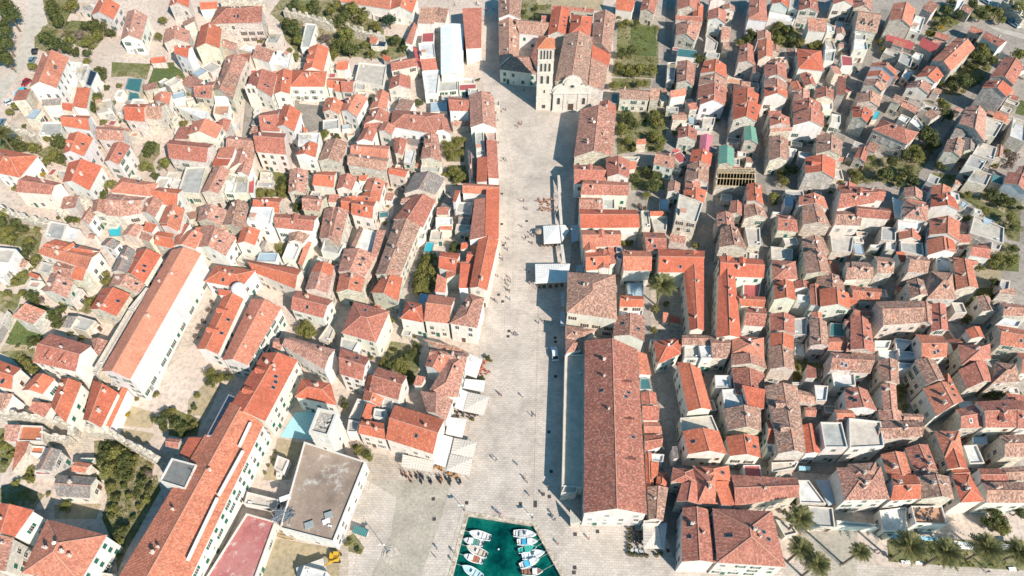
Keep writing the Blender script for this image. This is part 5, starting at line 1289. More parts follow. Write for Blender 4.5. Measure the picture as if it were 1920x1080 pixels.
# ---------------------------------------------------------------- ground patches, then everything in the survey
DATA = """T 0 0
gv 6 n w 1110 0 1355 60 1275 218 1020 165
gv 6 p w 1430 130 1665 180 1590 450 1355 450
gv 8 n w 480 600 775 650 635 990 330 980
f 3.5 w w 790 690 925 700 860 990 690 960
f 5 y w 930 715 1002 722 942 910 880 905
f 5 S w 1012 780 1095 812 1025 975 962 950
sr 5 n w 865 980 1020 990 975 1225 815 1195
sd 4 n w 700 1150 820 1165 810 1250 695 1230
f 3 G s 1440 875 1605 880 1570 1040 1400 1000
f 2.5 G s 1455 1025 1560 1030 1570 1130 1435 1130
sd 2.5 n s 1690 650 1850 630 1870 700 1700 715
f 3.5 y s 930 40 1080 50 1040 130 900 120
t p 60 60 150
t p 120 180 140
t p 40 320 150
t p 60 470 130
t p 30 620 130
t p 90 680 90
t d 600 60 90
t d 600 140 110
t d 660 240 90
t d 520 420 110
t d 620 500 110
t d 740 540 90
t d 850 580 70
t d 1080 280 110
t d 960 290 90
t l 800 60 90
t d 1220 360 70
t l 1000 480 80
t l 1080 400 80
t l 370 745 65
t l 980 690 60
t d 1110 790 80
t d 1150 870 60
t v 890 380 70
t l 780 450 80
t d 980 590 60
t l 1830 230 60
t l 1780 410 60
t d 1200 980 50
t d 1100 1080 70
t d 1050 1180 70
t l 1340 960 45
P g 480 0 880 0 780 180 700 350 860 520 1060 560 1180 420 1310 420 1310 340 1100 250 800 230 560 600 390 540 390 400 540 270
P g 1260 700 1700 720 1650 900 1440 860 1250 870
P G 1740 720 1960 700 1960 1010 1850 1030 1640 1000 1700 850
P r 340 0 470 0 540 270 390 420 350 700 210 850 60 1080 0 1130 -90 1000 150 750 250 400
T 320 0
gv 7 n s 20 -70 215 -20 205 85 -20 70
sd 4 n w 325 20 530 15 525 95 330 110
hh 9 r s 530 75 1030 65 1025 255 450 270
gv 5 p s -60 330 215 345 205 480 -80 490
su 4 b s 130 250 270 180 265 240 150 300
gh 9 n w 70 510 245 515 195 650 40 600
gv 8 n s 340 290 575 325 550 545 280 540
gh 6 p s 600 440 750 490 740 570 560 520
gv 7 p s 620 640 865 660 780 860 560 850
gv 7 b s 560 850 780 860 700 1120 440 1010
gh 6 r s 280 950 520 910 460 1110 270 1090
f 6 y s 1120 365 1260 365 1200 490 1060 480
sd 6 p w 970 500 1170 570 1110 700 910 640
f 5 w w 1200 560 1370 600 1330 760 1160 720
f 4 y w 1520 260 1640 270 1560 530 1460 530
gv 7 n w 1560 530 1785 540 1720 800 1480 800
hh 7 n w 1370 780 1760 800 1730 975 1345 975
gv 7 n w 1210 800 1365 795 1340 1055 1160 1060
gv 7 r w 900 830 1200 830 1140 1090 850 1010
gh 5 n w 1765 880 1960 890 1900 1000 1760 980
sd 4 n w 1880 690 1960 690 1960 790 1850 780
t d 1400 60 110
t d 1620 60 100
t l 1500 110 80
t l 1800 110 80
t d 1880 240 90
t d 1340 260 100
t d 1400 350 100
t l 1440 450 80
t l 1400 640 60
t d 1285 150 35
t l 1010 460 45
t v 1750 430 80
t d 1870 520 100
t l 1820 610 80
t l 1900 60 80
t l 1340 560 40
P g 1230 0 1920 0 1920 620 1800 660 1780 500 1640 440 1500 200 1420 750 1370 740 1400 560 1290 450 1230 250 1120 150
P G -20 700 130 800 180 900 320 880 300 1000 220 1080 -20 1080
P g 570 40 1060 30 1060 90 580 100
W 560 30 800 15 1060 10
W 1270 110 1420 150 1580 190 1700 230 1830 270
T 640 0
sd 6 n w -20 -60 560 -60 545 105 -10 20
gv 6 n w 590 -50 860 -30 800 145 540 110
f 3 y w 370 95 720 140 700 200 350 165
sd 5 b w 900 85 1080 80 1040 270 850 260
sd 5 b w 1090 80 1210 100 1170 255 1040 245
sr 4 r w 820 250 865 265 800 500 715 480
f 4 R w 910 370 1045 360 1040 470 900 475
f 5 w w 865 485 1040 475 1060 645 885 655
sd 5 r w 890 665 1060 650 1085 780 910 795
f 5 w w 905 805 1110 785 1080 1050 940 1050
gv 6 w w 1115 285 1370 270 1375 835 1120 835
sr 5 r w 1360 95 1580 85 1575 540 1400 550
f 3 y w 1080 880 1310 870 1315 1010 1080 1030
f 3 R w 1320 950 1520 940 1520 1015 1325 1020
f 3 c w 1320 880 1490 880 1500 940 1320 945
f 4 c w 200 700 510 730 470 970 150 900
sd 4 n w 0 680 85 680 70 780 0 780
gh 6 r s 565 690 840 640 860 740 560 800
gv 6 r s 560 880 780 860 780 1000 530 1010
gh 6 r s 0 890 160 900 130 1040 0 1030
sd 3 n s 460 610 555 640 550 695 470 670
f 3 y s 160 905 275 905 265 1010 150 1000
sd 3 n s 320 395 420 430 390 495 320 480
f 2.5 S s 400 455 510 470 490 525 330 515
sr 4 R w 800 520 865 560 905 760 860 760
t l 100 120 120
t d 270 100 90
t l 390 290 80
t D 540 230 95
t l 60 400 120
t d 80 540 120
t d 620 450 80
t l 270 500 60
t l 330 610 70
t d 500 590 50
t d 30 200 100
t l 220 210 90
t d 700 540 60
t d 1545 895 30
P g -20 30 350 60 350 200 480 330 480 400 700 430 760 620 560 680 190 640 -20 640
W 40 290 200 340 300 370 480 400
T 960 0
gv 8 b w -153 -60 107 -60 95 210 -153 205
gv 7 b w -153 205 80 215 75 640 -143 740
hh 6.5 b w -110 600 250 640 287 835 -143 780
gh 7 b w 0 215 430 245 395 400 80 375
sr 6 r w 330 170 450 180 430 260 330 250
gv 9 n s 450 90 660 130 620 400 400 400
hv 11 n s 670 160 905 185 880 420 640 390
gv 10 b s 925 150 1170 170 1110 600 895 500
gh 9 r s 455 55 920 95 920 140 450 100
gv 12 b s 590 385 910 420 850 960 480 920
sr 9 n s 905 500 1115 610 1090 745 893 645
sr 9 b s 890 650 1075 745 1030 1020 860 960
sl 8 r s 300 400 400 400 290 780 210 640
sd 5 n w 1175 -30 1390 10 1350 130 1165 105
gv 6 r s 1480 -40 1650 -30 1600 155 1440 120
gh 6 b s 1220 987 1560 1020 1540 1130 1205 1110
sd 6 b s 1560 985 1670 1000 1650 1130 1550 1120
f 4 y w 1750 700 1840 700 1830 900 1740 900
f 2.5 G s 1120 1050 1200 1060 1190 1170 1110 1160
t d 130 140 60
t d 270 90 40
t d 270 190 50
t l 1200 190 40
t l 1290 250 70
t l 1220 290 50
t d 1400 250 50
t d 1250 590 80
t l 1300 780 90
t l 1200 750 70
t l 1450 770 100
t l 1580 780 80
t l 1380 820 70
t l 1130 950 70
t l 1430 940 60
t l 1500 930 50
t d 1350 560 70
P g 110 0 450 0 440 180 330 240 100 220
P d 260 0 1030 0 1010 130 700 80 450 50 300 60
P g 1190 170 1640 290 1650 830 1600 880 1120 860 1180 600
P G 1340 300 1620 290 1620 640 1320 620
P g 1120 880 1560 890 1550 990 1130 1020
T 1280 0
gv 6 r s -60 -60 195 -60 195 130 -60 110
gv 6 n s 120 50 235 55 225 210 110 200
sd 6 r s -80 170 230 185 225 250 -80 220
gv 7 p s -70 265 220 270 140 460 -80 400
gv 8 r w 310 -60 485 -60 485 10 310 10
gv 6 r w 290 115 490 130 485 260 285 220
f 4 y s 280 270 420 290 410 370 270 350
sd 5 p s 440 320 540 320 530 440 430 450
sd 4 b s 460 460 530 460 520 570 450 540
f 4 c s 270 380 400 480 380 560 240 600
gv 7 n w 240 690 490 730 500 880 195 825
gv 7 b s 190 860 505 900 500 1000 175 960
gv 7 r s 175 970 510 1010 500 1140 170 1110
gv 6 p s -60 690 150 740 125 960 -70 930
gv 7 r s 645 510 795 515 820 730 620 705
gv 8 n s 845 450 1025 470 1005 640 850 680
hv 7 r w 765 -60 935 -60 955 240 735 215
gv 8 n w 1010 -60 1200 -40 1190 90 1005 40
f 5 w w 975 130 1280 190 1240 250 965 200
f 7 y w 1210 -30 1320 -30 1300 110 1200 80
gv 8 r s 1325 -40 1510 -40 1535 140 1300 120
sd 8 p w 1410 195 1620 215 1610 360 1410 345
f 5 w w 1620 250 1710 300 1710 370 1620 360
gv 8 r w 1700 -60 1910 -60 1920 60 1690 50
p 8 n w 1285 545 1560 570 1590 800 1300 770
gv 9 r w 920 720 1160 750 1180 900 925 870
gv 9 p w 920 890 1180 940 1175 1000 915 985
gv 9 n w 915 985 1175 1010 1180 1100 920 1090
hv 7 r s 575 955 805 985 800 1130 560 1120
gv 7 r s 1490 1000 1700 1010 1700 1120 1500 1110
sl 7 r s 1750 850 1840 880 1830 1070 1730 1060
f 6 R w 1780 620 1910 640 1915 740 1790 740
f 5 y w 1600 560 1720 570 1700 690 1600 680
f 5 c w 1600 440 1690 440 1730 560 1610 550
t d 780 380 80
t l 1080 280 80
t l 1170 320 80
t d 1040 360 80
t l 1080 450 80
t d 1200 440 80
t l 1300 480 80
t l 1390 460 60
t l 1450 520 60
t l 1520 500 70
t d 180 660 90
t l 640 480 60
t d 740 440 70
P g 640 440 760 260 900 330 1000 250 1230 270 1350 400 1600 440 1560 560 1280 540 1100 540 900 400 640 520
T 1600 0
gv 7 p s -30 -60 215 -60 210 120 0 95
gh 7 b s 20 115 290 150 265 375 20 330
f 6 y w 20 370 150 380 140 450 15 440
f 6 w w 10 460 150 465 165 560 0 560
gv 10 n s 450 40 700 100 650 300 400 230
f 6 w w 700 170 810 200 750 380 630 340
sd 3 R s 385 380 690 480 660 560 360 450
sd 4 R s 780 415 970 510 890 600 735 510
sd 5 p s 860 0 970 50 880 155 770 90
gh 4 r s 930 355 1100 410 1060 460 910 410
sd 4 p s 930 440 1060 480 970 550 870 470
gv 7 n s 1150 430 1370 540 1100 800 880 680
gv 6 n w 820 740 1020 850 930 930 700 870
gv 6 p w 640 920 880 960 850 1060 590 990
gv 7 n w 210 705 490 790 480 850 195 745
gv 7 n w 170 800 420 870 385 925 150 860
gv 7 b s 140 890 400 960 330 1030 110 960
gv 7 b s 60 1050 330 1090 290 1200 40 1160
gv 8 r s 1700 640 1915 750 1810 960 1540 860
gv 10 n s 1500 910 1800 1000 1730 1090 1445 985
gh 4 r s 1320 290 1470 345 1430 400 1300 350
gh 5 r w 1480 350 1740 470 1640 530 1450 420
sd 4 p s 1240 50 1360 100 1310 160 1220 110
f 4 w w 1170 0 1260 0 1220 80 1150 80
f 4 y s 550 580 680 640 640 760 500 690
f 4 w w 700 585 790 615 760 690 650 640
f 3 w s 590 770 690 800 610 900 540 860
t d 1050 110 90
t d 1200 150 70
t l 1050 230 80
t y 975 310 45
t l 860 370 70
t d 1350 50 80
t d 1450 160 90
t l 1530 90 70
t l 1620 140 80
t l 1660 220 60
t d 1100 20 60
t d 1400 650 100
t l 1500 590 90
t d 1560 680 80
t d 1250 900 110
t d 1120 980 80
t d 1340 760 80
t l 1440 510 70
t l 1860 600 90
t l 1310 400 50
t l 1850 80 100
t l 1760 20 80
t l 300 460 50
t l 340 560 50
t l 990 940 50
t d 1100 880 60
P g 780 60 1160 60 1370 60 1300 190 1100 320 880 430 800 400 900 250
P g 1700 0 1920 0 1920 180
P g 1270 60 1560 60 1740 250 1300 210
P g 1080 760 1240 680 1400 480 1640 520 1620 640 1480 900 1200 1080 1000 1060 960 920
P r 1540 0 1700 0 1930 220 1930 330 1850 310 1600 110
P r 1500 290 1600 310 1930 390 1930 450 1650 370
W 1700 0 1930 215
T 0 180
gh 7 n w 705 215 1020 220 1015 385 695 335
gv 9 n w 775 425 1050 470 945 680 705 650
gh 7 p s 1090 340 1410 370 1400 505 1100 490
gh 7 n s 1425 90 1670 90 1630 290 1405 270
gh 7 b s 1690 80 1880 80 1815 265 1630 255
gv 5 n w 1730 0 1930 -40 1900 110 1740 60
gv 8 r w 1270 530 1470 560 1340 775 1165 740
hh 6 n w -60 580 430 670 225 920 -60 860
gh 7 r w 290 890 700 980 580 1110 170 1080
gv 7 n w 770 750 1150 790 1005 1065 700 970
hh 8 n w 1370 910 1780 980 1700 1130 1235 1080
sd 3 y w 470 40 690 20 680 100 470 110
f 4 w w 520 120 700 130 740 200 530 190
f 3 y w 470 290 700 290 690 440 430 440
f 3 y s 640 830 760 830 740 900 640 880
f 4 y s 1360 90 1440 90 1400 220 1320 210
gh 3 r s 1180 320 1460 370 1460 400 1160 360
t l 180 100 80
t l 110 180 60
t l 1090 40 70
t d 1050 150 70
t d 270 340 40
t l 540 470 60
t d 640 500 90
t d 700 540 80
t l 600 650 80
t l 540 720 70
t d 150 540 110
t d 250 560 80
t l 380 580 80
t l 230 440 60
t d 700 700 70
t d 1700 590 110
t d 1660 640 70
t l 1840 770 90
t l 1640 790 80
t d 1740 890 60
t l 1160 290 50
t y 480 880 50
t l 1240 1000 80
t P 20 440 130
t l 170 1040 50
P g 200 390 480 460 480 600 560 560 700 440 780 560 700 700 760 800 520 720 420 660 200 600 0 600 0 480
P g 1560 680 1660 500 1800 540 1800 660 1720 760 1760 880 1580 820
P G 1190 60 1320 50 1250 200 1160 190
P y 60 330 240 180 300 100 700 220 700 440 420 450 380 440 60 340
W 50 350 150 370 420 450
T 320 180
sd 5 w w 490 0 650 0 640 80 500 90
f 5 o w 490 95 665 95 640 230 475 200
f 6 w w 30 110 220 130 420 170 400 280 
gv 8 n w 250 290 590 340 515 480 185 440
gv 7 r s 540 270 680 270 640 400 540 380
gh 7 r s -10 490 490 540 400 750 -20 700
gh 7 r w 1010 190 1230 150 1230 400 1010 390
gv 9 n w 1260 110 1465 180 1390 400 1190 340
gh 9 r w 945 400 1300 420 1300 660 960 630
gh 7 p s 660 445 945 480 950 610 620 580
sl 7 n w 560 575 730 570 690 700 510 690
gv 7 p s 740 600 950 640 920 770 650 830
sl 6 n w 500 690 690 690 640 780 465 790
gv 8 p w 790 740 920 780 880 900 740 860
f 9 w w 1440 415 1680 410 1660 540 1430 545
gv 9 n w 1510 535 1660 540 1630 690 1400 665
gv 7 b s 1760 490 2000 530 1910 750 1655 735
gv 6 p s 1340 830 1545 840 1520 1100 1320 1090
gh 7 n w 1660 850 1870 850 1835 1030 1590 1000
f 5 y s 170 800 400 790 320 1100 80 1080
gv 7 p s 490 790 670 840 540 1100 340 1090
f 6 w w 660 860 760 880 700 1090 600 1080
f 6 y w 750 890 880 900 860 1090 700 1090
sr 5 R w 890 950 940 950 930 1090 880 1090
f 3 y s 980 950 1160 960 1150 1030 960 1020
f 3 c s 1010 850 1140 860 1130 940 1000 940
sd 5 n w 1840 -140 1960 -120 1940 -40 1840 -60
gv 6 n s 1740 30 1960 80 1900 210 1710 180
gv 5 n s 1480 350 1540 370 1520 420 1490 410
t l 1700 430 90
t d 1880 470 60
t d 1270 950 70
t l 1260 1050 80
t l 1020 1070 70
t l 140 300 60
t d 1200 1030 50
P g 900 840 1340 840 1340 1080 940 1080
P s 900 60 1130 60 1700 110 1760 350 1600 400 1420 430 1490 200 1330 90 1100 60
T 640 180
gv 7 n w 60 20 300 20 175 240 -10 170
gv 6 n w 410 -60 540 -30 510 150 310 150
gv 6 r w 330 150 560 200 520 300 240 320
sd 6 r w 260 310 450 290 400 370 250 360
gv 7 r w 250 370 410 375 350 510 160 520
gv 8 r w 470 290 610 350 570 440 410 390
hh 8 r w 580 150 1160 200 1060 430 550 340
gv 7 r w 1040 210 1190 250 1240 420 1060 390
gh 8 n s 130 540 550 560 520 710 100 640
gh 8 b s 90 650 540 700 505 850 65 770
gv 7 r s 590 475 745 490 690 665 600 650
f 6 w s 720 600 840 610 800 760 700 750
gv 7 p s 940 430 1090 430 1130 740 890 710
f 4 y s 900 760 1130 760 1100 860 890 840
gh 7 n s 560 800 770 830 720 915 520 870
gv 6 y s 820 870 1170 930 1060 1110 700 1100
gh 7 r w 1200 10 1435 30 1440 170 1215 165
sd 3 b s 1225 285 1435 280 1440 340 1250 345
gv 8 p w 1440 -10 1715 0 1745 360 1450 355
f 2.5 B w 1000 70 1190 60 1190 170 1000 180
f 6 y w 1500 400 1600 390 1620 660 1520 670
f 6 p w 1610 385 1745 380 1750 500 1650 500
sr 7 r w 1630 490 1750 500 1770 930 1650 920
sl 7 n w 1530 690 1645 680 1640 960 1520 970
gv 4 y s 1420 600 1500 700 1510 970 1440 970
gv 7 r w -20 890 180 910 120 1060 -60 1050
gv 7 n w 300 930 490 960 450 1110 250 1060
sr 7 n w 200 890 310 890 270 960 190 950
f 6 w w 120 960 260 970 220 1060 100 1060
gh 8 n w 1370 980 1780 1000 1780 1110 1360 1090
f 2 B s 270 1040 350 1060 330 1090 250 1080
t d 860 70 70
t l 1160 500 60
t l 1220 570 80
t l 1300 520 80
t l 1250 660 80
t l 1330 640 60
t l 1370 490 50
t l 1270 840 80
t l 1350 900 80
t l 1300 960 60
t l 1180 880 50
P g 1110 450 1400 470 1380 740 1190 740
P g 1200 780 1400 780 1440 970 1260 980 1160 900
P d 1450 120 1500 120 1460 300 1420 300
T 960 180
gv 8 p s 770 150 1170 180 1130 680 695 690
gv 8 r s 990 60 1170 110 1170 230 960 160
gh 7 r w 690 770 1050 790 1060 980 700 990
gh 8 r w 800 940 1310 970 1310 1120 770 1110
gv 9 r w 1055 700 1325 725 1320 925 1070 910
sr 4 n s 1310 730 1410 740 1390 820 1310 830
sd 4 n s 1400 490 1505 480 1510 540 1395 545
f 3 y s 1240 680 1440 680 1400 730 1250 720
gh 6 p w 1620 630 1840 650 1820 820 1590 760
sd 3 R s 1800 610 1860 590 1905 630 1850 665
sd 6 n w 1780 -60 1960 -90 1960 -10 1785 20
t d 1300 230 100
t l 1250 330 80
t d 1370 310 80
t l 1240 400 70
t l 1330 500 70
t l 1370 590 50
t l 1600 210 80
t l 1650 300 90
t l 1600 440 90
t l 1680 490 80
t l 1660 590 60
t l 1800 260 50
t d 1380 920 80
t d 1600 890 90
t d 1590 1000 110
t d 1520 820 60
t l 880 690 50
t l 960 670 50
t l 780 720 45
t l 1830 420 50
P g 1180 120 1500 120 1520 640 1700 620 1740 380 1700 150 1520 150 1500 600 1180 660
P g 1330 800 1700 800 1720 1060 1340 1060
P g 690 690 1040 650 1040 740 690 760
T 1280 180
gv 7 r w 210 -60 500 -60 475 100 190 100
gv 9 n w 570 -60 860 -20 840 110 570 130
gv 9 n s 565 120 885 100 830 290 565 270
f 4 y s 120 330 320 340 300 400 110 400
gv 4 m s 200 440 340 450 310 640 190 600
gv 6 n w 105 605 335 650 315 785 75 750
gv 7 b s 50 770 300 780 290 980 30 970
gv 7 r s 30 970 200 970 190 1110 20 1110
f 5 S w 200 960 290 990 280 1080 190 1080
gv 7 k s 410 560 580 590 580 790 400 770
gv 7 k s 690 345 820 360 850 540 690 500
X 6 c s 390 800 830 790 840 1000 380 980
gv 9 n s 980 230 1200 240 1210 340 980 340
sr 8 r w 965 165 1110 165 1110 220 980 230
gv 8 r s 1250 60 1560 80 1550 190 1240 190
gv 9 r w 1250 190 1590 190 1590 350 1240 330
gh 8 p s 980 370 1230 340 1230 390 980 410
gv 7 b s 970 460 1190 490 1190 720 970 730
gv 8 b s 1510 440 1800 500 1790 670 1500 650
gv 9 n s 1380 690 1720 720 1710 930 1380 870
gh 5 r s 1680 680 1810 680 1800 740 1660 730
gv 7 n w 720 990 900 1010 890 1160 720 1130
f 4 w w 1200 580 1290 600 1250 690 1200 700
f 5 w w 1530 10 1690 20 1690 150 1580 150
gv 8 r w 900 -60 1180 -60 1180 30 920 0
gv 8 p s 1260 -60 1430 -60 1430 60 1250 60
f 4 w w 990 100 1120 80 1110 160 980 160
gv 6 r s 1750 990 1960 1000 1960 1130 1750 1120
f 5 c s 230 230 370 240 350 330 220 330
t d 1120 880 80
t l 1140 960 80
t d 1220 830 80
t l 1290 690 50
t l 1740 60 60
t l 1630 340 50
t l 1780 970 50
t d 1900 860 60
t d 390 270 40
T 1600 180
gv 7 b s 40 -40 300 10 290 80 40 60
gv 7 n s -10 110 220 180 160 300 -10 240
f 2.5 C s 250 160 310 180 270 260 200 270
hh 7 r s 320 260 740 410 610 545 215 375
gv 4 r s 70 570 170 600 140 750 0 700
sd 4 p s 560 60 740 130 700 200 530 110
sr 4 y s 640 20 800 90 760 140 610 60
f 3 w w 800 60 950 120 900 200 750 140
f 4 w w 540 200 650 250 600 310 500 260
f 4 w w 700 210 800 350 750 380 630 290
gv 8 p s 1270 120 1500 190 1480 520 1190 310
gh 6 y s 1160 340 1360 430 1220 470 1090 470
gv 7 b s 1060 490 1260 500 1210 690 1010 630
gv 6 y s 1240 430 1380 470 1360 620 1250 620
f 6 c s 1420 520 1620 580 1580 720 1340 650
gv 5 b s 1620 540 1690 580 1680 700 1590 690
f 6 y w 1320 660 1500 730 1440 830 1250 780
f 5 y s 1370 820 1560 880 1500 1010 1280 950
f 7 w s 1800 240 1960 290 1940 520 1760 450
f 7 c s 1500 230 1700 290 1600 460 1470 430
gv 6 r w 1740 850 2000 980 1960 1100 1690 980
sd 4 G s 1570 880 1690 920 1680 1000 1550 960
gv 6 p s 1860 790 1980 820 1960 940 1830 870
gv 6 n w 880 1010 1100 1030 1080 1200 860 1180
sd 3 p s 1150 940 1230 960 1220 1000 1140 990
gh 7 r w -60 1010 360 1050 340 1180 -60 1140
t d 870 480 140
t d 830 400 90
t d 900 560 90
t d 1050 200 100
t l 1030 100 80
t l 980 60 60
t l 700 600 80
t l 740 680 90
t d 580 650 90
t d 450 740 90
t d 370 870 110
t l 350 880 90
t l 500 930 50
t l 550 900 50
t d 620 830 80
t d 680 950 80
t l 40 880 70
t d 100 920 50
t d 1250 870 60
t d 1210 830 40
t v 1780 690 90
t l 1730 620 50
t v 1750 770 60
t l 1600 780 50
t d 980 790 70
t l 200 690 60
t l 20 950 60
t d 850 160 60
t d 520 1000 60
P g 0 780 380 680 640 600 700 540 960 560 860 720 740 860 720 1040 400 1000 280 960 0 1000
P g 900 860 1200 900 1340 1000 1400 1080 1100 1060 880 1000
P G 1860 60 1960 60 1960 230 1820 200
T 0 360
gv 7 p s 1050 90 1230 110 1190 250 1030 230
gv 6 b w 1010 160 1080 250 1000 370 900 310
gh 7 p s 1240 20 1420 30 1360 280 1180 260
gh 7 p s 1420 30 1660 50 1600 240 1360 280
gv 8 p w 1660 70 1850 90 1740 290 1590 220
f 4 y w 560 320 770 360 690 540 490 500
f 4 w w 730 380 900 420 850 540 690 530
gh 7 n w 620 530 1130 670 1010 700 420 690
gh 7 n w 560 600 1130 670 980 870 450 700
gh 6 p s 640 780 840 830 800 970 600 950
sd 6 n s 850 820 975 850 930 1000 790 975
gv 6 p s 560 930 830 1000 760 1200 480 1120
gv 6 y w 1200 530 1360 570 1280 650 1130 600
gv 7 y s 1390 620 1530 670 1440 920 1250 900
gv 7 n w 1560 650 1815 710 1620 1030 1400 900
gv 6 p s 1290 920 1640 1040 1560 1140 1220 1060
sd 6 n w 1640 330 1770 370 1710 460 1610 430
gv 5 p s 1460 370 1620 390 1530 510 1370 490
sd 6 p s 1600 440 1720 500 1680 560 1570 520
gh 6 n s 1780 440 1960 470 1960 640 1740 590
gv 8 n w 1870 160 2080 190 2020 430 1790 350
gv 7 n w 1880 20 2000 30 1980 170 1870 170
f 6 c w -40 620 180 640 100 800 -60 780
sd 3 n s 340 900 450 940 420 980 320 940
f 3 p w 340 990 480 1000 420 1080 300 1060
gh 4 p w 1010 465 1090 480 1060 530 990 520
f 3 y s 1220 300 1340 320 1310 400 1190 390
f 3 y s 470 780 620 820 560 920 420 890
sd 3 b s 250 750 330 780 280 850 210 840
f 3 w w 0 800 90 830 40 980 -40 960
f 2.5 C s 1210 420 1370 370 1360 500 1230 500
t d 1180 30 80
t l 60 260 90
t d 180 360 110
t l 100 450 110
t d 260 420 70
t l 100 540 90
t d 20 340 80
t l 330 560 80
t d 310 640 90
t d 280 700 70
t l 400 760 70
t l 340 850 60
t l 240 920 70
t l 160 1010 60
t l 740 220 45
t d 680 280 60
t d 800 310 70
t l 870 320 50
t l 1180 1000 75
t l 1180 920 60
t l 1110 370 55
t l 1510 540 45
t l 420 410 50
t y 1170 330 40
P g -20 180 220 290 320 360 380 380 480 480 440 640 480 740 280 1040 80 1080 60 1030 180 880 360 740 240 620 -20 580
P y 760 80 960 80 980 180 900 300 780 240
W 640 240 980 60
W -20 170 220 280 540 340
T 320 360
gh 8 n w -200 -60 140 -30 70 170 -180 120
gv 7 p s 330 170 630 200 570 380 300 330
gv 7 b s 690 110 870 130 860 450 560 370
gv 8 n w 0 170 160 200 80 440 -120 380
gv 7 n w 190 440 370 470 280 640 20 600
gv 7 p w 340 380 740 510 620 720 300 620
sl 6 r w 120 370 220 350 60 600 20 610
gh 6 n s 290 390 500 370 460 470 280 450
gv 5 p s 500 370 640 400 600 470 470 480
gh 8 n s 960 60 1260 70 1220 240 920 180
f 9 w w 910 165 1160 170 1120 360 850 330
gv 8 n w 800 410 1010 430 950 600 740 580
gh 8 r w 1180 240 1660 270 1600 440 1170 400
gh 7 p s 1500 30 1760 50 1680 220 1480 200
gv 7 p s 1730 190 1960 230 1910 600 1670 520
gv 6 b w 1340 450 1590 455 1490 580 1320 560
f 4 w w 1320 570 1470 590 1390 760 1250 740
sr 4 n w 1520 560 1590 560 1480 840 1430 800
f 6 y w 1730 530 1960 570 1890 700 1690 660
hh 7 n w 510 820 960 880 790 1080 380 1010
gh 7 n w 840 760 1480 870 1400 1090 930 900
gv 8 n s 1640 790 1840 830 1820 950 1580 900
gv 8 p s 1580 900 1820 950 1770 1150 1510 1100
gv 6 y s 1010 580 1090 545 1050 630 1000 610
sd 3 p s 850 570 950 600 940 660 860 650
f 3 n s 1040 540 1090 560 1040 630 990 610
t l 1000 10 70
t l 1120 10 70
t l 1260 30 60
t d 1430 160 70
t d 1420 210 50
t v 800 640 50
t l 1250 680 50
t l 1500 680 45
t v 900 600 50
t l 710 790 30
P g 950 -20 1330 -20 1320 50 960 60
P g 1160 560 1240 560 1500 640 1490 820 1200 760
T 640 360
gh 8 n w 130 90 390 110 350 300 110 250
gh 7 n w 20 50 420 20 390 120 120 90
gh 7 n w 0 60 130 70 100 220 0 200
gv 7 n w 240 10 450 10 430 110 240 70
gv 7 r w 810 40 1060 100 920 400 580 310
gh 7 p s 850 30 1060 80 1060 110 800 110
gh 6 b s 700 60 860 50 840 110 660 130
gv 7 b s 600 320 890 380 640 1000 380 930
gv 7 n s 440 980 690 960 640 1230 330 1130
f 4 w w 240 400 460 460 340 700 160 650
sr 5 p s 400 430 500 430 400 750 330 720
sl 5 b s 210 400 250 410 150 640 100 630
gv 7 p s 30 640 400 710 260 960 -40 900
gv 7 n s -20 930 270 970 230 1130 -60 1130
gv 8 p s -120 180 80 210 -10 560 -180 500
sr 9 n w 1630 -30 1780 -30 1770 530 1615 500
sl 9 r w 1500 80 1640 60 1620 500 1440 540
gv 9 n w 1550 490 1770 540 1640 1110 1440 1080
sl 6 n w 1460 520 1610 500 1560 690 1450 660
gh 7 n w 1420 670 1560 680 1530 800 1400 790
gh 7 n w 1120 670 1340 690 1280 900 1090 850
sl 6 n w 1200 790 1400 780 1370 900 1170 980
sr 7 n w 1340 800 1530 810 1500 1080 1320 1080
sd 6 n w 1080 920 1190 980 1170 1130 1050 1120
sd 5 n w 1350 570 1430 560 1420 630 1340 650
sl 8 n w 1280 -20 1340 -20 1290 110 1250 110
f 5 y w 1310 110 1480 120 1460 250 1280 220
gh 4 y w 1330 250 1460 260 1440 370 1310 360
f 5 w w 1060 280 1250 280 1250 370 1060 370
sd 4 n w 1110 370 1250 370 1240 430 1100 420
f 2.5 C s 950 560 1050 560 1020 680 920 680
f 3 c s 1010 430 1150 400 1130 540 990 540
f 4 y w 880 440 950 450 930 530 850 530
t d 1290 610 80
t d 1240 660 50
t l 980 740 90
t l 930 850 90
t l 1000 880 90
t l 880 960 90
t l 980 1000 90
t l 900 1060 90
t l 890 550 30
t d 820 680 30
t l 770 770 30
t d 1350 30 30
P g 880 700 1060 680 1090 760 1060 1100 780 1080
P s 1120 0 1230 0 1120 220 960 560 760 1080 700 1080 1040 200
T 960 180
a 3 c - 512 890 538 890 556 1080 518 1080
T 960 360
a 3 c - 518 0 545 0 560 200 530 200
a 3 c - 528 205 560 205 572 360 540 360
a 3 c - 545 590 575 590 605 800 565 800
a 3 w - 350 380 530 370 550 570 360 580
a 3 w - 540 370 600 370 640 430 560 560
a 3.5 w - 260 810 655 805 620 1010 265 1025
a 3 y - 660 370 750 370 750 540 670 570
a 3 y - 730 830 800 810 805 900 720 890
gh 7 n w 750 190 1400 200 1440 400 770 405
gh 6 p w 750 45 1005 50 1020 190 755 190
f 6 y w 1020 50 1160 60 1160 190 1020 190
gh 8 n w 770 430 1220 430 1225 610 800 620
gv 8 n w 800 560 930 560 950 660 820 670
gh 7 n w 820 670 1100 660 1100 860 830 885
gv 7.5 r w 975 650 1085 650 1090 860 970 865
sr 7 r w 1080 620 1180 620 1170 800 1100 820
f 8 S w 1170 610 1240 630 1235 680 1175 670
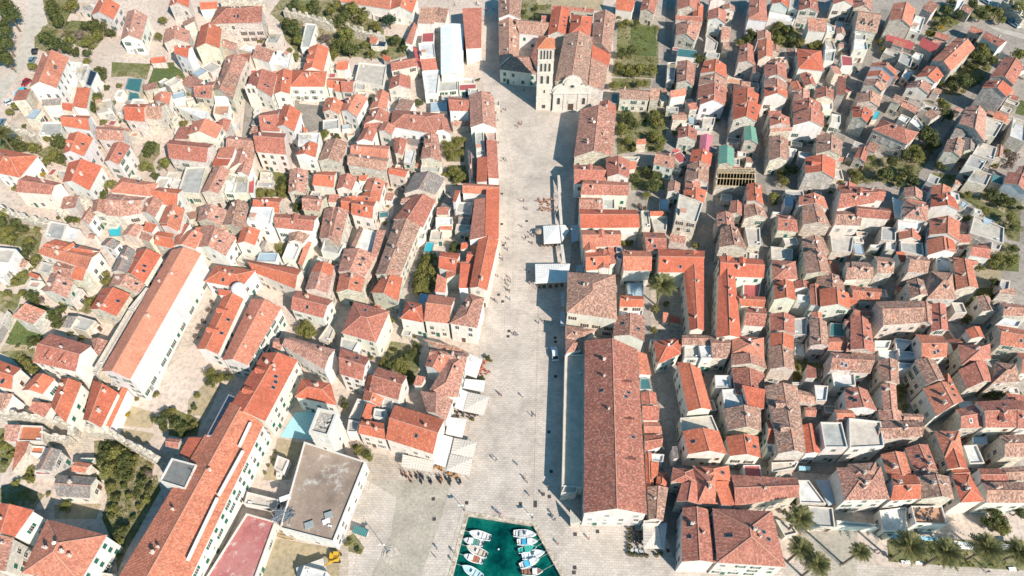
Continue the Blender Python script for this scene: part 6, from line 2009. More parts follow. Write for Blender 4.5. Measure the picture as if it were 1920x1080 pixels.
f 8 S w 1180 710 1240 720 1240 755 1180 740
gh 8 n w 1235 655 1560 665 1570 885 1250 885
gh 7 r s 1470 450 1720 460 1740 665 1510 660
gh 8 n w 1640 640 2170 660 2130 905 1645 905
sd 5 n w 1550 215 1700 215 1745 270 1555 270
f 4 c w 1450 210 1540 210 1560 400 1470 400
f 4 c s 1560 280 1750 280 1740 430 1600 430
sd 3 y w 1270 370 1320 370 1310 500 1270 500
f 3 B w 1670 80 1770 80 1760 200 1660 190
f 5 w w 1210 400 1420 410 1400 480 1220 470
hv 10 b w 625 900 1165 930 1185 1435 615 1355
f 3 B w 1290 1020 1480 1020 1480 1180 1300 1180
t P 1690 1060 165
t d 1560 960 70
t l 1690 950 50
t l 1260 570 50
t l 1330 580 45
t l 1520 40 60
t d 1480 540 30
t v 1440 160 50
t v 1500 190 50
t l 1250 120 30
P y 1480 900 1930 900 1930 1080 1480 1080
T 1280 360
gv 7 n w 5 -20 270 -20 240 125 30 100
gv 9 n w 725 -30 880 -30 915 150 720 100
gv 7 b s 690 100 870 100 960 290 690 300
gv 7 p s 385 240 560 240 590 410 390 410
gv 8 b s 430 400 620 400 730 650 410 620
gh 7 r s 1050 250 1230 270 1300 450 1065 430
f 4 B w 1150 60 1250 60 1245 165 1150 160
f 3 w w 1010 220 1130 230 1110 260 1010 250
gv 8 n w 1310 50 1590 50 1640 190 1305 150
gv 8 b s 1345 160 1560 150 1670 390 1350 370
gv 7 b s 1345 530 1580 510 1655 690 1355 680
gv 8 b s 1355 680 1600 660 1680 950 1390 920
sr 5 n s 1650 770 1750 800 1770 930 1680 900
gh 8 r w 1760 -40 2200 -20 2160 120 1740 190
gh 7 b w 1720 215 2010 200 2000 380 1700 370
f 5 c s 1660 490 1930 500 1900 680 1680 660
gh 8 b w 1830 790 2100 800 2150 970 1830 990
f 9 c s -40 20 230 120 160 340 -80 300
hv 8 r w 1000 760 1270 780 1295 980 1010 990
gh 9 n w 410 720 900 760 915 965 415 950
gv 9 n w 410 730 570 740 660 1640 380 1640
f 5 R w 680 970 890 985 850 1240 680 1200
gv 7 n w 1020 1000 1250 1010 1250 1180 1020 1170
gv 7 r w 1260 1000 1420 1010 1440 1090 1270 1090
gv 7 b s 1510 960 1800 950 1840 1180 1500 1170
gv 8 n w -10 670 240 690 240 1560 80 1560
f 5 c s 700 400 870 400 880 600 740 600
f 4 c s 990 610 1240 640 1240 750 1000 760
t l 140 600 60
t l 1050 60 80
t d 1020 110 60
t l 750 580 40
t v 1160 650 50
t l 90 390 30
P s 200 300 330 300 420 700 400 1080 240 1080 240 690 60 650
T 1600 360
gh 8 r w 30 155 410 190 405 310 30 280
hh 8 p w 570 90 850 150 830 330 570 290
gh 7 r s 590 60 820 110 800 170 600 130
a 5 w - 440 60 580 110 570 300 470 290
gv 8 n w 880 60 1140 60 1200 210 870 170
f 7 w w 1090 -10 1190 20 1200 100 1100 80
gv 8 n w 860 300 1200 330 1195 550 855 480
gv 7 n w 825 540 1140 540 1160 680 840 710
gv 7.5 n w 950 540 1130 540 1150 650 965 680
gv 6 n w 510 430 760 450 765 550 520 535
f 7 w s 500 310 800 340 740 450 500 420
f 6 y w 530 550 780 570 800 720 540 660
f 6 y s 320 390 480 400 480 550 310 540
f 5 w w 370 550 490 560 480 660 360 640
f 4 w w 190 590 330 590 280 640 190 620
sd 6 n w 480 670 570 670 610 780 530 790
gh 8 b s 230 720 430 740 455 915 265 910
gh 8 b s 610 710 830 730 840 910 610 900
gh 8 b s -20 780 170 790 220 980 -60 980
hh 8 b s 870 890 1120 910 1160 1210 830 1200
gv 8 n s 1130 770 1330 770 1410 1080 1160 1100
gh 5 r s 1130 730 1390 770 1400 830 1110 800
gh 5 r w 1320 590 1500 600 1540 750 1310 710
f 5 w w 930 730 1080 740 1140 890 950 880
sd 5 r s 1190 470 1320 480 1330 570 1190 570
f 3 R w 1190 570 1270 580 1250 660 1170 650
f 4 c s 1360 260 1700 400 1690 580 1310 460
f 2.5 B w 1220 90 1300 130 1250 180 1200 160
sd 3 B w 1460 280 1570 320 1500 400 1470 380
f 3 y s 1560 540 1680 570 1650 650 1550 640
f 3 p s 30 440 170 450 150 500 40 490
gh 6 n s -40 310 80 320 60 380 -40 370
f 3 w w 1360 180 1450 210 1430 250 1360 230
f 4 y s 1660 980 1770 1000 1750 1120 1640 1100
t l 1290 30 60
t l 1250 300 50
t d 1310 290 50
t d 1560 30 90
t d 1690 60 80
t l 1760 100 80
t l 1500 220 70
t l 1620 740 90
t l 1560 800 80
t d 1640 830 70
t l 1760 760 100
t d 1800 640 80
t l 1800 300 90
t d 1790 400 60
t l 1440 860 60
t d 1590 1010 80
t d 1320 700 60
t l 1400 540 50
t d 1260 690 50
t l 230 690 45
t d 1660 150 60
t d 1880 180 60
P g 1180 -20 1930 -20 1930 540 1860 560 1740 540 1700 440 1560 300 1440 200 1300 120 1200 60
P d 1430 50 1720 150 1700 240 1500 130 1430 100
P g 1200 560 1700 560 1860 620 1860 900 1560 880 1560 780 1400 780 1200 740
P d 1380 860 1660 880 1660 1080 1420 1080
P s 1880 60 1930 60 1930 600 1870 560
T 0 540
gv 11 P w 1930 -430 2265 -390 1465 1025 1140 935
f 9 c s 1640 -10 1700 10 1495 250 1440 235
f 9 c s 1440 245 1500 270 1090 970 1030 940
gv 7 n s 1160 0 1470 70 1310 320 1000 240
gv 6 p s 1020 560 1230 600 1110 770 1060 700
gh 8 r w 570 510 1030 650 850 940 370 835
gh 7 n w -40 800 240 905 130 1140 -60 1100
gv 5 p s 540 -40 740 0 660 100 450 20
f 4 y s 740 -20 930 10 820 150 660 110
f 4 y s 880 310 1080 370 960 490 800 440
sr 3 n s 1050 1020 1100 1025 1070 1150 1020 1140
sd 4 y s 760 310 870 320 790 450 690 440
f 4 y w 1130 960 1270 1010 1260 1100 1140 1100
f 2.5 y s 80 250 120 280 60 420 10 400
t d 330 80 90
t d 400 150 70
t v 470 140 60
t d 600 290 100
t d 660 360 90
t d 640 400 70
t d 700 250 70
t l 250 60 60
t d 380 610 80
t d 440 580 60
t l 300 860 80
t l 380 920 70
t l 910 560 50
t l 700 170 50
t d 800 500 60
t d 200 650 35
t l 1000 160 70
t l 920 90 60
t l 80 60 60
t l 250 800 60
P G 220 180 560 200 560 340 470 580 300 700 60 620 200 340
P g -20 30 240 80 200 220 120 320 0 260
P g 680 140 1000 120 1100 60 1010 290 800 250
P g -20 720 400 680 380 830 440 900 380 980 240 900 120 780
P d 40 640 320 640 300 700 0 710
P s -20 500 200 210 230 240 20 620 -20 640
T 320 540
gv 7 n w 610 60 820 120 535 745 290 685
sd 7 n w 530 10 680 30 660 90 540 80
gv 8 n w 910 120 1250 220 870 870 580 810
gh 7 r w 1420 30 1830 140 1720 340 1350 240
gh 9 p w 1340 550 1850 690 1730 920 1250 640
gh 6 p w 1180 560 1290 570 1240 710 1140 690
f 4 c s 1780 400 1840 470 1780 610 1660 570
t l 1500 440 100
t l 1560 500 100
t l 1470 490 80
t l 440 960 90
t l 520 1010 90
t d 630 1000 80
t d 450 1040 80
t v 470 160 40
t v 430 250 45
t v 370 380 45
t v 320 450 45
t v 280 550 45
P y 450 150 500 160 330 560 260 640 80 800 -40 900 -40 600 200 400
T 640 540
gh 9 r w -10 670 320 790 240 1040 -20 970
hh 9 r w 140 150 545 260 390 615 0 505
hh 8 n w 740 145 920 185 925 390 660 340
gh 8 n w 990 70 1280 110 1210 400 930 370
hv 9 p w 1440 60 1610 110 1530 450 1215 400
gh 8 r w 410 890 740 990 640 1260 310 1160
gh 7 b w 1000 690 1440 740 1400 850 980 790
gv 7 n w 990 700 1250 790 1120 960 940 880
hv 7 p w 1200 800 1430 740 1310 1230 960 1200
sd 6 r w 850 980 950 1000 900 1100 810 1090
sd 5 b s 910 570 1280 650 1440 730 1080 680
f 6 y w 0 550 200 600 110 760 -20 700
a 3 w - 1440 740 1590 800 1520 1010 1370 960
f 5 B w 890 60 990 70 960 180 870 150
t l 570 360 50
t l 470 820 70
t d 560 870 80
t l 650 840 90
t d 740 780 90
t d 820 720 80
t l 700 900 80
t l 760 960 70
t d 600 700 50
t l 760 1040 60
t d 540 760 50
t l 340 790 40
t l 860 20 80
t l 960 10 80
t l 880 -60 90
t d 1650 780 45
t l 1680 820 30
t d 1580 1020 60
t l 1460 1030 50
t d 830 620 40
P g 560 600 880 650 870 1000 780 1100 640 960 410 870 500 740
T 960 540
gv 9.5 r w 820 590 1410 690 1520 2544 806 2532
f 5 c w 595 745 812 745 800 2250 560 2230
hh 7 b w 600 420 950 470 820 600 600 560
hh 6.5 p w 605 560 800 590 790 690 605 740
gv 8 p w 1150 330 1490 310 1490 600 1140 540
gh 6 n w 1215 80 1480 90 1480 215 1210 210
f 4 w w 1210 215 1480 220 1470 320 1200 310
sr 6 n w 1410 710 1515 740 1570 980 1435 970
f 5 G w 1440 1010 1540 1010 1570 1140 1440 1140
hh 6 n w 1590 600 1900 560 1900 740 1640 860
f 4 y w 1560 575 1730 590 1650 640 1560 640
sd 2 n s 1700 270 1760 280 1770 390 1700 380
sd 2 n s 1780 300 1890 340 1900 400 1780 390
a 3 y - 552 50 597 50 597 200 552 200
a 3 y - 548 260 597 260 597 420 545 420
t l 1610 230 60
t l 1600 470 50
t l 1740 180 50
t l 640 800 30
t l 750 800 30
P y 1560 0 1930 0 1930 480 1560 460
T 1280 540
gh 9 n w 590 80 930 100 920 215 660 200
gh 8 r w 700 210 940 230 920 435 690 420
gv 9 n w 1030 -60 1250 -60 1280 140 1030 130
f 7 w w 1290 70 1440 80 1430 170 1290 130
gv 8 n w 1430 -40 1530 -40 1560 220 1440 190
gv 9 n w 1540 10 1870 60 1890 240 1550 210
gh 7 n w 1750 70 1960 90 1960 200 1760 180
gv 7 r w 980 290 1260 320 1260 530 990 490
gv 8 n w 985 510 1250 540 1250 700 980 650
gv 8 b s 975 660 1230 680 1270 930 985 910
gv 7 b s 1430 350 1620 380 1650 660 1440 650
gv 7 n w 1450 270 1570 280 1570 360 1460 330
gh 6 n w 1640 560 1840 550 1840 710 1630 700
gh 7 b s -10 530 270 530 300 640 -10 640
gh 7 b s 280 530 530 540 520 790 330 790
f 7 w w 180 650 320 640 340 790 210 790
f 6 c w 20 650 190 650 200 790 20 790
hv 8 n w 560 530 915 560 920 800 560 730
gv 8 p s 545 740 920 800 950 910 550 870
gv 7 r w 550 900 920 960 920 1240 600 1200
f 6 w w 360 980 540 980 550 1120 370 1120
gv 8 n w -60 830 200 920 330 1370 60 1390
gh 8 p s 1665 720 1960 750 1960 930 1660 920
f 6 w w 1670 930 1930 920 1950 1100 1700 1100
sl 6 r w 1400 860 1500 900 1510 1010 1390 1010
f 6 y s 1240 340 1400 330 1400 530 1250 520
f 5 G s 1660 390 1830 400 1820 550 1650 540
gh 7 r s 1820 350 1960 340 1960 430 1830 430
gh 7 r s 1850 430 2000 440 2000 550 1870 550
gh 7 r s 1850 570 2010 590 2010 710 1840 710
gv 6 n w 1150 700 1240 700 1240 760 1150 750
t l 1290 890 60
t l 1290 980 60
t l 1380 820 40
t l 1550 880 45
P g 1240 840 1520 840 1520 1050 1240 1050
T 1600 540
gh 7 n w -40 -30 320 10 280 165 -10 140
gh 10 b s 250 150 740 140 790 390 340 420
gv 9 p s 740 140 880 190 890 410 770 380
gv 8 r s 870 180 1040 190 1070 480 880 490
gv 8 r s -30 310 190 370 245 730 -30 690
gh 7 r s 0 230 170 240 210 320 0 310
gh 7 b s -20 720 250 740 190 960 -20 950
gv 7 b s 285 810 500 810 520 1080 290 1060
f 6 w w 240 590 430 590 400 680 240 680
f 6 w w 470 560 680 590 570 700 480 690
f 5 w w 280 690 500 700 510 820 290 800
f 6 w w 500 700 700 720 730 800 520 800
gh 9 n w 700 520 1000 540 1055 770 770 800
gv 9 b s 690 810 920 810 1030 1030 830 1090
gv 8 n w 1260 470 1420 430 1480 560 1330 570
hv 8 r s 1180 640 1540 630 1550 790 1220 870
gv 8 r s 1180 920 1490 820 1560 1050 1290 1130
gh 8 p s 1640 160 2000 200 2000 320 1690 310
f 8 w w 1700 330 1900 370 1860 440 1600 410
gh 8 n s 1610 410 2030 490 2030 690 1650 640
hh 8 b s 1600 830 1830 860 1880 1050 1560 1080
gh 6 r w 1840 730 2000 740 2000 960 1890 960
gv 8 n w 1010 990 1080 970 1200 1230 900 1180
gv 9 b s 600 -80 790 -90 840 80 640 120
sd 6 b s 1650 20 1820 -10 1840 80 1640 60
f 6 w w 500 830 680 850 640 900 500 920
t l 1500 60 80
t d 1560 100 70
t l 1320 190 70
t d 1250 370 60
t l 1290 330 50
t l 1430 130 60
P g 1420 0 1660 0 1640 150 1250 200
T 0 720
gh 6 n w -60 -100 150 -80 110 50 -60 20
gv 7 n w 420 -120 620 -60 480 115 240 70
gv 7 n w 690 -60 920 -10 740 435 570 250
gv 7 n w 1050 -40 1330 95 1140 490 930 400
sr 5 n w 1370 40 1440 60 1240 490 1180 460
sd 5 b w -60 90 150 110 70 280 -60 300
sr 5 r w 370 195 600 220 500 380 320 290
sd 4 p s 60 455 235 460 200 650 40 640
f 5 n s 235 460 480 470 480 650 190 640
sl 5 n s 185 640 330 650 290 770 130 1000
gv 6 y s 520 720 690 745 580 980 390 970
f 4 R s 390 975 585 990 580 1030 390 1020
gh 5 n s 850 870 1040 900 960 1000 800 980
f 3 k s 910 830 1070 830 1060 880 900 860
f 3 n w 1260 10 1350 20 1330 60 1250 50
f 4 n w 330 690 500 700 480 790 340 780
W -20 340 240 350 500 400
W 440 560 580 600 770 610
W 600 400 720 410 800 480 790 560
W 1000 510 1230 530 1420 660 1640 760 1780 850
W 960 510 1100 490 1240 500
t d 1200 800 130
t l 1320 760 140
t d 1420 880 140
t l 1250 950 130
t d 1400 1020 120
t l 1500 860 90
t d 1120 880 70
t d 1150 700 60
t d 1790 400 90
t d 1870 340 80
t d 1850 480 80
t l 60 700 80
t l 120 800 60
t l 330 960 60
t d 300 1040 60
t l 30 620 60
t y 1430 350 40
t l 1760 120 50
t d 1620 990 60
t v 1680 1000 60
t l 1540 170 35
t d 40 880 50
P y 500 380 980 480 1040 620 960 830 800 780 640 640 480 620
P d 1460 240 1740 330 1700 500 1380 470
P g 1060 640 1300 640 1600 830 1740 900 1700 1080 1060 1080
P g -20 500 60 500 60 650 190 680 140 860 60 1000 -20 1000
P g 260 820 400 900 380 1080 240 1080
P d 1380 500 1740 560 1640 690 1240 540
T 320 720
gv 10 n w 1040 -350 1430 -270 1065 420 640 290
gv 9 n w 620 180 1045 460 150 2340 -690 2340
sl 7 n w 200 600 520 600 350 910 90 800
f 11 Z w 10 830 290 905 160 1180 -130 1090
f 9.6 S w 650 110 740 150 520 590 400 580
hh 8 n w 1470 -60 1800 -10 1870 240 1395 145
P T 1400 320 1700 300 1700 640 1230 600
K 16 - - 1657 263 1876 320 1770 590 1550 535
f 6.5 V w 1500 645 2190 870 1830 1775 1225 1620
f 3 c w 1200 800 1330 850 1260 1000 1160 940
gh 6 r s -40 610 120 620 80 730 -60 700
f 1.5 w w 1190 990 1250 1000 1240 1060 1180 1050
t d 265 260 50
t l 215 320 30
t d 80 470 90
t d 180 500 80
t l 260 460 60
t d 40 400 70
t d 120 560 70
t l 20 300 60
t l 300 130 50
t l 1180 760 25
t l 1140 840 25
t l 1100 920 25
t l 1060 1000 25
t l 480 20 30
P d 200 180 360 20 560 40 400 380 190 330
P g -20 250 180 340 340 400 300 580 100 600 -20 580
P d 1200 610 1500 660 1340 1080 1040 1080 1180 720
T 640 720
gh 8 n w 600 235 1160 400 1030 790 500 620
gh 7.5 n w 230 400 480 440 500 625 190 555
gv 6 n w 300 -120 540 60 430 260 240 180
sr 6 n w 290 210 390 240 320 430 210 420
f 7 y w 370 270 510 290 480 390 355 360
f 4 c w 180 160 280 190 210 390 80 380
f 5 y w 80 395 210 420 170 545 60 540
gv 7 p w 890 80 1260 180 1180 410 960 310
f 6 y w 480 110 600 140 560 260 450 250
a 3.5 c - 1430 90 1665 140 1600 350 1370 300
a 3.5 w - 1350 60 1425 88 1365 300 1270 260
a 3 w - 1200 370 1410 395 1360 600 1175 560
a 3.5 c - 1270 605 1525 655 1480 830 1230 780
a 3.5 c - 1225 788 1478 838 1440 1030 1180 970
a 3 w - 1140 570 1262 602 1180 940 1040 890
a 3 c - 690 790 1045 870 1015 990 675 925
a 3.2 w - 1390 -60 1620 -40 1600 85 1375 45
t d 40 250 70
t d 30 180 50
t l 200 740 80
t d 280 780 80
t l 320 830 60
t d 150 700 50
t l 1480 400 30
P y 360 780 700 830 640 1080 260 1080
T 960 720
gv 5 r w 1450 95 1620 95 1640 240 1465 240
sd 5 r w 1465 245 1660 245 1655 410 1475 410
gh 4 r s 1480 420 1660 430 1690 560 1485 560
gh 5 r w 1490 570 1695 570 1690 700 1495 760
gv 5 n w 1500 770 1570 770 1600 1200 1510 1200
sr 5 n w 1560 880 1655 880 1650 1010 1570 1080
f 5 w w 1565 780 1715 790 1700 880 1570 870
hv 5 n w 1640 990 1745 990 1760 1190 1610 1180
sl 6 y w 1800 700 1860 700 1880 830 1820 840
T 1280 720
f 6 c s -30 380 330 350 420 560 -10 540
gv 8 n w 0 530 410 530 500 790 60 790
f 7 w w 440 60 640 50 690 230 470 270
sd 8 n w 670 10 930 60 915 280 730 240
gv 8 b s 450 280 880 270 885 530 510 520
gv 8 n w 485 590 850 590 880 830 530 810
gv 9 b s 920 20 1290 20 1390 780 1080 780
gh 7 n w 940 400 1100 410 1120 680 950 670
f 5 w w 950 670 1080 680 1080 780 950 770
gv 7 n w 1350 460 1480 450 1550 780 1390 780
gh 7 b s 1290 60 1440 100 1500 220 1300 200
gh 6 r s 1370 260 1500 260 1500 370 1380 360
f 9 y w 1550 425 1790 430 1860 715 1600 715
f 9 Q w 1870 380 2230 420 2270 700 1880 720
gh 8 n w 1700 290 1900 290 1950 400 1740 390
gv 8 r w 1820 50 2080 70 2190 300 1840 280
f 4 y s 1230 -20 1330 -20 1330 10 1240 10
f 7 w s 1480 10 1640 20 1620 190 1500 190
hv 8 n w 110 920 520 920 550 1100 130 1100
f 4 R w 680 910 870 910 900 1060 700 1060
sl 7 n w 1720 410 1800 410 1810 560 1760 500
f 5 c s 1000 880 1310 870 1270 950 1000 1000
a 3 B - 1310 920 1440 930 1430 970 1310 970
T 1600 720
gv 8 p s 310 0 480 10 500 310 340 300
gv 7 p s 280 290 540 300 560 430 300 420
gh 7 b s 560 330 780 340 780 430 560 430
gh 8 b s 270 420 780 420 780 590 270 630
gv 8 n w 780 50 1120 -20 1240 190 940 360
gh 8 r s 1150 290 1440 210 1480 490 1210 500
gh 9 r w 1370 200 1800 170 1850 490 1490 490
gh 9 r w 1750 180 2030 190 2030 500 1850 500
hh 9 n s 910 530 1190 530 1240 800 1030 830
gv 9 n s 1010 760 1210 730 1290 950 1070 960
gh 8 b s 1640 580 1960 560 1960 820 1700 820
gv 8 n w 310 790 580 770 660 1020 390 1080
gv 8 r s 580 720 840 680 950 970 690 960
gv 8 b s 680 970 910 950 1080 1140 720 1140
f 5 w w 1240 690 1390 680 1480 890 1310 900
hh 9 b w -60 900 250 880 330 1120 -80 1120
gh 8 n w 1100 960 1290 940 1310 1080 1120 1080
gh 7 r w 1400 950 1650 950 1760 1120 1430 1120
gh 7 b s 1660 940 1960 920 1960 1080 1730 1080
sd 5 r s 1720 100 1960 130 1960 250 1780 260
sd 4 B w 1340 600 1500 590 1510 680 1350 670
f 3 y w 1250 800 1300 790 1340 900 1290 910
t d 1560 110 80
t d 1640 110 70
t d 1500 130 60
t d 540 60 50
t l 530 130 40
t v 700 370 50
P g 480 0 600 0 600 340 500 330
T 0 900
gh 4 y w 640 -60 1090 -30 1010 205 640 185
gv 8 n w -60 255 380 340 170 640 -60 600
gv 8 p s -60 620 155 650 60 1030 -60 1020
hv 9 n w 530 440 1205 620 900 1150 240 1050
f 3 c s 1140 1040 1300 1060 1280 1130 1080 1130
t l 750 300 80
t d 740 260 60
t d 1350 600 110
t d 1400 540 80
t l 1340 700 70
t l 1250 100 80
t d 1300 200 70
t l 1260 320 70
t d 1250 400 60
t d 1400 60 60
t l 1450 180 60
t d 1600 40 90
t d 1680 100 70
t l 1640 220 70
t d 1550 160 70
t l 540 160 35
t l 180 30 60
t l 340 0 60
t d 1330 850 50
t l 1560 300 50
t d 1500 420 50
P g 1170 0 1780 0 1810 110 1560 560 1400 840 1320 1040 1300 700 1240 640 1150 440 1210 200
P y 520 320 620 210 480 560 240 1050 60 1080 60 1040 160 640 380 340
P d 600 280 1140 270 1080 440 620 440
P y 1000 800 1210 630 1330 700 1300 1040 1000 1080
P g -20 100 140 20 510 170 380 320 -20 250
T 320 900
f 4 r w 850 372 1180 465 940 1130 370 1130 
f 4 w w 1500 960 1760 1030 1720 1180 1440 1120
f 3 c w 860 130 1220 220 1180 330 820 270
P d 1030 640 1800 760 1920 780 1960 1100 940 1100
P y 1900 760 2000 700 2000 1100 1900 1100
T 640 900
P c 280 0 1250 0 1100 500 900 1080 340 1080 560 600 620 200
sd 1.2 G s 150 505 310 560 280 645 120 590
t l 100 700 40
t l 200 800 45
t l 60 720 40
P g 60 640 140 600 260 760 220 840 60 800
T 960 900
gv 6 b w 1525 75 1760 85 1700 460 1540 440
a 3.2 c - 1475 490 1645 510 1690 770 1480 770
a 3 y - 1650 490 1745 480 1715 780 1690 770
f 5 c w 1480 455 1700 440 1650 500 1480 490
f 5 c s 590 60 740 60 725 145 550 150
sd 3 c s 655 330 780 470 760 490 655 490
T 1280 900
hv 8 r s -110 -140 120 -120 190 50 -130 20
gv 8 r s -10 30 190 40 175 270 -70 240
hh 8 n w 110 -160 400 -160 440 270 170 270
sr 8 n w 340 10 550 10 590 290 440 280
gh 8 r s 540 -60 1290 -20 1300 190 590 290
gv 9 r w 0 310 290 330 370 930 -10 920
hv 10 r w 335 320 1005 350 1160 980 390 930
f 9 w w 385 665 690 730 720 920 390 910
f 8.5 w w 395 740 640 745 690 900 400 890
hh 9 p w 1730 -140 2230 -150 2330 215 1830 230
f 3 y s 1410 290 1690 310 1720 540 1440 520
f 4 w s 1290 0 1420 0 1620 270 1320 260
a 3 y - 1490 0 1700 0 1760 240 1640 290
f 3 w w 1730 450 2220 500 2220 540 1740 520
f 2.5 c s 1040 440 1220 480 1300 600 1150 640
t P 1320 430 150
t P 1330 780 150
t P 1510 950 150
t P 1990 810 120
t d 1240 260 50
t d 1150 360 50
t l 1400 440 40
P c 1300 600 1960 560 1960 1080 1600 1080
P d 1040 440 1300 420 1360 620 1300 640
T 1600 900
gh 9 n w 430 -60 700 -60 760 210 420 235
gv 9 b s 700 -40 1080 -40 1135 215 790 210
hv 9 n w 1110 -60 1310 -60 1480 240 1210 255
gh 8 b w 1440 20 1980 20 1980 260 1500 255
f 4 w w 290 340 600 300 610 570 340 570
f 6 o w 650 290 1000 290 1060 500 700 490
f 3 y s 360 590 480 600 440 640 380 640
a 2.8 B - 440 610 1100 650 1090 690 440 660
a 3 w - 1130 680 1360 710 1350 780 1180 770
a 3 w - 1620 720 1930 720 1930 770 1640 780
t P 630 750 190
t P 1030 820 190
t P 1490 780 190
t P 1850 820 170
t d 1600 400 140
t l 1640 520 120
t d 1500 480 90
t l 1560 330 90
t d 1680 560 80
t d 1860 360 100
t l 420 860 40
t l 1300 940 50
t d 820 920 40
t d 1200 940 40
t l 1600 950 50
t l 700 590 35
P g 380 640 1930 700 1930 1020 1580 1000 400 920
b w 540 910 640 935
b w 695 915 790 945
b w 1120 945 1180 975
b w 1750 985 1830 1015"""
items = parse(DATA); GREEN = []
pn = {'g': 'garden_ground', 'G': 'green_field', 'd': 'dry_earth', 's': 'street_paving', 'y': 'courtyard_paving', 'c': 'mossy_cobbles', 'r': 'road', 'T': 'turquoise_floor'}
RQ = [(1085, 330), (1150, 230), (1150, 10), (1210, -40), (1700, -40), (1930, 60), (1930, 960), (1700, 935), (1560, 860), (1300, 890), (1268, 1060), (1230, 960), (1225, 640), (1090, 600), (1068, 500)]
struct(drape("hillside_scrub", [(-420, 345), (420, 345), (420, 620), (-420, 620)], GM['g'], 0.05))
struct(drape("shade_toned_lane_paving", [gp(*p) for p in RQ], GM['q'], 0.045))  # dark sheet over the right quarter, lane shade painted into its colour
for k, (ox, oy, t) in enumerate(items):
    if t[0] != 'P': continue
    poly = [PX(ox, oy, t[i], t[i+1]) for i in range(2, len(t), 2)]
    w = [gp(*p) for p in poly]
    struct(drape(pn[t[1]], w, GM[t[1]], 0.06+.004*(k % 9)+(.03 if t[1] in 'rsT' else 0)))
    if t[1] in 'gG': GREEN.append((w, t[1]))
for ox, oy, t in items:
    c = t[0]
    if c in ('P', 't', 'W', 'b', 'a', 'X', 'K'): continue
    house(ox, oy, t)
for ox, oy, t in items:
    c = t[0]
    if c == 't': tree(ox, oy, t)
    elif c == 'W': town_wall(ox, oy, t)
    elif c == 'b': bench_like(ox, oy, t)
    elif c == 'a': awning(ox, oy, t)
    elif c == 'X': timber_frame(ox, oy, t)
    elif c == 'K': clock_tower(ox, oy, t)
# ---- stepped lanes, then the low yard buildings, walls and shrubs that fill the plots between the houses
LANES = ["1258 -20 1250 110 1228 170", "1397 -20 1368 100 1340 180 1300 320 1270 440", "1440 225 1425 330 1440 460 1440 600 1435 730", "1660 20 1620 140 1590 220 1560 300", "1800 50 1740 110 1660 190 1610 270", "1860 140 1800 230 1750 300",
 "1330 330 1335 450 1330 520 1340 620", "1215 620 1225 760 1255 900 1265 1000", "1640 650 1640 830", "1560 390 1572 540", "757 350 738 430 700 570", "560 160 545 240 500 330", "700 190 655 340", "820 240 812 330", "1440 870 1560 880 1660 850 1740 790 1800 720", "470 170 455 330 420 400"]
LP = []
for i, ln in enumerate(LANES):
    v = list(map(float, ln.split())); P = [Vector(gp(v[k], v[k+1])) for k in range(0, len(v), 2)]; LP.append(P)
    for a, b in zip(P, P[1:]):
        d = (b-a).normalized(); n = Vector((-d.y, d.x))*1.5; a2, b2 = a-d*.6, b+d*.6
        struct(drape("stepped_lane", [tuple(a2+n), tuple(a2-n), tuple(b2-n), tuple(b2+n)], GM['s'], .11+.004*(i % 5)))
def lane_dist(x, y):
    m_ = 99
    for P in LP:
        for a, b in zip(P, P[1:]):
            d = b-a; t = max(0, min(1, ((x-a.x)*d.x+(y-a.y)*d.y)/d.length_squared)); m_ = min(m_, math.hypot(x-a.x-d.x*t, y-a.y-d.y*t))
    return m_
ZONES = [[(40, 190), (330, 150), (560, 40), (700, 190), (930, 190), (925, 330), (880, 620), (760, 640), (620, 560), (400, 470), (310, 440), (190, 440), (30, 360)],
         [(1240, 10), (1900, 90), (1900, 620), (1930, 880), (1300, 870), (1240, 640), (1240, 470), (1100, 400), (1240, 330)], [(10, 560), (190, 640), (170, 800), (10, 760)]]
ZW = [[gp(*p) for p in z] for z in ZONES]; NOGO = []
for ox, oy, t in items:
    if t[0] == 'P' and t[1] in 'rsTdg': NOGO.append([gp(*PX(ox, oy, t[i], t[i+1])) for i in range(2, len(t), 2)])
TR = [(float(t[2])/6+ox, float(t[3])/6+oy, float(t[4])/6) for ox, oy, t in items if t[0] == 't']
rf = random.Random(31); FB = [(f[0], min(p[0] for p in f[0]), max(p[0] for p in f[0]), min(p[1] for p in f[0]), max(p[1] for p in f[0])) for f in FOOT]
ninf = 0
def free(x, y): return not any(a <= x <= b and c <= y <= d and inside(f, x, y) for f, a, b, c, d in FB)
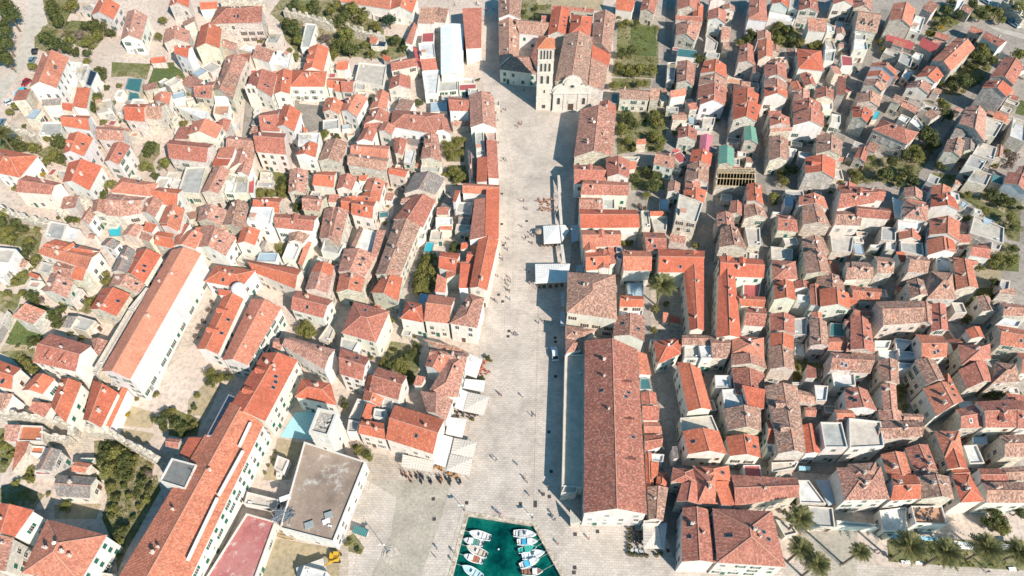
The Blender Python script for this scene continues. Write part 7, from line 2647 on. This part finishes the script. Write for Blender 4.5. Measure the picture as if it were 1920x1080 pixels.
for zi, zw in enumerate(ZW):
    xs = [p[0] for p in zw]; ys = [p[1] for p in zw]
    for attempt in range(5200):
        x, y = rf.uniform(min(xs), max(xs)), rf.uniform(min(ys), max(ys))
        if not inside(zw, x, y) or not free(x, y) or lane_dist(x, y) < 2.6: continue
        if any(inside(n, x, y) for n in NOGO): continue
        near = min(HOUSES, key=lambda h: (h[1].x-x)**2+(h[1].y-y)**2); w0, w1 = Vector(near[2][0]), Vector(near[2][1]); e = (w1-w0).normalized(); n = Vector((-e.y, e.x))
        for (L, W_) in ((6.5, 5.0), (5.2, 3.6), (3.8, 3.0), (2.8, 2.3)):
            L *= rf.uniform(.85, 1.2); W_ *= rf.uniform(.85, 1.2)
            if rf.random() < .5: L, W_ = W_, L
            pts = [Vector((x, y))+e*(L*a/2)+n*(W_*b/2) for a in (-1, -.5, 0, .5, 1) for b in (-1, -.5, 0, .5, 1)]
            if all(free(p.x, p.y) and lane_dist(p.x, p.y) > 1.7 for p in pts): break
        else: continue
        if any(inside(nn, p.x, p.y) for nn in NOGO for p in pts[::4]): continue
        h = rf.choice([2.4, 2.8, 3.2, 4.2, 5.0]) if L*W_ > 12 else rf.uniform(2.0, 2.9)
        px_, py_ = to_px(Vector((x, y, G(x, y)+h)))
        if any(math.hypot(px_-a, py_-b) < c+6 for a, b, c in TR): continue
        q = [Vector((x, y))+e*(L*a/2)+n*(W_*b/2) for a, b in ((-1, 1), (1, 1), (1, -1), (-1, -1))]
        z = G(x, y)+h; pq = [to_px(Vector((p.x, p.y, z))) for p in q]
        c = rf.random(); wl_ = rf.choice('ssw')
        if zi == 1 and min(L, W_) > 3.4 and rf.random() < .55:
            h = rf.uniform(4.8, 6.6); code = rf.choice(['gv', 'gh']); c = 2; rc = rf.choice('bbprrn')
            z = G(x, y)+h; pq = [to_px(Vector((p.x, p.y, z))) for p in q]
        if c < 2: code, rc = ('f', rf.choice('wyycccop')) if c < .5 else ('s'+rf.choice('dlru'), rf.choice('bppry')) if c < .86 else ('f', rf.choice('BRGy'))
        flat = [v for p in pq for v in p]
        house(0, 0, [code, '%.2f' % h, rc, wl_]+['%.2f' % (v*6) for v in flat])
        f = FOOT[-1]; FB.append((f[0], min(p[0] for p in f[0]), max(p[0] for p in f[0]), min(p[1] for p in f[0]), max(p[1] for p in f[0]))); ninf += 1
        if rf.random() < .35:
            sx, sy = to_px(Vector((x+e.x*L*.8, y+e.y*L*.8, G(x, y)+.8)))
            if free(x+e.x*L*.8, y+e.y*L*.8): tree(0, 0, ['t', rf.choice('dl'), sx*6, sy*6, rf.uniform(20, 36)])
        if ninf > (130 if zi == 0 else 300): break
# white rooflight curb running down the long orange roof by the palace
LB = [h for h in HOUSES if h[0].get('category') == 'house' and inside(h[2], *at_z(380, 900, 9.5)[:2])]
if LB:
    rt = LB[0][0]; bs = LB[0][1]
    for a_, b_ in (((470, 793), (449, 838)), ((456, 846), (410, 930)), ((408, 934), (352, 1052))):
        P0, P1 = at_z(*a_, 11.3), at_z(*b_, 11.3); mb = MB(); mb.beam(P0-bs, P1-bs, .5, 0, .8); mb.beam(P0-bs+Vector((0, 0, .4)), P1-bs+Vector((0, 0, .4)), .6, 1, .06)
        link("rooflight_curb", mb.mesh("rooflight_curb", [M['stonetrim'], M['white']]), rt)
SHUT = ['green', 'green', 'brown', 'grey', 'frame']
for root, base, wq, g0, z, kind, wc, area in HOUSES:
    r_ = random.Random(int(base.x*31+base.y*17) & 0xffff)
    if kind == 'lean' or area < 14 or z-g0 < 3.4: continue
    st = (r_.choice(['open', 'closed', 'bare', 'closed', 'bare']), r_.choice(SHUT))
    put_windows(root, base, wq, g0, z, 0, st, 5 if area < 50 else 9 if area < 160 else 60 if area > 400 else 20, r_)
rsb = random.Random(12); nsh = 0; CLUMPS = []
for w, k in GREEN:
    xs = [p[0] for p in w]; ys = [p[1] for p in w]; A = (max(xs)-min(xs))*(max(ys)-min(ys))
    if k != 'g': continue
    for _ in range(min(34, int(A/22))):
        x, y = rsb.uniform(min(xs), max(xs)), rsb.uniform(min(ys), max(ys))
        if not inside(w, x, y) or not free(x, y): continue
        sx, sy = to_px(Vector((x, y, G(x, y)+1.0)))
        if any(math.hypot(sx-a, sy-b) < c*.8 for a, b, c in TR): continue
        CLUMPS.append((x, y, rsb.uniform(.6, 1.6)))
# mooring ropes, and joints of darker stone across the square
# ground cover in the gardens
rg = random.Random(77); mb = MB()
for x, y, r_ in CLUMPS:
    for q in range(int(90*r_)):
        d = Vector((rg.gauss(0, 1), rg.gauss(0, 1), abs(rg.gauss(0, .8)))).normalized()*r_*rg.uniform(.6, 1.05); p = Vector((x, y, G(x, y)+.1))+d*Vector((1, 1, .9)).length/1.7
        u = Vector((rg.uniform(-1, 1), rg.uniform(-1, 1), rg.uniform(-.5, .5))).normalized(); w_ = d.cross(u).normalized(); s = rg.uniform(.10, .2)
        mb.face([p-u*s, p+w_*s*.6, p+u*s, p-w_*s*.6])
for w, k in GREEN:
    xs = [p[0] for p in w]; ys = [p[1] for p in w]; A = (max(xs)-min(xs))*(max(ys)-min(ys))
    for _ in range(int(A*(1.3 if k == 'G' else .8))):
        x, y = rg.uniform(min(xs), max(xs)), rg.uniform(min(ys), max(ys))
        if not inside(w, x, y) or noise.noise(Vector((x*.18, y*.18, 3))) < -.12: continue
        g = G(x, y)+.05; s = rg.uniform(.12, .38)*(1.0 if k == 'G' else 1.2)
        for q in range(4):
            a = rg.uniform(0, 6.28); dx, dy = math.cos(a)*s, math.sin(a)*s
            mb.face([(x-dy*.5, y+dx*.5, g), (x+dy*.5, y-dx*.5, g), (x+dx+dy*.2, y+dy-dx*.2, g+s*rg.uniform(.4, 1.1)), (x+dx*.8-dy*.3, y+dy*.8+dx*.3, g+s*rg.uniform(.4, 1.0))])
o = link("garden_ground_cover", mb.mesh("garden_ground_cover", [M['l']])); o['kind'] = 'stuff'; o['label'] = "low weeds and herbs growing over the garden plots"; o['category'] = 'ground cover'

# ---------------------------------------------------------------- labels: the look, then the landmark it is nearest to
LM = [("bell tower", 1022, 145), ("cathedral front", 1070, 180), ("arsenal hall", 1155, 800), ("clock tower", 607, 795), ("harbour basin", 940, 1020), ("salmon convent roof", 270, 600), ("courtyard palm", 1240, 540),
      ("timber rafters", 1380, 335), ("white warehouse roof", 847, 90), ("dark grey terrace", 330, 890), ("silver hatchback", 1038, 662), ("flagpole plinth", 731, 1040),
      ("excavator", 628, 1045), ("garden tarpaulins", 250, 165), ("turquoise van", 40, 172), ("lowest boats", 1000, 1070), ("waterfront palms", 1640, 1020), ("magenta roof", 1325, 272),
      ("pyramid roofed house", 1522, 110), ("turquoise tarpaulin", 804, 463), ("umbrella pines", 20, 60), ("upper road cars", 1900, 43), ("largest white canopy", 1035, 513),
      ("glazed gallery", 415, 775), ("turquoise sheet", 1642, 217), ("brown flat roof", 600, 920), ("striped cream terrace", 690, 140), ("yellow shrub", 1763, 52), ("white awning courtyard", 690, 452), ("hip roofed waterfront hotel", 1460, 1010), ("seagarden canopies", 1700, 1010)]
ORD = ['first', 'second', 'third', 'fourth', 'fifth', 'sixth', 'seventh', 'eighth', 'ninth']
used = set(o.get('label') for o in bpy.data.objects if o.get('label'))
by = {}
for th in THINGS:
    if th[1] is None: continue
    by.setdefault(th[1], []).append(th)
for look, L_ in by.items():
    todo = {id(t): t for t in L_}; cand = []
    for nm, x, y in LM:
        for dn, fx, fy in (('above', 0, -1), ('below', 0, 1), ('left of', -1, 0), ('right of', 1, 0)):
            S_ = []
            for t in L_:
                dx, dy = t[3][0]-x, t[3][1]-y; al = dx*fx+dy*fy; ac = abs(dx*fy)+abs(dy*fx)
                if al > 6 and ac <= al: S_.append((al+ac*.5, t))
            S_.sort(key=lambda v: v[0])
            for i, (d, t) in enumerate(S_[:9]):
                if d < 620: cand.append((i, d, nm, dn, t))
    cand.sort(key=lambda c: (c[0]*70+c[1]))
    for i, d, nm, dn, t in cand:
        if id(t) not in todo: continue
        lb = f"{look}, {ORD[i]} {dn} the {nm}"
        if lb in used or len(lb.split()) > 16 or (look.find('palm') >= 0 and 'palm' in nm): continue
        t[0]['label'] = lb; used.add(lb); del todo[id(t)]
    for t in todo.values():
        fx, fy = t[3][0]/19.2, t[3][1]/10.8
        off = not (0 <= fx <= 100 and 0 <= fy <= 100); fx = min(100, max(0, fx)); fy = min(100, max(0, fy))
        lb = f"{look}, {fx:.0f}% across and {fy:.0f}% down the photo"
        if lb in used: lb = f"{look}, {fx:.1f}% across and {fy:.1f}% down the photo"
        while len(lb.split()) > 16: lb = lb.replace(' the photo', '', 1) if ' the photo' in lb else ' '.join(lb.split()[:16])
        while lb in used:
            fx += .1; lb = f"{look}, {fx:.1f}% across and {fy:.1f}% down"
        t[0]['label'] = lb; used.add(lb)
